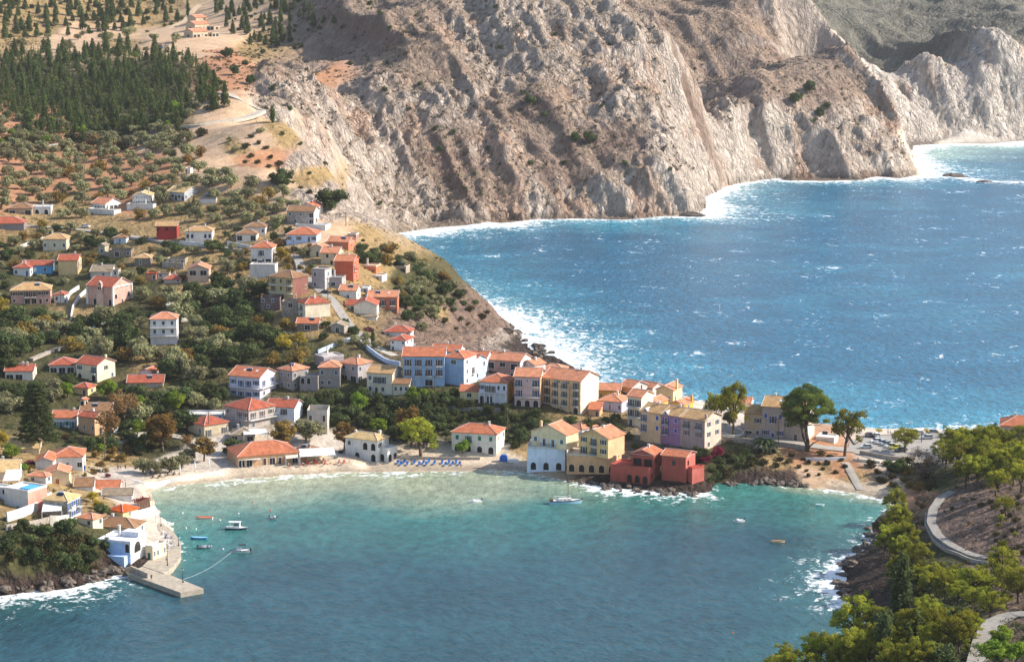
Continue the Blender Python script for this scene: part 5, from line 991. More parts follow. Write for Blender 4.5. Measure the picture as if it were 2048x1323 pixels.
tree('plane_tree', 408, 922, 62, hs=.8, label='orange plane tree on the promenade left of the taverna row')
tree('bare_plane', 375, 898, 40, hs=.8, label='small brown tree left of the orange promenade plane')
tree('broadleaf_tree', 466, 908, 52, hs=.75, label='dark round tree left of the white tent')
tree('yellow_tree', 4, 900, 36, hs=1.3, label='bright yellow tree at the left edge below the tiered conifer')
tree('green_tree', 22, 915, 46, hs=.8, label='green tree below the bright yellow tree at the left edge')
tree('broadleaf_tree', 566, 372, 60, hs=.75, label='dark green tree on the bare shoulder above the stone house')
tree('broadleaf_tree', 662, 420, 64, hs=.85, label='big dark green tree at the cliff edge right of the stone house')
tree('green_tree', 926, 912, 34, hs=.95, label='clipped round tree in front of the green-shuttered house')
tree('cypress', 388, 427, 8.5, hs=.75, label='thin cypress below the grey-fronted bungalow')
tree('cypress', 746, 690, 11, hs=.55, label='dark small cypress on the white-walled lane')
tree('cypress', 355, 262, 15, hs=.5, label='stout cypress on the upper road, middle of the slope')
tree('broadleaf_tree', 284, 272, 26, hs=1.1, label='dark rounded tree on the upper road under the forest')
tree('cypress', 545, 246, 14, hs=.5, label='cypress standing right of the hairpin bend')
tree('cypress', 364, 240, 9, hs=.9, label='slim cypress at the right edge of the forest')
tree('cypress', 376, 36, 9, hs=.8, label='cypress beside the lane above the hilltop villa')
tree('yellow_tree', 562, 520, 32, label='yellowish tree right of the tall white house')
tree('bougainvillea', 1432, 918, 34, hs=1.3, k=0, label='magenta bougainvillea beside the white base of the row house')
tree('bougainvillea', 1412, 926, 30, hs=1.2, k=1, label='dark magenta bougainvillea hanging left of the brighter one'); tree('broadleaf_tree', 1398, 922, 42, hs=.8, label='dark creeper bush left of the magenta bougainvillea')
tree('rust_creeper', 284, 1012, 46, hs=.8, label='rust-red bougainvillea over the pergola by the water')
tree('bougainvillea', 62, 928, 30, hs=.5, k=1, label='bright magenta bougainvillea left of the white house on the square')
tree('bougainvillea', 738, 662, 24, hs=.6, k=0, label='crimson bougainvillea over the lane below the grey-tiled hut')
tree('rust_creeper', 205, 775, 26, hs=.6, label='purplish creeper on the roof of the yellow cottage')
for i, (x, y, w_) in enumerate(((285,945,42),(312,948,40),(338,944,44),(362,936,40),(378,922,40))): tree('olive_tree', x, y, w_, 'trees shading the café on the square')
for x, y, w_ in ((1757,870,18),(1822,869,15),(1852,869,17),(1925,866,19)): tree('tamarisk', x, y, w_, 'small tamarisks along the car park')
tree('palm', 1530, 908, 60, label='dark palm on the bank below the isthmus road')
tree('twig_bush', 1862, 960, 84, hs=.95, label='large leafless grey bush beside the car park'); tree('twig_bush', 1838, 918, 50, label='leafless grey tree at the edge of the car park'); tree('broadleaf_tree', 1795, 945, 62, hs=.62, label='dark green bush above the pebble cove')
tree('twig_bush', 1850, 1010, 60, hs=.9, label='dead grey shrub at the top of the concrete path'); tree('twig_bush', 1838, 1070, 46, hs=.8, label='dead grey shrub left of the concrete path'); tree('twig_bush', 1828, 945, 36, label='bare twiggy shrub between car park and cove')
tree('pine', 1810, 905, 58, hs=.75, label='yellow-green spreading pine at the near edge of the car park')
tree('cypress', 1832, 1290, 34, hs=.42, label='very dark cypress rising among the near pines'); tree('cypress', 1815, 1300, 26, hs=.4, label='smaller dark cypress left of the very dark one')
PN = 'pines on the castle hill'
for x, y, w_ in ((1930,905,44),(1962,900,46),(1990,890,42),(2010,912,52),(1938,938,50),(1975,960,64),(2034,938,52),(1955,975,60),(1930,978,56),(1990,992,52),(2012,1032,44),(2042,985,56),(1886,925,46),(1908,905,44),(1968,930,50),(2005,960,50),(2030,880,46),
 (1795,1030,50),(1780,1075,46),(1812,1100,54),(1768,1112,44),(1796,1136,54),(1838,1142,54),(1872,1178,50),(1830,1178,50),(1872,1192,50),(1912,1182,46),(1790,1168,44),(1808,1058,44),(1940,1205,66),(2000,1175,78),(2036,1205,66),(1980,1240,60),(1962,1178,46),
 (1720,1300,104),(1765,1325,70),(1800,1310,56),(1642,1340,72),(1580,1340,50),(1900,1310,84),(1868,1262,62),(1925,1285,66),(1700,1345,90),(1780,1345,70),(1862,1345,60),(1620,1370,60),(1755,1280,70)):
    tree('pine', x, y, w_, PN, hs=.92)
fill([(1890,900),(2048,880),(2048,985),(1990,985),(1930,962),(1890,945)], [('pine',1)], 24, (36,56), 28, PN, 41, skew=1.3)
fill([(1765,1050),(1815,1075),(1830,1130),(1880,1178),(2048,1190),(2048,1222),(1900,1225),(1800,1180),(1770,1120)], [('pine',5),('olive_bush',1)], 24, (34,54), 30, PN, 42, skew=1.3)
fill([(1560,1345),(1640,1330),(1720,1290),(1830,1240),(1940,1240),(1940,1330),(1880,1370),(1560,1420)], [('pine',5),('broadleaf_tree',2),('cypress_near',1)], 30, (44,80), 34, PN, 43, skew=1.3)
for x, y, w_ in ((1990,1330,80),(2030,1330,70),(1885,1330,50),(2005,1290,60)): tree('green_tree', x, y, w_, 'leafy bushes by the near path', hs=.8)
for x, y, w_ in ((1935,1050,26),(1965,1065,24),(2010,1075,28),(1990,1045,24),(2038,1060,26),(1925,1075,24),(2020,1105,24)): tree('twig_bush', x, y, w_, 'bare shrubs under the pines', hs=1.0)
fill([(1905,1000),(2048,995),(2048,1110),(1985,1105),(1900,1060),(1890,1030)], [('olive_bush',3),('twig_bush',2),('pine',.6)], 17, (12,24), 30, 'dry shrubs on the castle slope', 54)
fill([(1600,905),(1690,915),(1690,960),(1610,955),(1570,935)], [('olive_bush',3),('autumn_bush',1)], 16, (12,22), 14, 'dry bushes round the stone steps', 55)
fill([(1835,1000),(1852,1020),(1848,1060),(1870,1095),(1850,1100),(1825,1060)], [('twig_bush',2),('olive_bush',2)], 13, (16,26), 12, 'shrubs along the outer edge of the concrete path', 56)
# --- groves
OG = 'olive trees of the terraced grove'
fill([(0,295),(120,300),(330,285),(400,305),(420,345),(520,385),(580,395),(600,412),(560,455),(420,445),(340,440),(300,440),(160,442),(0,430)], [('olive_tree',9),('autumn_bush',1)], 26, (28,42), 150, OG, 1)
fill([(0,270),(130,285),(300,262),(420,262),(400,285),(200,310),(0,320)], [('olive_tree',5),('olive_bush',2)], 22, (24,36), 44, OG, 2)
fill([(440,280),(520,265),(540,300),(600,390),(640,400),(560,345),(480,330)], [('olive_bush',4),('olive_tree',1)], 22, (12,22), 22, 'bushes on the bare shoulder', 3)
fill([(10,85),(130,80),(270,75),(370,82),(380,96),(300,92),(150,100),(20,105)], [('olive_tree',4)], 34, (18,30), 12, 'olive trees on the straw field', 4)
# --- forest on the slope
FG = 'dark conifers of the upper forest'; FL = 'dark spiry conifer standing in the dense forest on the upper left slope'
fa = [(0,112),(60,100),(160,108),(260,100),(350,105),(405,125),(440,175),(420,205),(385,222),(350,250),(240,262),(150,272),(70,275),(40,240),(0,235)]
n0 = len(TREES)
fill(fa, [('conifer',9),('green_tree',1.2),('broadleaf_tree',2.0),('olive_tree',1.2)], 7.2, (11,16), 250, FG, 5, skew=1.2)
fill([(0,5),(340,2),(365,40),(300,60),(240,68),(60,78),(0,85)], [('conifer',8),('broadleaf_tree',1)], 12, (9,14), 70, FG, 6, skew=1.2)
fill([(425,2),(600,2),(640,30),(690,60),(640,62),(600,50),(585,92),(540,95),(500,90),(460,70),(435,40)], [('conifer',8),('broadleaf_tree',1)], 10, (8,13), 65, FG, 7, skew=1.2)
fill([(0,228),(120,250),(330,235),(390,205),(440,170),(462,190),(450,215),(400,240),(330,262),(150,288),(0,295)], [('broadleaf_tree',3),('green_tree',1.2),('olive_tree',2.5),('conifer',1)], 13, (15,27), 60, FG, 51, skew=1.3)
fill([(0,5),(340,2),(365,40),(300,70),(60,90),(0,100)], [('bush',3),('broadleaf_tree',2),('olive_tree',2)], 14, (9,17), 46, FG, 52, skew=1.3)
fill([(425,5),(600,5),(690,60),(585,110),(500,110),(440,60)], [('bush',4),('broadleaf_tree',2)], 13, (7,14), 40, FG, 53, skew=1.3)
for t_, k_, x, y in TREES[n0:]:
    if k_ == 'conifer':
        w_ = 'left of' if x < 365 else 'right of'
        t_['label'], t_['group'] = (FL, 'conifers of the main forest') if y > 88 else ('dark conifer on the straw hillside above the forest, left of the villa lane', 'conifers above the straw field') if x < 400 else ('dark conifer on the mountainside right of the hilltop villa', 'conifers right of the hilltop villa')
    else: t_['group'] = 'leafy trees among the forest conifers'
rr = random.Random(9); cl = []
while len(cl) < 5400:
    x, y = rr.uniform(0, 440), rr.uniform(100, 275)
    if not in_poly(np.array(x), np.array(y), fa): continue
    p = T(x, y); h_ = rr.uniform(4, 7.5)
    for k in range(6): cl.append((p[0] + rr.gauss(0, .2), p[1] + rr.gauss(0, .2), p[2] + .8 + h_ * k / 6, 1.25 * (1 - k / 6.6)))
tag(ob('forest_undergrowth', crown_mesh('forest_undergrowth', cl, 34, .36, L_CON, np.random.default_rng(5))), 'dense dark conifer undergrowth filling the forest', 'forest', kind='stuff')
# --- village gardens
DG = 'dark trees between the village houses'
fill([(0,620),(120,640),(140,665),(300,625),(300,690),(360,690),(360,640),(280,600),(280,560),(430,575),(540,590),(540,640),(590,660),(700,668),(600,700),(600,730),(550,735),(450,735),(430,770),(340,765),(320,740),(240,720),(160,705),(90,700),(60,715),(0,710)], [('broadleaf_tree',5),('olive_tree',4),('bush',1),('autumn_bush',1),('yellow_tree',.3)], 27, (36,58), 105, DG, 11)
fill([(0,715),(60,770),(150,770),(230,790),(330,785),(440,790),(450,820),(370,820),(270,850),(210,800),(110,805),(30,830),(0,820)], [('broadleaf_tree',5),('olive_tree',2),('green_tree',1)], 26, (34,54), 48, DG, 12)
fill([(0,440),(120,460),(220,470),(300,485),(480,505),(500,560),(420,580),(270,570),(160,560),(100,590),(0,600)], [('olive_tree',5),('autumn_bush',4),('broadleaf_tree',2),('bush',2)], 24, (20,38), 78, 'trees and shrubs along the hillside gardens', 13)
fill([(440,455),(560,455),(640,480),(620,560),(560,590),(500,590),(480,540)], [('olive_tree',3),('autumn_bush',3),('broadleaf_tree',2),('bush',2)], 22, (18,32), 36, 'trees and shrubs along the hillside gardens', 14)
fill([(720,500),(790,505),(850,530),(920,580),(935,610),(880,610),(850,650),(830,690),(810,640),(800,590),(740,560)], [('olive_tree',5),('broadleaf_tree',3),('bush',2),('autumn_bush',1)], 22, (22,40), 52, 'scrubby trees on the seaward ridge', 15)
fill([(600,800),(680,790),(740,800),(860,800),(890,860),(860,895),(790,880),(700,850),(640,870),(600,860)], [('broadleaf_tree',7),('green_tree',1)], 26, (34,52), 34, 'dark trees behind the beach', 16)
fill([(880,815),(1000,822),(1080,835),(1200,840),(1190,862),(1090,880),(1040,900),(900,880),(870,850)], [('broadleaf_tree',4),('bush',5)], 19, (22,34), 52, 'dark shrubs on the bank under the terrace houses', 17)
fill([(820,780),(880,770),(950,790),(880,810),(830,800)], [('broadleaf_tree',3),('bush',3)], 22, (24,38), 12, 'dark shrubs below the blue hotel', 18)
fill([(600,640),(690,650),(760,700),(700,700),(640,690)], [('broadleaf_tree',3),('olive_tree',2),('autumn_bush',2)], 22, (20,34), 18, 'trees below the street', 19)
fill([(10,1075),(60,1060),(130,1055),(190,1050),(225,1100),(235,1140),(180,1150),(120,1135),(30,1130),(0,1110)], [('broadleaf_tree',3),('bush',5),('olive_bush',3)], 19, (26,46), 40, 'dark bushes above the rocks, lower left', 20)
fill([(1230,880),(1290,870),(1360,915),(1370,930),(1290,905)], [('bush',3),('broadleaf_tree',1)], 20, (20,30), 9, 'bushes behind the red house', 21)
fill([(1320,965),(1360,958),(1420,950),(1440,915),(1520,905),(1530,925),(1480,940),(1430,965),(1340,980)], [('bush',4),('olive_bush',2)], 17, (20,34), 22, 'bushes on the rocks right of the red house', 22)
fill([(1500,905),(1580,905),(1600,925),(1560,945),(1500,935)], [('olive_bush',3),('autumn_bush',1)], 20, (18,28), 10, 'dry bushes below the great pine', 23)
fill([(1720,935),(1860,925),(1860,985),(1800,985),(1760,965)], [('olive_bush',4),('autumn_bush',1)], 20, (22,36), 16, 'dry bushes above the pebble cove', 24)
fill([(240,895),(330,890),(330,905),(200,935),(180,925),(190,895)], [('autumn_bush',2),('green_tree',1),('olive_bush',2)], 22, (18,30), 12, 'garden shrubs above the square', 25)
fill([(100,860),(170,870),(200,900),(120,900),(90,880)], [('autumn_bush',2),('bush',3)], 18, (16,26), 9, 'garden shrubs below the orange chapel', 26)
fill([(150,985),(215,985),(235,1010),(215,1050),(180,1020)], [('broadleaf_tree',3),('yellow_tree',1)], 22, (24,36), 8, 'trees among the quay cottages', 27)
fill([(1190,835),(1290,840),(1250,870),(1200,865)], [('bush',3),('broadleaf_tree',1)], 18, (20,30), 10, 'bushes between the isthmus houses', 28)
fill([(1440,820),(1500,820),(1510,850),(1450,850)], [('pine',2),('broadleaf_tree',2)], 22, (30,44), 7, 'trees beside the grey mansion', 29)
fill([(0,925),(60,935),(110,950),(100,985),(60,985),(50,960),(0,955)], [('bush',3),('autumn_bush',2),('green_tree',1)], 14, (14,24), 12, 'garden plants round the pool terrace', 44)
fill([(170,940),(230,945),(225,985),(170,980)], [('autumn_bush',2),('bush',2),('bougainvillea',1)], 16, (12,20), 9, 'planters by the square', 45)
fill([(175,850),(300,840),(330,890),(290,905),(230,915),(180,905)], [('broadleaf_tree',2),('green_tree',2),('autumn_bush',2),('bush',2)], 20, (20,36), 22, 'garden trees above the square', 46)
fill([(690,470),(760,495),(840,530),(920,580),(985,625),(960,665),(880,655),(840,620),(780,560),(720,520)], [('olive_bush',4),('bush',3),('olive_tree',2)], 17, (12,26), 46, 'scrub on the seaward slope', 47)
fill([(640,900),(700,905),(690,920),(640,915)], [('bush',1)], 16, (12,18), 4, 'shrubs behind the beach', 48)
# --- bushes that cling to the cliffs
for x, y, w_ in ((1000,100,22),(1045,190,20),(975,300,16),(1180,290,34),(1150,285,24),(1090,235,22),(1060,210,26),(700,130,18),(770,185,20),(760,30,22),(740,10,20),(780,60,18),(680,20,20),(990,17,16),(880,300,20),(905,270,22),(870,260,20),(1130,330,18),(1060,330,20),(930,380,16),(720,305,18),(760,410,16),(1340,340,14),(1290,180,14),(1330,165,12),
 (1590,210,26),(1620,185,30),(1640,235,24),(1655,215,22),(1600,195,22),(1630,245,20),(1220,90,14),(1110,70,14),(650,330,16),(660,230,14),(600,290,16),(565,270,18),(545,180,22),(580,220,18),(620,350,14),(500,170,26),(470,150,24),(455,115,28),(490,130,22),(1000,330,16),(950,350,16),(1250,330,18),(1310,120,12),(1205,215,14),(840,170,16),(820,220,16),(1390,140,12)):
    tree('bush' if w_ < 24 else 'broadleaf_tree', x, y, w_ * .9, 'dark bushes clinging to the cliffs', hs=1.15)['label'] = 'dark bush clinging to the bare limestone mountainside'
def scatter(name, mask, n, szr, mat, seed, label, cat, leaf, dens):
    r = np.random.default_rng(seed); ii = np.argwhere(mask); ii = ii[r.integers(0, len(ii), n)]; X = MX[ii[:, 0], ii[:, 1]] + r.normal(size=n) * .3; Y = MY[ii[:, 0], ii[:, 1]] + r.normal(size=n) * .3; Z = MZ[ii[:, 0], ii[:, 1]]; S = r.uniform(*szr, n) * (1 + .8 * (r.random(n) > .92))
    cl = list(zip(X, Y, Z + S * .25, S)); tag(ob(name, crown_mesh(name, cl, dens, leaf, mat, r, flatz=.75)), label, cat, kind='stuff')
vis = np.abs(GX / GY) < .245
scatter('cliff_scrub', vis & (far > .6) & (GZ > 8) & (slope < 1.7) & (n20 > .36) & (GY < 2000) & (GW[..., 3] < .3), 8500, (.6, 1.35), L_CSC, 31, 'low brown scrub dotting the cliffs and mountainside', 'scrub', .42, 13)
scatter('garden_undergrowth', vis & (far < .4) & (GZ > 3.4) & (GW[..., 4] > .35) & GL, 2600, (.4, 1.0), L_DRK, 32, 'low green undergrowth between the village trees', 'undergrowth', .26, 26)
scatter('dry_grass', vis & (far < .6) & (GZ > 3) & (GW[..., 1] + GW[..., 5] > .4) & GL, 2600, (.3, .7), L_SCR, 33, 'dry straw-coloured tufts on open ground', 'grass', .24, 30)
# ------------------------------------------------------------ roads, walls, quay
ASPH = flat(lin('b3aca4', .72), .9, 0, .16, .6); CONC = flat(lin('c9bfb0', .75), .9, 0, .2, .5); STW = stone(lin('b7ab9d', .85), 1.6); DIRT = flat(lin('cdb290', .8), .95, 0, .18, .4)
def path_pts(px, step=2.0):
    W3 = [T(*q) for q in px]; out = []
    for a, b in zip(W3[:-1], W3[1:]):
        n = max(1, int(np.hypot(*(b - a)[:2]) / step))
        for k in range(n): out.append(a + (b - a) * k / n)
    out.append(W3[-1]); Q = np.array(out)
    for _ in range(2): Q[1:-1, :2] = (Q[:-2, :2] + 2 * Q[1:-1, :2] + Q[2:, :2]) / 4
    return Q
def ribbon(name, px, width, mat, kerb=.0, lift=.12, kind='structure'):
    Q = path_pts(px); d = np.gradient(Q[:, :2], axis=0); d /= np.linalg.norm(d, axis=1, keepdims=True) + 1e-9; nrm = np.c_[-d[:, 1], d[:, 0]]
    offs = np.linspace(-.5, .5, 5) * width; H_ = np.max([hgt(Q[:, 0] + nrm[:, 0] * o, Q[:, 1] + nrm[:, 1] * o) for o in offs], 0)
    for _ in range(5): H_[1:-1] = np.maximum((H_[:-2] + H_[1:-1] + H_[2:]) / 3, H_[1:-1] - .15)
    V = []; n = len(Q)
    for i in range(n):
        for o, dz in ((-.5, -1.6), (-.5, lift), (.5, lift), (.5, -1.6)): V.append((Q[i, 0] + nrm[i, 0] * o * width, Q[i, 1] + nrm[i, 1] * o * width, H_[i] + dz))
    Fc = [(4*i + k, 4*i + k + 1, 4*i + 5 + k, 4*i + 4 + k) for i in range(n - 1) for k in range(3)]
    Fc = [tuple(reversed(f)) for f in Fc]
    o = ob(name, mesh_py(name, V, Fc, mat)); tag(o, kind=kind); return Q, H_
ribbon('hill_road', [(0,452),(60,452),(130,456),(200,466),(290,479),(372,490),(450,497),(505,503)], 4.2, ASPH)
ribbon('upper_road', [(0,300),(100,291),(170,280),(250,268),(330,259),(400,252),(470,243),(512,236),(527,226),(505,213),(470,195),(440,186)], 4.6, CONC)
ribbon('villa_lane', [(215,75),(290,68),(340,58),(372,42),(388,22),(400,10),(420,4)], 5.0, DIRT)
ribbon('street', [(590,512),(600,528),(602,548),(618,562),(652,590),(672,612),(690,640),(716,668),(740,686)], 3.6, ASPH)
ribbon('lower_lane', [(740,686),(762,700),(790,712)], 3.4, CONC); ribbon('grove_lane', [(338,605),(352,625),(368,645)], 4.0, CONC)
ribbon('chapel_lane', [(420,905),(380,880),(330,868),(280,866),(230,885),(215,905)], 3.8, CONC)
ribbon('isthmus_road', [(1440,858),(1475,862),(1520,872),(1580,886),(1640,895),(1700,900)], 6.0, ASPH)
PATHM = flat(lin('a39c93', .7), .92, 0, .3, .8)
ribbon('castle_path', [(1905,985),(1880,1000),(1866,1022),(1862,1050),(1876,1076),(1905,1096),(1940,1110),(1978,1118)], 2.5, PATHM); ribbon('near_path', [(2060,1228),(2020,1235),(1985,1252),(1965,1285),(1955,1323),(1950,1370)], 4.0, PATHM); ribbon('near_path', [(1880,1290),(1840,1298),(1800,1312),(1770,1340)], 3.2, PATHM)
def wall(name, label, px, h, th, mat, cat='wall', top=None):
    Q = path_pts(px, 1.5); d = np.gradient(Q[:, :2], axis=0); d /= np.linalg.norm(d, axis=1, keepdims=True) + 1e-9; nrm = np.c_[-d[:, 1], d[:, 0]] * th / 2; Hh = hgt(Q[:, 0], Q[:, 1]); Ht = Hh + h
    for _ in range(6): Ht[1:-1] = (Ht[:-2] + Ht[1:-1] + Ht[2:]) / 3
    V = []; n = len(Q)
    for i in range(n):
        a = Q[i, :2] - nrm[i]; b = Q[i, :2] + nrm[i]; V += [(a[0], a[1], Hh[i] - 1.2), (a[0], a[1], Ht[i]), (b[0], b[1], Ht[i]), (b[0], b[1], Hh[i] - 1.2)]
    Fc = [tuple(reversed((4*i + k, 4*i + k + 1, 4*i + 5 + k, 4*i + 4 + k))) for i in range(n - 1) for k in range(3)] + [(0,1,2,3), (4*n-1, 4*n-2, 4*n-3, 4*n-4)]
    return tag(ob(name, mesh_py(name, V, Fc, mat)), label, cat)
PW = plaster(WHITE); PB = plaster(lin('cfdcf0'))
wall('promenade_wall', 'long white parapet of the promenade above the left end of the beach', [(268,968),(290,974),(330,970),(370,964),(410,956),(447,949)], 1.3, .5, PW)
wall('garden_wall', 'white churchyard wall curving up left of the pink church', [(142,640),(146,618),(158,598),(176,582)], 1.6, .4, PW)
wall('garden_wall', 'white wall in front of the pink church forecourt', [(146,640),(170,646),(200,650),(235,640),(268,630)], 1.3, .4, PW)
wall('garden_wall', 'pale blue retaining wall below the church forecourt', [(140,648),(165,656),(190,662)], 2.2, .4, PB)
wall('garden_wall', 'white roadside wall under the worn tan hip roof', [(360,490),(400,493),(428,497)], 1.8, .4, PW)
wall('garden_wall', 'long white wall between the road and the brown-roofed cottages', [(455,492),(480,496),(502,500)], 2.0, .4, PW)
wall('garden_wall', 'blue-white lane wall above the grey terrace', [(636,708),(655,700),(680,690),(700,682)], 1.5, .4, PB)
wall('garden_wall', 'white wall along the lane left of the blue hotel', [(712,680),(735,700),(755,716),(775,728),(800,732)], 1.6, .4, PB)
wall('garden_wall', 'white wall with round holes behind the brown plane tree', [(225,868),(250,862),(285,850)], 1.8, .4, PW)
wall('terrace_wall', 'white parapet along the pool terrace at the lower left', [(14,1044),(40,1036),(70,1024),(84,1014)], 2.6, .4, PW)
wall('stone_wall', 'rubble retaining wall under the house with blue shutters', [(12,1062),(45,1056),(80,1050),(100,1044)], 1.6, .5, STW)
wall('terrace_wall', 'smooth cream retaining wall below the house with blue shutters', [(100,1052),(118,1054),(137,1050)], 3.0, .4, plaster(lin('e2d8c8')))
wall('stone_wall', 'grey stone wall along the bank below the isthmus road', [(1445,882),(1480,886),(1530,890),(1580,896),(1620,902)], 1.6, .5, STW)
wall('stone_wall', 'stone wall along the near edge of the car park', [(1720,908),(1760,916),(1795,922),(1830,918)], 1.3, .5, STW)
wall('road_wall', 'white road wall in front of the grey mansion', [(1482,850),(1510,858),(1540,866),(1570,874),(1592,880)], 1.0, .35, PW)
wall('road_kerb', 'white kerb round the planted island of the isthmus road', [(1446,872),(1475,874),(1490,868),(1480,858),(1455,854)], .5, .4, PW)
wall('low_wall', 'long low white wall on the terrace below the great pine', [(1612,921),(1640,922),(1670,921),(1692,919)], 1.0, .4, plaster(lin('d9dee4')))
wall('low_wall', 'low pale wall right of the stone steps', [(1705,922),(1735,924),(1760,928)], .9, .4, plaster(lin('d6c9b6')))
wall('path_wall', 'low stone wall on the outer edge of the concrete path', [(1852,1030),(1850,1052),(1866,1085),(1898,1106),(1935,1120),(1975,1128)], .8, .4, STW)
wall('path_wall', 'pale parapet beside the nearest path, lower right', [(1975,1245),(1962,1262),(1950,1290),(1942,1323)], .8, .4, STW)
wall('stone_wall', 'stone terrace wall under the white colonnade house', [(890,818),(930,822),(975,824),(1020,826)], 1.4, .5, STW)
wall('stone_wall', 'rubble wall right of the beach path behind the boats', [(1015,880),(1040,876),(1062,874)], 1.2, .5, STW)
wall('ruin_wall', 'crumbling pale ruin wall among bushes left of the tan-roofed ruin', [(196,508),(212,512),(235,515)], 1.8, .5, STW, 'ruin')
wall('ruin_wall', 'broken stone gable wall between the ruins under the road', [(325,535),(345,536),(368,538)], 2.4, .5, STW, 'ruin')
wall('ruin_wall', 'long tumbled stone bank leading down to the red veranda house', [(62,722),(85,712),(110,702),(140,694)], 1.0, 1.6, STW, 'wall')
wall('garden_wall', 'white ruined wall beside the cream house with green shutters', [(40,498),(62,488),(86,480)], 1.5, .4, PW)
wall('garden_wall', 'white steps wall right of the little red-roofed house', [(134,606),(140,590),(158,578)], 1.6, .4, PW)
wall('beach_wall', 'low stone wall at the foot of the green-shuttered house', [(800,920),(850,919),(900,919),(960,920)], .9, .4, STW)
def slab(name, px, z0, z1, mat, label=None, cat=None):
    poly = [tuple(P(x, y, z1)[:2]) for x, y in px]; a = sum(poly[i][0] * poly[(i+1) % len(poly)][1] - poly[(i+1) % len(poly)][0] * poly[i][1] for i in range(len(poly)))
    if a < 0: poly.reverse()
    o = MB().prism(poly, z0, z1).build(name, mat); return tag(o, label, cat, kind=None if label else 'structure')
QM = flat(lin('c4b6a2', .72), .9, 0, .28, .7)
slab('quay', [(285,1131),(312,1106),(328,1086),(318,1062),(312,1046),(324,1045),(348,1063),(362,1085),(361,1112),(346,1133),(328,1146)], -3, 1.45, QM)
slab('jetty', [(256,1146),(284,1132),(327,1147),(341,1149),(407,1176),(361,1184)], -3, 1.35, QM)
wall('sea_wall', 'low concrete sea wall beside the blue-white house', [(250,1140),(272,1148),(297,1157)], 2.6, .6, flat(lin('b9ad9d', .7), .9, 0, .2)) if False else None
sw_ = MB(); a = P(262, 1140, 1.4); b_ = P(297, 1155, 1.4); dv = Vector(b_ - a); sw_.box(0, -.3, -.2, dv.length, .3, 1.3); tag(sw_.build('sea_wall', QM, None, Matrix.Translation(Vector(a)) @ Matrix.Rotation(math.atan2(dv.y, dv.x), 4, 'Z')), 'low concrete sea wall between the rocks and the jetty', 'wall')
# car park surface and its sea wall
slab('car_park', [(1695,900),(1740,916),(1790,912),(1850,906),(1890,902),(1945,884),(2060,878),(2060,865),(1900,868),(1735,869),(1700,880)], 1.5, 3.78, ASPH)
slab('car_park_kerb', [(1735,869),(1900,868),(2060,865),(2060,863.6),(1900,866.6),(1735,867.6)], 0, 4.0, CONC)
# stone steps down to the cove
st0, st1 = T(1690, 925), T(1722, 980); n = 26
for k in range(n):
    t_ = k / n; q = st0 + (st1 - st0) * t_; z_ = float(hgt(q[0], q[1]))
    if k == 0: stairs = empty('stone_steps', q, math.atan2((st1 - st0)[1], (st1 - st0)[0]), 'pale stone steps running down from the pine to the pebble cove', 'steps'); ln = np.hypot(*(st1 - st0)[:2]); sm = MB().box(0, -1.3, -1.0, ln / n, 1.3, .12).mesh('step', CONC)
    ob('step', sm, stairs, Matrix.Translation((ln * t_, 0, z_ - q[2] * 0 - stairs.location.z)))
s0, s1 = T(1004, 912), T(1018, 884); ln = np.hypot(*(s1 - s0)[:2]); n = 18; stairs = empty('stone_steps', s0, math.atan2((s1 - s0)[1], (s1 - s0)[0]), 'concrete steps right of the green-shuttered beach house', 'steps'); sm = MB().box(0, -1.2, -1.0, ln / n, 1.2, .1).mesh('step', CONC)
for k in range(n): q = s0 + (s1 - s0) * k / n; ob('step', sm, stairs, Matrix.Translation((ln * k / n, 0, float(hgt(q[0], q[1])) - s0[2])))

# ------------------------------------------------------------ boats
def hull_mesh(L, Wd, Hh, mats, sheer=.25, deck=.12, stripe=True):
    """lofted hull: bow at +x; slots: hull, band, deck"""
    ns = 13; prof = [(0, -.35), (.62, -.3), (.92, 0.02), (.98, .55), (1, .72), (1.0, 1.0)]; V = []; Fc = []; I = []
    for i in range(ns):
        t_ = i / (ns - 1); x = (t_ - .5) * L; wv = Wd / 2 * (1 - max(0, (t_ - .45) / .55) ** 2.3) * (.8 + .2 * min(1, t_ / .3)); zt = Hh * (1 + sheer * (max(0, t_ - .4) / .6) ** 2 + .08 * (1 - t_))
        rake = .06 * L * max(0, (t_ - .6) / .4)
        for (a, zz) in prof: V.append((x + rake * max(0, zz) , wv * a, zz * zt if zz > 0 else zz * Hh * .8))
    m = len(prof)
    def row(i, s_): return [(i * m + j) for j in range(m)]
    V2 = V + [(x, -y, z) for x, y, z in V]; o_ = len(V)
    for i in range(ns - 1):
        for j in range(m - 1):
            a, b, c, d = i*m + j, (i+1)*m + j, (i+1)*m + j + 1, i*m + j + 1
            mi = 1 if (stripe and j == 4) else 0; Fc += [(a, b, c, d), (o_ + d, o_ + c, o_ + b, o_ + a)]; I += [mi, mi]
        a, b = i*m + m - 1, (i+1)*m + m - 1; dz = deck
        k0 = len(V2); V2 += [(V[a][0], V[a][1] * .9, V[a][2] - dz), (V[b][0], V[b][1] * .9, V[b][2] - dz), (V[b][0], -V[b][1] * .9, V[b][2] - dz), (V[a][0], -V[a][1] * .9, V[a][2] - dz)]
        Fc += [(k0, k0+3, k0+2, k0+1), (a, b, k0+1, k0), (k0+3, o_ + a, o_ + b, k0+2)][0:1] + [(a, k0, k0+1, b), (o_ + b, k0+2, k0+3, o_ + a)]; I += [2, 1, 1]
    Fc += [tuple(range(m)) + tuple(o_ + j for j in range(m-1, -1, -1))]; I += [0]
    return mesh_py('hull', V2, Fc, mats, False, I)
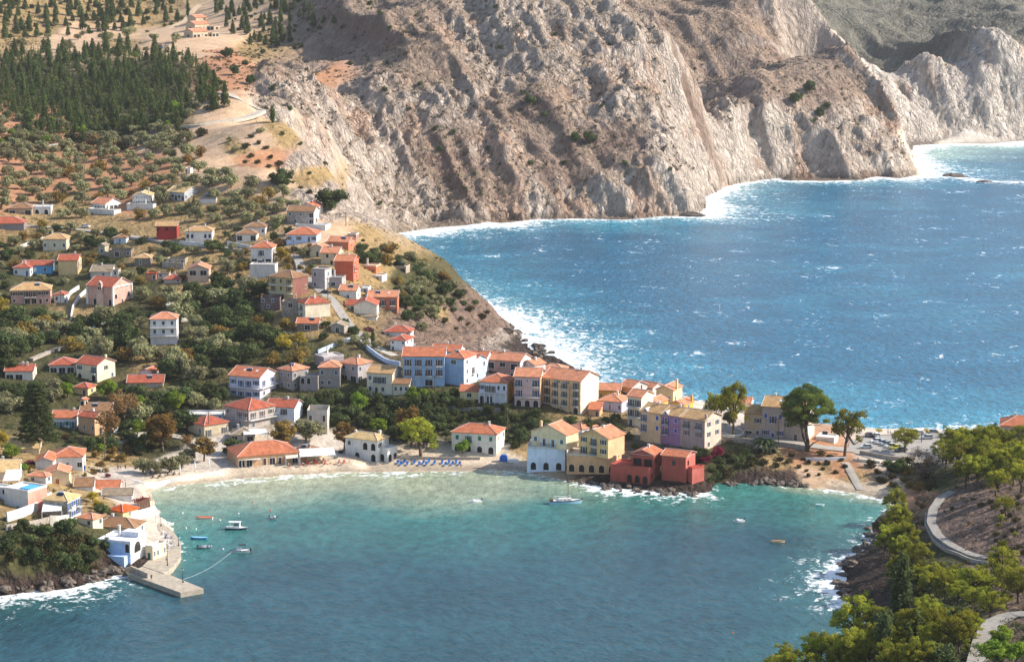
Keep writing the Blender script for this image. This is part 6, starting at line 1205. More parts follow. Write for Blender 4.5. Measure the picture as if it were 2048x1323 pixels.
def boat(name, label, x, y, lpx, ang, kind, c1, c2, c3=(.72, .71, .68)):
    p = P(x, y, 0); s = scale_at(p); L = lpx / s / max(.55, abs(math.cos(R(ang)))); Wd = L * (.3 if kind == 'sail' else .36); Hh = max(.55, L * .11)
    rt = empty(name, (p[0], p[1], 0.02), R(ang), label, 'boat')
    ob('hull', hull_mesh(L, Wd, Hh, [flat(c1, .35), flat(c2, .4), flat(c3, .7)]), rt)
    W_ = flat(WHITE, .4)
    if kind == 'sail':
        cab = MB(); cab.box(-L*.22, -Wd*.28, Hh*.85, L*.18, Wd*.28, Hh*1.5); cb_ = cab.build('cabin', W_, rt)
        for k in range(3): MB().box(-.25, -.02, 0, .25, .02, .16).build('porthole', glass_dark(), cb_, Matrix.Translation((-L*.15 + k * L*.12, -Wd*.28 - .02, Hh*1.1)))
        MB().bar((L*.08, 0, Hh*.9), (L*.08, 0, 10.2), .09, .06, 8).build('mast', flat(lin('6a5848'), .6), rt); MB().bar((L*.08, 0, 2.3), (-L*.36, 0, 2.2), .08, n=6).build('boom', flat(lin('e3ddd0'), .7), rt)
        MB().bar((L*.08, -.9, 6.6), (L*.08, .9, 6.6), .04, n=4).build('spreader', IRON, rt)
        for e in ((L*.55, 0, Hh*1.2), (-L*.5, 0, Hh*1.1), (L*.05, Wd*.48, Hh), (L*.05, -Wd*.48, Hh)): MB().bar((L*.08, 0, 10), e, .018, n=3).build('stay', IRON, rt)
        MB().lathe([(.02, 0), (.2, .1), (.24, .3), (.18, .5), (.02, .6)], 8).build('fender', flat(lin('c23a2a'), .5), rt, Matrix.Translation((-L*.48, -Wd*.3, Hh*.5))); MB().box(-L*.5, -Wd*.3, Hh*.9, -L*.4, Wd*.3, Hh*1.3).build('stern_locker', WOOD, rt)
    elif kind == 'cabin':
        c = MB(); c.box(-L*.12, -Wd*.3, Hh*.8, L*.2, Wd*.3, Hh*.8 + 1.5); cc = c.build('wheelhouse', W_, rt)
        for k in (-1, 1): MB().box(-L*.08, -.03, 0, L*.14, .03, .5).build('side_window', glass_dark(), cc, Matrix.Translation((0, k * (Wd*.3 + .01), Hh*.8 + .75)))
        MB().box(-L*.34, -Wd*.36, Hh*.8 + 1.62, L*.24, Wd*.36, Hh*.8 + 1.74).build('roof', W_, rt)
        for k in (-1, 1): MB().bar((-L*.3, k*Wd*.32, Hh*.8), (-L*.3, k*Wd*.32, Hh*.8 + 1.62), .05).build('post', W_, rt)
    elif kind == 'bimini':
        MB().box(-L*.05, -Wd*.25, Hh*.85, L*.2, Wd*.25, Hh + .55).build('console', W_, rt); MB().box(-L*.3, -Wd*.36, Hh + 1.35, L*.1, Wd*.36, Hh + 1.42).build('canopy', flat(lin('26282c'), .8), rt)
        for k in (-1, 1): MB().bar((-L*.1, k*Wd*.34, Hh*.9), (-L*.28, k*Wd*.34, Hh + 1.35), .03).build('post', IRON, rt)
        MB().box(-L*.56, -.2, -.1, -L*.49, .2, Hh + .4).build('outboard', flat(lin('1d1e21'), .4), rt)
    elif kind == 'rib':
        tb = MB()
        for k in (-1, 1): tb.tube([(-L*.5, k*Wd*.46, Hh*.9), (L*.15, k*Wd*.46, Hh*.95), (L*.4, k*Wd*.25, Hh*1.05), (L*.52, 0, Hh*1.15)], .24, 8)
        tb.build('tube', flat(c1, .6), rt, smooth=True); MB().box(-L*.55, -.2, -.1, -L*.47, .2, Hh + .5).build('outboard', flat(lin('1d1e21'), .4), rt)
    else:
        for k in (-.22, .06): MB().box(k*L - .14, -Wd*.42, Hh*.62, k*L + .14, Wd*.42, Hh*.72).build('thwart', WOOD, rt)
        if kind == 'motor': MB().box(L*.02, -Wd*.24, Hh*.8, L*.22, Wd*.24, Hh + .4).build('cuddy', W_, rt); MB().box(-L*.56, -.2, -.1, -L*.49, .2, Hh + .45).build('outboard', flat(lin('1d1e21'), .4), rt)
        if kind == 'pole': MB().bar((-L*.1, 0, Hh*.6), (-L*.42, .4, Hh + 1.4), .05).build('tiller', WOOD, rt); MB().bar((L*.1, 0, Hh*.6), (-.1*L, -.3, Hh + 1.5), .04).build('pole', WOOD, rt)
    return rt, L
NAVY = lin('23304a'); BLU = lin('3a8fc4', .85)
boat('sailing_boat', 'white and pale blue sailing boat with bare mast moored off the waterfront', 1131, 1006, 64, 8, 'sail', lin('a9d0e6', .85), lin('2a2f3a'))
boat('cabin_boat', 'small fishing boat with navy hull, white wheelhouse and sun roof', 472, 1058, 42, -4, 'cabin', NAVY, lin('e8e6e0', .8))
boat('rowing_boat', 'white rowing boat with red-orange inside, farthest left of the moored boats in the shallows', 409, 1037, 33, 176, 'row', WHITE, lin('b8532f'), lin('c8704a'))
boat('rowing_boat', 'bright blue rowing boat near the quay lamps', 398, 1077, 33, 176, 'row', BLU, lin('63aed2'), lin('8fb6c6'))
boat('inflatable', 'small grey inflatable with dark outboard below the blue rowing boat', 409, 1096, 28, 4, 'rib', lin('7f8790'), lin('555a60'))
_, Lb = boat('motor_boat', 'white motorboat with black canopy roped to the jetty', 481, 1103, 38, 188, 'bimini', WHITE, lin('2c3a5c'))
boat('motor_boat', 'small white motorboat beside the quay under the pergola', 335, 1050, 23, 22, 'motor', WHITE, WHITE)
boat('skiff', 'tiny white skiff with dark outboard, alone off the middle of the beach', 547, 1037, 16, -24, 'motor', WHITE, lin('4a4a4a'))
boat('motor_boat', 'white motorboat with small cuddy, alone in the middle of the bay', 951, 1004, 24, 205, 'motor', WHITE, lin('cfd6de'))
boat('motor_boat', 'white motorboat with cuddy at the right side of the bay', 1478, 1043, 22, 205, 'motor', WHITE, lin('9fb0c0'))
boat('skiff', 'narrow tan skiff with raised poles, nearest boat on the right', 1556, 1084, 27, 8, 'pole', lin('cbb99c'), lin('7d6248'), lin('b09a7a'))
boat('dinghy', 'flat pale dinghy off the pebble cove', 1640, 1011, 17, 2, 'row', lin('cfe3e0'), lin('cfe3e0'), lin('bcd2cf'))
mb = MB(); a = P(366, 1158, 1.8); b_ = P(463, 1103, .9); n = 14; pts = [a + (b_ - a) * k / n - np.array([0, 0, 1.0 * math.sin(math.pi * k / n)]) for k in range(n + 1)]; mb.tube([tuple(q) for q in pts], .035, 4)
tag(mb.build('mooring_rope', flat(lin('b9c2c4'), .8)), 'pale mooring rope from the jetty to the white motorboat', 'rope')
bm_ = {c: MB().lathe([(.02, -.2), (.22, -.1), (.3, .08), (.22, .26), (.05, .32), (.05, .42)], 8).mesh('buoy', flat(lin(c), .5)) for c in ('d8643a', 'e8e6e0')}
for i, (x, y, c) in enumerate(((506,1004,'d8643a'),(541,1021,'d8643a'),(1465,1265,'d8643a'),(477,1027,'e8e6e0'),(440,1040,'e8e6e0'),(392,1058,'e8e6e0'),(365,1026,'e8e6e0'),(372,1056,'e8e6e0'),(446,1098,'e8e6e0'))):
    p = P(x, y); o = tag(ob('buoy', bm_[c]), ['orange buoy nearest the beach','orange buoy above the tiny skiff','lone orange buoy in the lower right of the bay','white buoy left of the tiny skiff','white buoy right of the white rowing boat','white buoy above the blue rowing boat','white buoy left of the white rowing boat','white buoy nearest the pergola quay','white buoy left of the roped motorboat'][i], 'buoy', 'mooring buoys'); o.location = p

# ------------------------------------------------------------ cars
def car_proto():
    rt = empty('parked_car', (0, 0, 0)); mb = MB()
    prof = [(-2.05,.28),(-2.1,.62),(-2.02,.86),(-1.3,.92),(.75,.9),(1.75,.78),(2.05,.6),(2.05,.28)]
    n = len(prof); V = [(x, -.84, z) for x, z in prof] + [(x, .84, z) for x, z in prof]; mb.add(V, [tuple(range(n)), tuple(range(2*n-1, n-1, -1))] + [(i, n+i, n+(i+1) % n, (i+1) % n) for i in range(n)])
    V = [(-1.15,-.62,1.44),(.2,-.62,1.44),(.2,.62,1.44),(-1.15,.62,1.44),(-1.3,-.66,1.38),(.32,-.66,1.38),(.32,.66,1.38),(-1.3,.66,1.38)]; mb.add(V, [(0,1,2,3),(4,5,1,0),(5,6,2,1),(6,7,3,2),(7,4,0,3)])
    body = mb.mesh('body', flat(WHITE, .3)); ob('body', body, rt)
    mb = MB(); V = [(-1.85,-.78,.9),(1.0,-.78,.9),(1.0,.78,.9),(-1.85,.78,.9),(-1.3,-.66,1.39),(.32,-.66,1.39),(.32,.66,1.39),(-1.3,.66,1.39)]; mb.add(V, [(0,1,5,4),(1,2,6,5),(2,3,7,6),(3,0,4,7)]); ob('windows', mb.mesh('windows', glass_dark()), rt)
    wm = MB().lathe([(.02,-.1),(.3,-.1),(.32,-.06),(.32,.06),(.3,.1),(.02,.1)], 12).mesh('wheel', flat((.02,.02,.02), .8)); rm_ = MB().lathe([(.02,-.11),(.19,-.11),(.19,.11),(.02,.11)], 8).mesh('rim', flat(lin('a9adb2'), .4, .5))
    for x in (-1.3, 1.3):
        for y in (-.78, .78): w_ = ob('wheel', wm, rt, Matrix.Translation((x, y, .32)) @ Matrix.Rotation(R(90), 4, 'X')); ob('rim', rm_, w_)
    hl = MB().box(-.04,-.2,-.09,.04,.2,.09).mesh('headlight', flat(lin('dfe5ea'), .2)); tl = MB().box(-.04,-.16,-.12,.04,.16,.12).mesh('tail_light', flat(lin('8e1a16'), .4))
    for y in (-.58, .58): ob('headlight', hl, rt, Matrix.Translation((2.03, y, .62))); ob('tail_light', tl, rt, Matrix.Translation((-2.08, y, .7)))
    return rt, body
cp, cbody = car_proto(); bodies = {}; first = [True]
def car(x, y, ang, c, label, group='cars in the car park by the sea', z=None):
    o = cp if first[0] else copy_tree(cp); first[0] = False
    p = T(x, y) if z is None else P(x, y, z); o.location = (p[0], p[1], p[2] + .02); o.rotation_euler = (0, 0, R(ang)); tag(o, label, 'car', group)
    if c not in bodies:
        m2 = cbody.copy(); m2.name = 'body'; m2.materials.clear(); m2.materials.append(flat(lin(c), .3)); bodies[c] = m2
    for ch in o.children:
        if ch.name.startswith('body'): ch.data = bodies[c]
ZP = 3.8
car(1732, 896, 182, 'c9ced2', 'silver hatchback parked alone at the near edge of the car park', z=ZP)
car(1753, 873, 95, 'e6e6e4', 'white car facing the sea wall, beside the small tamarisk', z=ZP)
car(1752, 884, 195, 'e4e4e2', 'white car at the left end of the middle row', z=ZP); car(1763, 887, 200, 'b6bcc2', 'silver car second from the left in the middle row', z=ZP)
car(1772, 890, 200, '8f979e', 'grey car third from the left in the middle row', z=ZP); car(1781, 894, 202, 'd2d5d6', 'pale silver car fourth from the left in the middle row', z=ZP)
car(1791, 897, 204, 'b9b53e', 'yellow-green car at the right end of the middle row', z=ZP); car(1802, 902, 206, '4a4d52', 'dark grey car half behind the yellow-green pine', z=ZP)
car(1814, 878, 190, 'dfe0de', 'white car behind the yellow-green spreading pine', z=ZP); car(1836, 868.5, 185, 'e8e8e6', 'white car at the sea wall between two tamarisks', z=ZP)
car(1864, 866.5, 186, '7e868d', 'dark silver car at the sea wall', z=ZP); car(1896, 866, 178, 'eaeae8', 'white estate car at the sea wall, farthest out', z=ZP)
car(1854, 877, 188, 'aab2b8', 'silver car behind the leafless grey tree', z=ZP); car(1886, 874, 186, 'e2e3e2', 'white car left of the red car', z=ZP)
car(1899, 879, 184, 'b3261f', 'bright red car in the car park', z=ZP); car(1912, 884, 190, 'dcdedd', 'white car in front of the bright red car', z=ZP)
car(1924, 867, 180, 'c9cccd', 'light car at the sea wall half behind a tamarisk', z=ZP); car(1914, 868.5, 180, '6d2f2c', 'dark red car at the sea wall', z=ZP); car(1738, 872, 100, '3a3d42', 'dark car at the left end by the sea wall', z=ZP)
car(171, 455, -8, 'e8e8e6', 'white car on the hill road', 'cars on the village roads'); car(652, 588, 0, '2a2c33', 'black car parked in the street above the big cream house', 'cars on the village roads')

# ------------------------------------------------------------ lamps, poles, beach things
def lamp(x, y, hpx, label, z=None):
    p = T(x, y) if z is None else P(x, y, z); h = hpx / scale_at(p); rt = empty('street_lamp', p, 0, label, 'lamp', 'black lamp posts of the quay')
    G = flat(lin('1d2422'), .5, .4); MB().lathe([(.22,0),(.2,.35),(.09,.5),(.07,h-.6),(.1,h-.55)], 8).build('post', G, rt)
    ln_ = MB().lathe([(.1,0),(.2,.35),(.19,.42)], 6).build('lantern', flat(lin('cdd3cf'), .3), rt, Matrix.Translation((0,0,h-.55))); MB().lathe([(.26,.42),(.1,.55),(.02,.68)], 6).build('cap', G, ln_)
for a in ((366,1164,29,'black lamp post at the end of the jetty',1.35),(335,1130,30,'black lamp post where the jetty leaves the quay',1.45),(357,1091,31,'black lamp post at the bulge of the quay',1.45),(322,1051,20,'black lamp post beside the pergola on the quay',1.45),(251,978,20,'black lamp post on the slipway below the square',None),(170,956,34,'tall black lamp post at the corner of the white house on the square',None)): lamp(a[0], a[1], a[2], a[3], a[4])
PM = flat(lin('7d6a58', .7), .9, 0, .2)
for i, (x, y, h, l) in enumerate(((594,724,46,'wooden pole above the grey terrace'),(735,690,34,'wooden pole on the white-walled lane'),(588,520,40,'dark pole at the top of the street'),(656,606,50,'wooden pole in front of the grey shell building'),(154,455,38,'wooden pole beside the white car on the hill road'),(378,488,38,'wooden pole left of the worn tan hip roof'),(353,548,28,'pole above the pointed red roof'),(122,616,40,'pole left of the church wall'),(1557,890,56,'tall pole in front of the grey mansion'),(1220,854,52,'pole in front of the lilac cottage'),(1015,872,52,'pale concrete pole on the bank behind the beach'),(210,920,60,'pole in front of the brown-leaved plane tree'),(418,872,50,'pole in front of the beige house with red hip roof'),(1843,886,22,'pole in the car park'),(692,452,28,'pole on the track at the cliff edge'),(870,790,40,'pole below the blue hotel'))):
    p = T(x, y); hh2 = h / scale_at(p); rt = empty('utility_pole', p, 0, l, 'pole', 'utility poles of the village'); MB().bar((0,0,-.5), (0,0,hh2), .17, .12, 7).build('shaft', PM, rt)
    MB().bar((-.9,0,hh2-.5), (.9,0,hh2-.5), .07, n=4).build('crossarm', PM, rt)
def cross_pole(x, y):
    p = T(x, y) if False else P(x, y, 9); rt = empty('wooden_cross', (p[0], p[1], p[2]), R(-20), 'brown cross-shaped timber frame between the orange roofs on the sea side', 'frame'); MB().bar((0,0,-2), (0,0,4.6), .22).build('upright', WOOD, rt); MB().bar((-2.4,0,2.0), (2.4,0,2.2), .18).build('beam', WOOD, rt); MB().bar((0,-1.8,2.1), (0,1.8,2.1), .16).build('cross_beam', WOOD, rt)
cross_pole(1283, 795)
def pergola(name, label, px, hgt_m, mat, z=None, rows=5, cat='pergola'):
    c4 = [T(*q) if z is None else P(*q, z) for q in px]; z0 = min(q[2] for q in c4); zt = max(q[2] for q in c4) + hgt_m; ctr = sum(c4) / 4; rt = empty(name, (ctr[0], ctr[1], z0), 0, label, cat)
    for q in c4: MB().box(-.1,-.1,-.5,.1,.1,zt - z0).build('post', PAINTW, rt, Matrix.Translation((q[0]-ctr[0], q[1]-ctr[1], 0)))
    for k in range(rows):
        t0, t1 = k / rows, (k + .96) / rows; V = []
        for t_ in (t0, t1):
            for (a, b) in ((c4[0], c4[1]), (c4[3], c4[2])): q = a + (b - a) * t_; V.append((q[0]-ctr[0], q[1]-ctr[1]))
        vv = [(*V[0], zt-z0-.25), (*V[2], zt-z0-.25), (*V[3], zt-z0+.25), (*V[1], zt-z0+.25)]; vv += [(a, b, c+.08) for a, b, c in vv]
        mesh = mesh_py('roof_panel', vv, [(3,2,1,0),(4,5,6,7),(0,1,5,4),(1,2,6,5),(2,3,7,6),(3,0,4,7)], mat); ob('roof_panel', mesh, rt)
    return rt, c4
AWN = plaster(lin('f0eeea', .9), .8, .06)
pergola('beach_awning', 'white awning of the beach taverna full of orange chairs', [(600,934),(672,929),(668,915),(598,918)], 3.0, AWN)
pergola('side_awning', 'cream awning of the beach row left of the white awning', [(572,934),(598,932),(596,922),(570,924)], 2.6, plaster(lin('d9cfc0')))
pergola('left_awning', 'pale awning at the left end of the taverna row', [(484,936),(522,935),(520,926),(484,927)], 2.6, plaster(lin('d6cec4')))
pergola('garden_tent', 'white garden tent behind the taverna row', [(488,890),(536,888),(532,874),(486,876)], 2.6, AWN)
pergola('quay_pergola', 'white canopy over the quay restaurant terrace', [(262,1062),(319,1062),(312,1046),(262,1048)], 3.0, AWN)
pergola('flower_pergola', 'dark pergola under the rust-red bougainvillea', [(274,1034),(302,1034),(300,1022),(274,1022)], 2.2, WOOD)
pergola('terrace_pergola', 'striped white pergola beside the house with blue shutters', [(84,1040),(124,1046),(126,1030),(88,1026)], 2.6, AWN)
pergola('frame_pergola', 'white open frame on the terrace left of the pool', [(6,984),(38,988),(46,974),(14,970)], 3.4, PAINTW, rows=3)
# sun loungers and chairs
LG = flat(lin('2a6cb8', .85), .6)
def lounger_proto():
    rt = empty('sun_lounger', (0,0,0)); MB().box(-.95,-.32,.28,.35,.32,.36).build('bed', LG, rt); MB().box(0,-.32,0,.75,.32,.08).build('backrest', LG, rt, Matrix.Translation((.35,0,.3)) @ Matrix.Rotation(R(-48),4,'Y'))
    for x in (-.8,.3):
        for y in (-.26,.26): MB().box(x-.03,y-.03,0,x+.03,y+.03,.28).build('leg', PAINTW, rt)
    return rt
lp = lounger_proto(); ords = ['first','second','third','fourth','fifth','sixth','seventh','eighth','ninth','tenth','eleventh','twelfth','thirteenth','fourteenth','fifteenth','sixteenth']
for i, (x, y) in enumerate(((795,927),(801,930),(808,926),(814,930),(828,928),(838,931),(846,927),(852,930),(868,929),(884,927),(890,931),(898,927),(904,930),(912,927),(918,930),(858,925))):
    o = lp if i == 0 else copy_tree(lp); p = T(x, y); o.location = p; o.rotation_euler = (0,0,R(80 + 20 * math.sin(i * 3.1))); o.scale = (1.2,)*3; tag(o, f'blue sun lounger on the right half of the beach, {ords[i]} in line', 'sun lounger', 'blue loungers on the beach')
tag(lp, 'blue sun lounger at the left end of the line on the beach', 'sun lounger', 'blue loungers on the beach')
def cafe_set(x, y, c, label, group, z=None):
    p = T(x, y) if z is None else P(x, y, z); rt = empty('cafe_table', p, random.random() * 3, label, 'table', group); MB().lathe([(.02,.7),(.42,.7),(.42,.75),(.02,.75)],10).build('table_top', PAINTW, rt); MB().bar((0,0,0),(0,0,.7),.05).build('leg', IRON, rt)
    cm = flat(lin(c), .7)
    for k in range(3):
        a = k * 2.1; ch = empty('cafe_chair', (p[0] + math.cos(a) * .95, p[1] + math.sin(a) * .95, p[2]), a + math.pi, None, 'chair', group + ', chairs'); ch['label'] = label.replace('table', 'chair').replace('café chair', 'café chair') if False else f'chair {["left of","right of","behind"][k]} the {label}'[:120]
        MB().box(-.24,-.24,.42,.24,.24,.48).build('seat', cm, ch); MB().box(-.26,-.24,.48,-.2,.24,.95).build('backrest', cm, ch)
        for xx in (-.2,.2):
            for yy in (-.2,.2): MB().box(xx-.025,yy-.025,0,xx+.025,yy+.025,.42).build('leg', cm, ch)
for i, (x, y) in enumerate(((606,931),(622,930),(638,929),(654,928),(614,925),(632,924),(650,923),(682,928),(692,927))): cafe_set(x, y, 'c9552f', f'taverna table with orange chairs, {ords[i]}', 'tables of the beach taverna')
for i, (x, y) in enumerate(((330,1068),(336,1076),(340,1085),(334,1090),(342,1095))): cafe_set(x, y, '3a4a8a' if i % 2 else 'cfcfd4', f'quay table by the cream block, {ords[i]}', 'tables on the quay', z=1.46)
for i, (x, y) in enumerate(((296,952),(310,955),(324,954),(340,951),(352,949),(304,946))): cafe_set(x, y, '5a4438', f'café table under the trees, {ords[i]}', 'tables of the café on the square')
def parasol(x, y, label):
    p = T(x, y); rt = empty('closed_parasol', p, 0, label, 'parasol', 'closed parasols on the promenade'); MB().bar((0,0,0),(0,0,3.2),.05).build('pole', PAINTW, rt); MB().lathe([(.22,1.1),(.26,1.4),(.16,2.6),(.04,3.3)],8).build('canopy', AWN, rt); MB().lathe([(.4,0),(.4,.12),(.1,.16)],8).build('foot', CONC, rt)
for x, y, l in ((360,948,'closed white parasol nearest the café trees on the promenade'),(418,936,'closed white parasol at the right end of the promenade'),(390,942,'closed white parasol in the middle of the promenade')): parasol(x, y, l)
mb = MB(); p = T(1007, 922); rt = empty('tarpaulin_stack', p, 0, 'blue tarpaulin over stacked gear at the right end of the beach', 'tarpaulin'); mb.box(-1.3,-.9,0,1.3,.9,1.5); mb.box(-.9,-.6,1.5,1.0,.6,2.1); mb.build('cover', flat(lin('2a66b8'), .6, 0, .2), rt)
p = T(1027, 924); rt = empty('upturned_boat', p, 0, 'white upturned boat under a sheet beside the blue tarpaulin', 'boat'); hm = hull_mesh(3.6, 1.5, .8, [PAINTW, PAINTW, PAINTW]); ob('hull', hm, rt, Matrix.Translation((0,0,.8)) @ Matrix.Rotation(R(180),4,'X') @ Matrix.Rotation(R(25),4,'Z'))
p = T(168, 940); rt = empty('waste_bin', p, 0, 'blue waste bin at the corner of the white house on the square', 'bin'); MB().box(-.5,-.4,.1,.5,.4,1.2).build('body', flat(lin('2a6fc4'), .5), rt); MB().box(-.55,-.45,1.2,.55,.45,1.32).build('lid', flat(lin('1f4f96'), .5), rt)
p = T(200, 945)
def scooter(x, y, label):
    p = T(x, y); rt = empty('scooter', p, R(20), label, 'scooter', 'scooters on the square'); tm = MB().lathe([(.02,-.06),(.26,-.06),(.28,0),(.26,.06),(.02,.06)],10).mesh('wheel', flat((.02,.02,.02),.8))
    for xx in (-.62,.62): ob('wheel', tm, rt, Matrix.Translation((xx,0,.28)) @ Matrix.Rotation(R(90),4,'X'))
    MB().box(-.75,-.16,.35,.1,.16,.8).build('body', flat(lin('2a2c30'),.4), rt); MB().bar((.62,0,.3),(.4,0,1.05),.06).build('fork', IRON, rt); MB().bar((.38,-.3,1.05),(.38,.3,1.05),.03).build('handlebar', IRON, rt)
for i, x in enumerate((186,191,196,201)): scooter(x, 941 + i, f'dark scooter, {ords[i]} from the left, parked on the square')
scooter(1798, 870.5, 'dark motorbike at the sea wall of the car park')
# ------------------------------------------------------------ rocks along the shores
def rock_mesh(seed):
    r = np.random.default_rng(seed); V = []; Fc = []; n, m = 7, 5
    for j in range(m + 1):
        ph = math.pi * j / m
        for i in range(n):
            th = 2 * math.pi * i / n; k = .75 + .5 * r.random(); V.append((math.sin(ph) * math.cos(th) * k, math.sin(ph) * math.sin(th) * k, math.cos(ph) * .7 * k))
    for j in range(m):
        for i in range(n): Fc.append((j*n + i, (j+1)*n + i, (j+1)*n + (i+1) % n, j*n + (i+1) % n))
    return mesh_py('boulder', V, Fc, m_rock)
m_rock, t, b, N, Lk = nodes('shore_rock'); tc = N('TexCoord'); n1 = noise(N, Lk, tc.outputs['Object'], 2.5, 4, .65); Lk(mixc(N, Lk, mapr(N, Lk, n1.outputs[0], .35, .65, 0, 1), lin('4a3f39', .6), lin('8a7a6c', .7)), b.inputs['Base Color']); b.inputs['Roughness'].default_value = .85
rks = [rock_mesh(k) for k in range(5)]; rr = random.Random(4)
def rocks(line, n, sz, label, group, jx=8, jy=4):
    for i in range(n):
        t_ = rr.random() * (len(line) - 1); k = int(t_); u = t_ - k; x = line[k][0] + (line[min(k+1, len(line)-1)][0] - line[k][0]) * u + rr.uniform(-jx, jx); y = line[k][1] + (line[min(k+1, len(line)-1)][1] - line[k][1]) * u + rr.uniform(-jy, jy)
        p = T(x, y); o = tag(ob('boulder', rks[rr.randrange(5)]), label, 'rock', group); s_ = rr.uniform(*sz); o.location = (p[0], p[1], p[2] + s_ * .1); o.rotation_euler = (rr.uniform(-.4,.4), rr.uniform(-.4,.4), rr.uniform(0,6)); o.scale = (s_ * 1.3, s_ * .9, s_ * .8)
rocks([(0,1188),(75,1178),(150,1166),(215,1150),(255,1146)], 40, (.6,1.9), 'dark boulder at the foot of the lower left bank', 'boulders below the bushes', 10, 6)
rocks([(1205,972),(1300,984),(1400,990)], 34, (.5,1.4), 'wave-washed boulder in front of the red house', 'boulders below the red house', 8, 6)
rocks([(1745,1060),(1740,1090),(1700,1120),(1682,1150),(1690,1190),(1722,1226)], 60, (.5,1.5), 'black rock in the surf of the right shore', 'rocks of the right shore', 14, 8)
rocks([(1440,968),(1540,966),(1620,972)], 22, (.6,1.6), 'boulder under the bank of the isthmus', 'boulders below the isthmus bank', 8, 4)
rocks([(1020,660),(1060,696),(1100,714)], 26, (.8,2.4), 'dark rock on the tip of the seaward headland', 'rocks of the headland', 9, 8)
rocks([(1140,962),(1200,970)], 10, (.4,1.0), 'dark stone below the ochre arcade', 'stones below the arcade', 6, 3)
for x, y, s_, l in ((1905,352,5,'long dark rock awash off the far headland'),(1920,354,3.4,'small dark rock right of the long one awash'),(1968,364,3.4,'lone dark rock in the far surf'),(1385,432,6,'dark rock at the tip of the near cliff'),(1655,968,3,'big brown boulder beside the stone steps')):
    p = P(x, y); o = tag(ob('boulder', rks[int(s_) % 5]), l, 'rock'); o.location = (p[0], p[1], .2); o.scale = (s_ * 1.6, s_ * .8, s_ * .5)
# ------------------------------------------------------------ people
SKIN = flat(lin('c58e6e', .8), .7); HAIR = flat(lin('3a2a20'), .8)
def figure(pose):
    J = {'pel':(0,0,.95),'chest':(0,0,1.32),'neck':(0,0,1.5),'head':(0,.01,1.66),'top':(0,.01,1.74),
         'hl':(-.1,0,.9),'kl':(-.12,.04,.5),'al':(-.12,0,.08),'tl':(-.13,-.16,.04),'hr':(.1,0,.9),'kr':(.12,.04,.5),'ar':(.12,0,.08),'tr':(.13,-.16,.04),
         'sl':(-.2,0,1.42),'el':(-.27,.03,1.14),'wl':(-.27,-.05,.9),'fl':(-.27,-.08,.8),'sr':(.2,0,1.42),'er':(.27,.03,1.14),'wr':(.27,-.05,.9),'fr':(.27,-.08,.8)}
    if pose == 'walk': J.update(kl=(-.1,-.16,.5),al=(-.1,-.12,.1),tl=(-.1,-.28,.05),kr=(.1,.08,.5),ar=(.1,.3,.12),tr=(.1,.18,.05),wl=(-.27,.1,.92),fl=(-.27,.12,.83),wr=(.27,-.22,.95),fr=(.27,-.28,.87))
    if pose == 'reach': J.update(er=(.32,-.16,1.22),wr=(.26,-.38,1.25),fr=(.24,-.48,1.26))
    Rr = dict(pel=.15,chest=.15,neck=.055,head=.1,top=.08,hl=.09,kl=.062,al=.042,tl=.04,hr=.09,kr=.062,ar=.042,tr=.04,sl=.06,el=.045,wl=.032,fl=.035,sr=.06,er=.045,wr=.032,fr=.035)
    E = [('pel','chest'),('chest','neck'),('neck','head'),('head','top'),('pel','hl'),('hl','kl'),('kl','al'),('al','tl'),('pel','hr'),('hr','kr'),('kr','ar'),('ar','tr'),('chest','sl'),('sl','el'),('el','wl'),('wl','fl'),('chest','sr'),('sr','er'),('er','wr'),('wr','fr')]
    ks = list(J); me = bpy.data.meshes.new('f'); me.from_pydata([J[k] for k in ks], [(ks.index(a), ks.index(b)) for a, b in E], []); o = bpy.data.objects.new('f', me); COL.objects.link(o)
    md = o.modifiers.new('s', 'SKIN'); md.use_smooth_shade = True
    for i, k in enumerate(ks): v = me.skin_vertices[0].data[i]; v.radius = (Rr[k], Rr[k] * (.75 if k in ('pel','chest') else 1)); v.use_root = (k == 'pel')
    sb = o.modifiers.new('d', 'SUBSURF'); sb.levels = 1; dg = bpy.context.evaluated_depsgraph_get(); res = bpy.data.meshes.new_from_object(o.evaluated_get(dg)); bpy.data.objects.remove(o); return res
figs = {k: figure(k) for k in ('stand', 'walk', 'reach')}
def person(x, y, rz, pose, top, low, label, z=None):
    me = figs[pose].copy(); me.name = 'body'; me.materials.clear(); [me.materials.append(m) for m in (SKIN, flat(lin(top), .8) if top else SKIN, flat(lin(low), .8), HAIR)]
    for p_ in me.polygons:
        c = p_.center; p_.material_index = 3 if c.z > 1.7 or (c.z > 1.6 and c.y > .03) else 0 if c.z > 1.48 or (abs(c.x) > .24 and c.z < 1.2) else 1 if c.z > .98 else 2 if c.z > .45 else 0
    p = T(x, y) if z is None else P(x, y, z); rt = empty('person', p, R(rz), label, 'person', 'people about the village'); ob('body', me, rt); rt.scale = (1.02,)*3
person(303, 1160, 20, 'reach', '2a2c33', '1f2126', 'person in dark clothes standing at the root of the jetty', 1.4); person(333, 1124, 180, 'walk', 'b9bdc4', '3a3f4a', 'person in grey walking on the quay by the lamp', 1.46)
person(236, 940, 160, 'walk', '2a2a2e', '2f3340', 'leftmost of three people crossing the square, in black', None); person(241, 938, 170, 'walk', 'c9c2ba', '2a2c33', 'middle one of three people crossing the square, in a pale top', None); person(251, 939, 175, 'walk', '2b3350', '1f2126', 'rightmost of three people crossing the square, in navy', None)
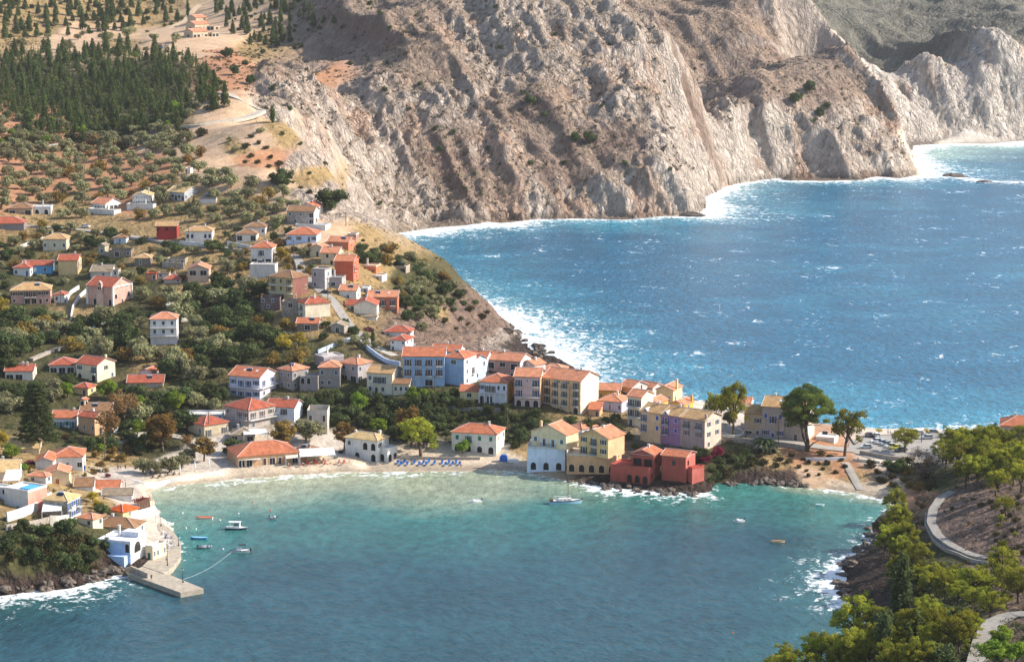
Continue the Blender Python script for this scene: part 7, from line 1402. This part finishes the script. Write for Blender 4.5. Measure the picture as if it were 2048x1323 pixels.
person(580, 940, 0, 'stand', None, 'b5452f', 'bather in red shorts standing at the edge of the beach'); person(577, 938, 90, 'reach', 'd8d5cf', '4a5a7a', 'person in a white shirt beside the bather in red shorts'); person(922, 936, 0, 'stand', None, '2a3a6a', 'bather in dark shorts at the water in front of the loungers')
person(1776, 868.2, 0, 'stand', 'dcd9d4', '8a8f96', 'left one of two people at the sea wall of the car park', 3.8); person(1781, 868.2, 30, 'stand', 'e2dfda', '5a6a86', 'right one of two people at the sea wall of the car park', 3.8); person(1739, 962, 120, 'walk', 'b9b2a8', '2a2c33', 'person walking on the pebble cove beside the steps'); person(1716, 926, 40, 'walk', '7a4a3a', '2a2c33', 'person on the terrace at the top of the steps')
# ------------------------------------------------------------ words for the trees: which one stands where
LM = [(218,590,'the pink church'),(63,590,'the two-storey pink house'),(70,535,'the sky-blue cottage'),(145,530,'the yellow windowless house'),(120,485,'the cream house with green shutters'),(333,465,'the crimson house'),(400,470,'the worn tan hip roof'),(215,405,'the bungalow with yellow panel'),(290,397,'the tall lattice gable'),(370,392,'the grey-fronted bungalow'),(45,420,'the brown hip-roofed cottage'),(85,420,'the arched white porch'),(20,450,'the red hip roof by the road'),(400,545,'the beige shallow gable'),(285,520,'the tan-roofed ruin'),(205,545,'the barn behind the church'),
 (605,430,'the grey stone house'),(605,470,'the pale blue bungalow'),(530,510,'the tall white house'),(515,460,'the brown-roofed white cottage'),(690,540,'the coral-red house'),(655,560,'the grey concrete shell'),(575,575,'the olive and maroon house'),(635,615,'the big cream house'),(770,600,'the salmon guesthouse'),(725,630,'the cream gabled house'),(800,680,'the red-roofed white pair'),(328,655,'the green-shuttered white house'),(130,730,'the red veranda house'),(192,735,'the cream gabled house with porch'),(45,740,'the twin white chimneys'),(300,755,'the small white orchard house'),(175,780,'the yellow cottage with red door'),(508,770,'the lilac house'),(610,760,'the grey terrace'),(775,760,'the cream balcony house'),(500,830,'the grey corner house'),(410,850,'the beige red-roofed house'),(635,845,'the roofless mansion'),(130,840,'the teal-shuttered house'),(190,850,'the orange chapel'),(130,925,'the white house on the square'),(60,1000,'the pool terrace'),(120,1010,'the blue-shuttered house'),(180,1045,'the tiny salmon-roofed cottage'),(245,1110,'the blue-white house'),(735,895,'the beach villa'),(530,915,'the taverna row'),(955,885,'the green-shuttered beach house'),(870,740,'the blue hotel'),(990,785,'the white colonnade house'),(1060,785,'the narrow pink house'),(1125,790,'the big cream apartment house'),(1220,815,'the lilac cottage'),(1350,860,'the long row'),(1100,900,'the white arcade'),(1200,910,'the ochre arcade'),(1320,935,'the red house'),(1560,840,'the grey mansion'),(1612,840,'the great pine'),(1800,890,'the car park'),(1866,1030,'the concrete path'),(1700,1160,'the black surf rocks'),(1720,975,'the pebble cove'),(2030,840,'the roof at the right edge'),(1832,1240,'the very dark cypress'),(2010,1250,'the nearest path'),(520,230,'the hairpin bend'),(400,55,'the hilltop villa'),(316,92,'the field hut'),(378,340,'the tiny white shed'),(171,452,'the white hill-road car'),(1950,1110,'the path end')]
KL = dict(olive_tree='grey-green olive tree', broadleaf_tree='dark green tree', plane_tree='golden plane tree', bare_plane='brown plane tree', green_tree='bright green tree', yellow_tree='yellow tree', bush='dark green bush', olive_bush='dry olive bush', autumn_bush='amber bush', bougainvillea='magenta bougainvillea', tamarisk='small yellow tamarisk', twig_bush='bare grey shrub', conifer='dark conifer', cypress='cypress', cypress_near='dark upright conifer', pine='yellow-green pine', rust_creeper='rust-red creeper', palm='palm')
_u = ['first','second','third','fourth','fifth','sixth','seventh','eighth','ninth','tenth','eleventh','twelfth','thirteenth','fourteenth','fifteenth','sixteenth','seventeenth','eighteenth','nineteenth']
def nth(n): return _u[n] if n < 19 else ('twentieth' if n == 19 else 'twenty-' + _u[n - 20] if n < 29 else 'thirtieth' if n == 29 else 'thirty-' + _u[n - 30])
bk = {}
for o, k, x, y in TREES:
    if 'label' in o.keys(): continue
    d = [((x - a) ** 2 + (1.2 * (y - b)) ** 2, i) for i, (a, b, _) in enumerate(LM)]; dist, i = min(d); a, b, _ = LM[i]; dx, dy = x - a, y - b
    side = ('left of' if dx < 0 else 'right of') if abs(dx) > abs(dy) * 1.2 else ('above' if dy < 0 else 'below'); bk.setdefault((k, i, side), []).append((dist, o))
for (k, i, side), L in bk.items():
    L.sort(key=lambda q: q[0])
    for n, (_, o) in enumerate(L): o['label'] = f'{KL[k]} {side} {LM[i][2]}' + (', ' + ('nearest' if n == 0 else nth(n) + ' nearest') + ' to it' if len(L) > 1 else ''); o['group'] = o.get('group') or 'trees'
# ------------------------------------------------------------ the air
hz = bpy.data.materials.new('sea_haze'); hz.use_nodes = True; t = hz.node_tree; t.nodes.clear(); out = t.nodes.new('ShaderNodeOutputMaterial'); pv = t.nodes.new('ShaderNodeVolumePrincipled')
pv.inputs['Color'].default_value = (.93, .94, .97, 1); pv.inputs['Density'].default_value = HAZE; pv.inputs['Anisotropy'].default_value = .2; t.links.new(pv.outputs[0], out.inputs['Volume'])
o = MB().box(-1500, -60, -22, 3200, 2750, 192).build('haze', hz); tag(o, 'pale sea haze over bay and mountains', 'haze', kind='stuff')
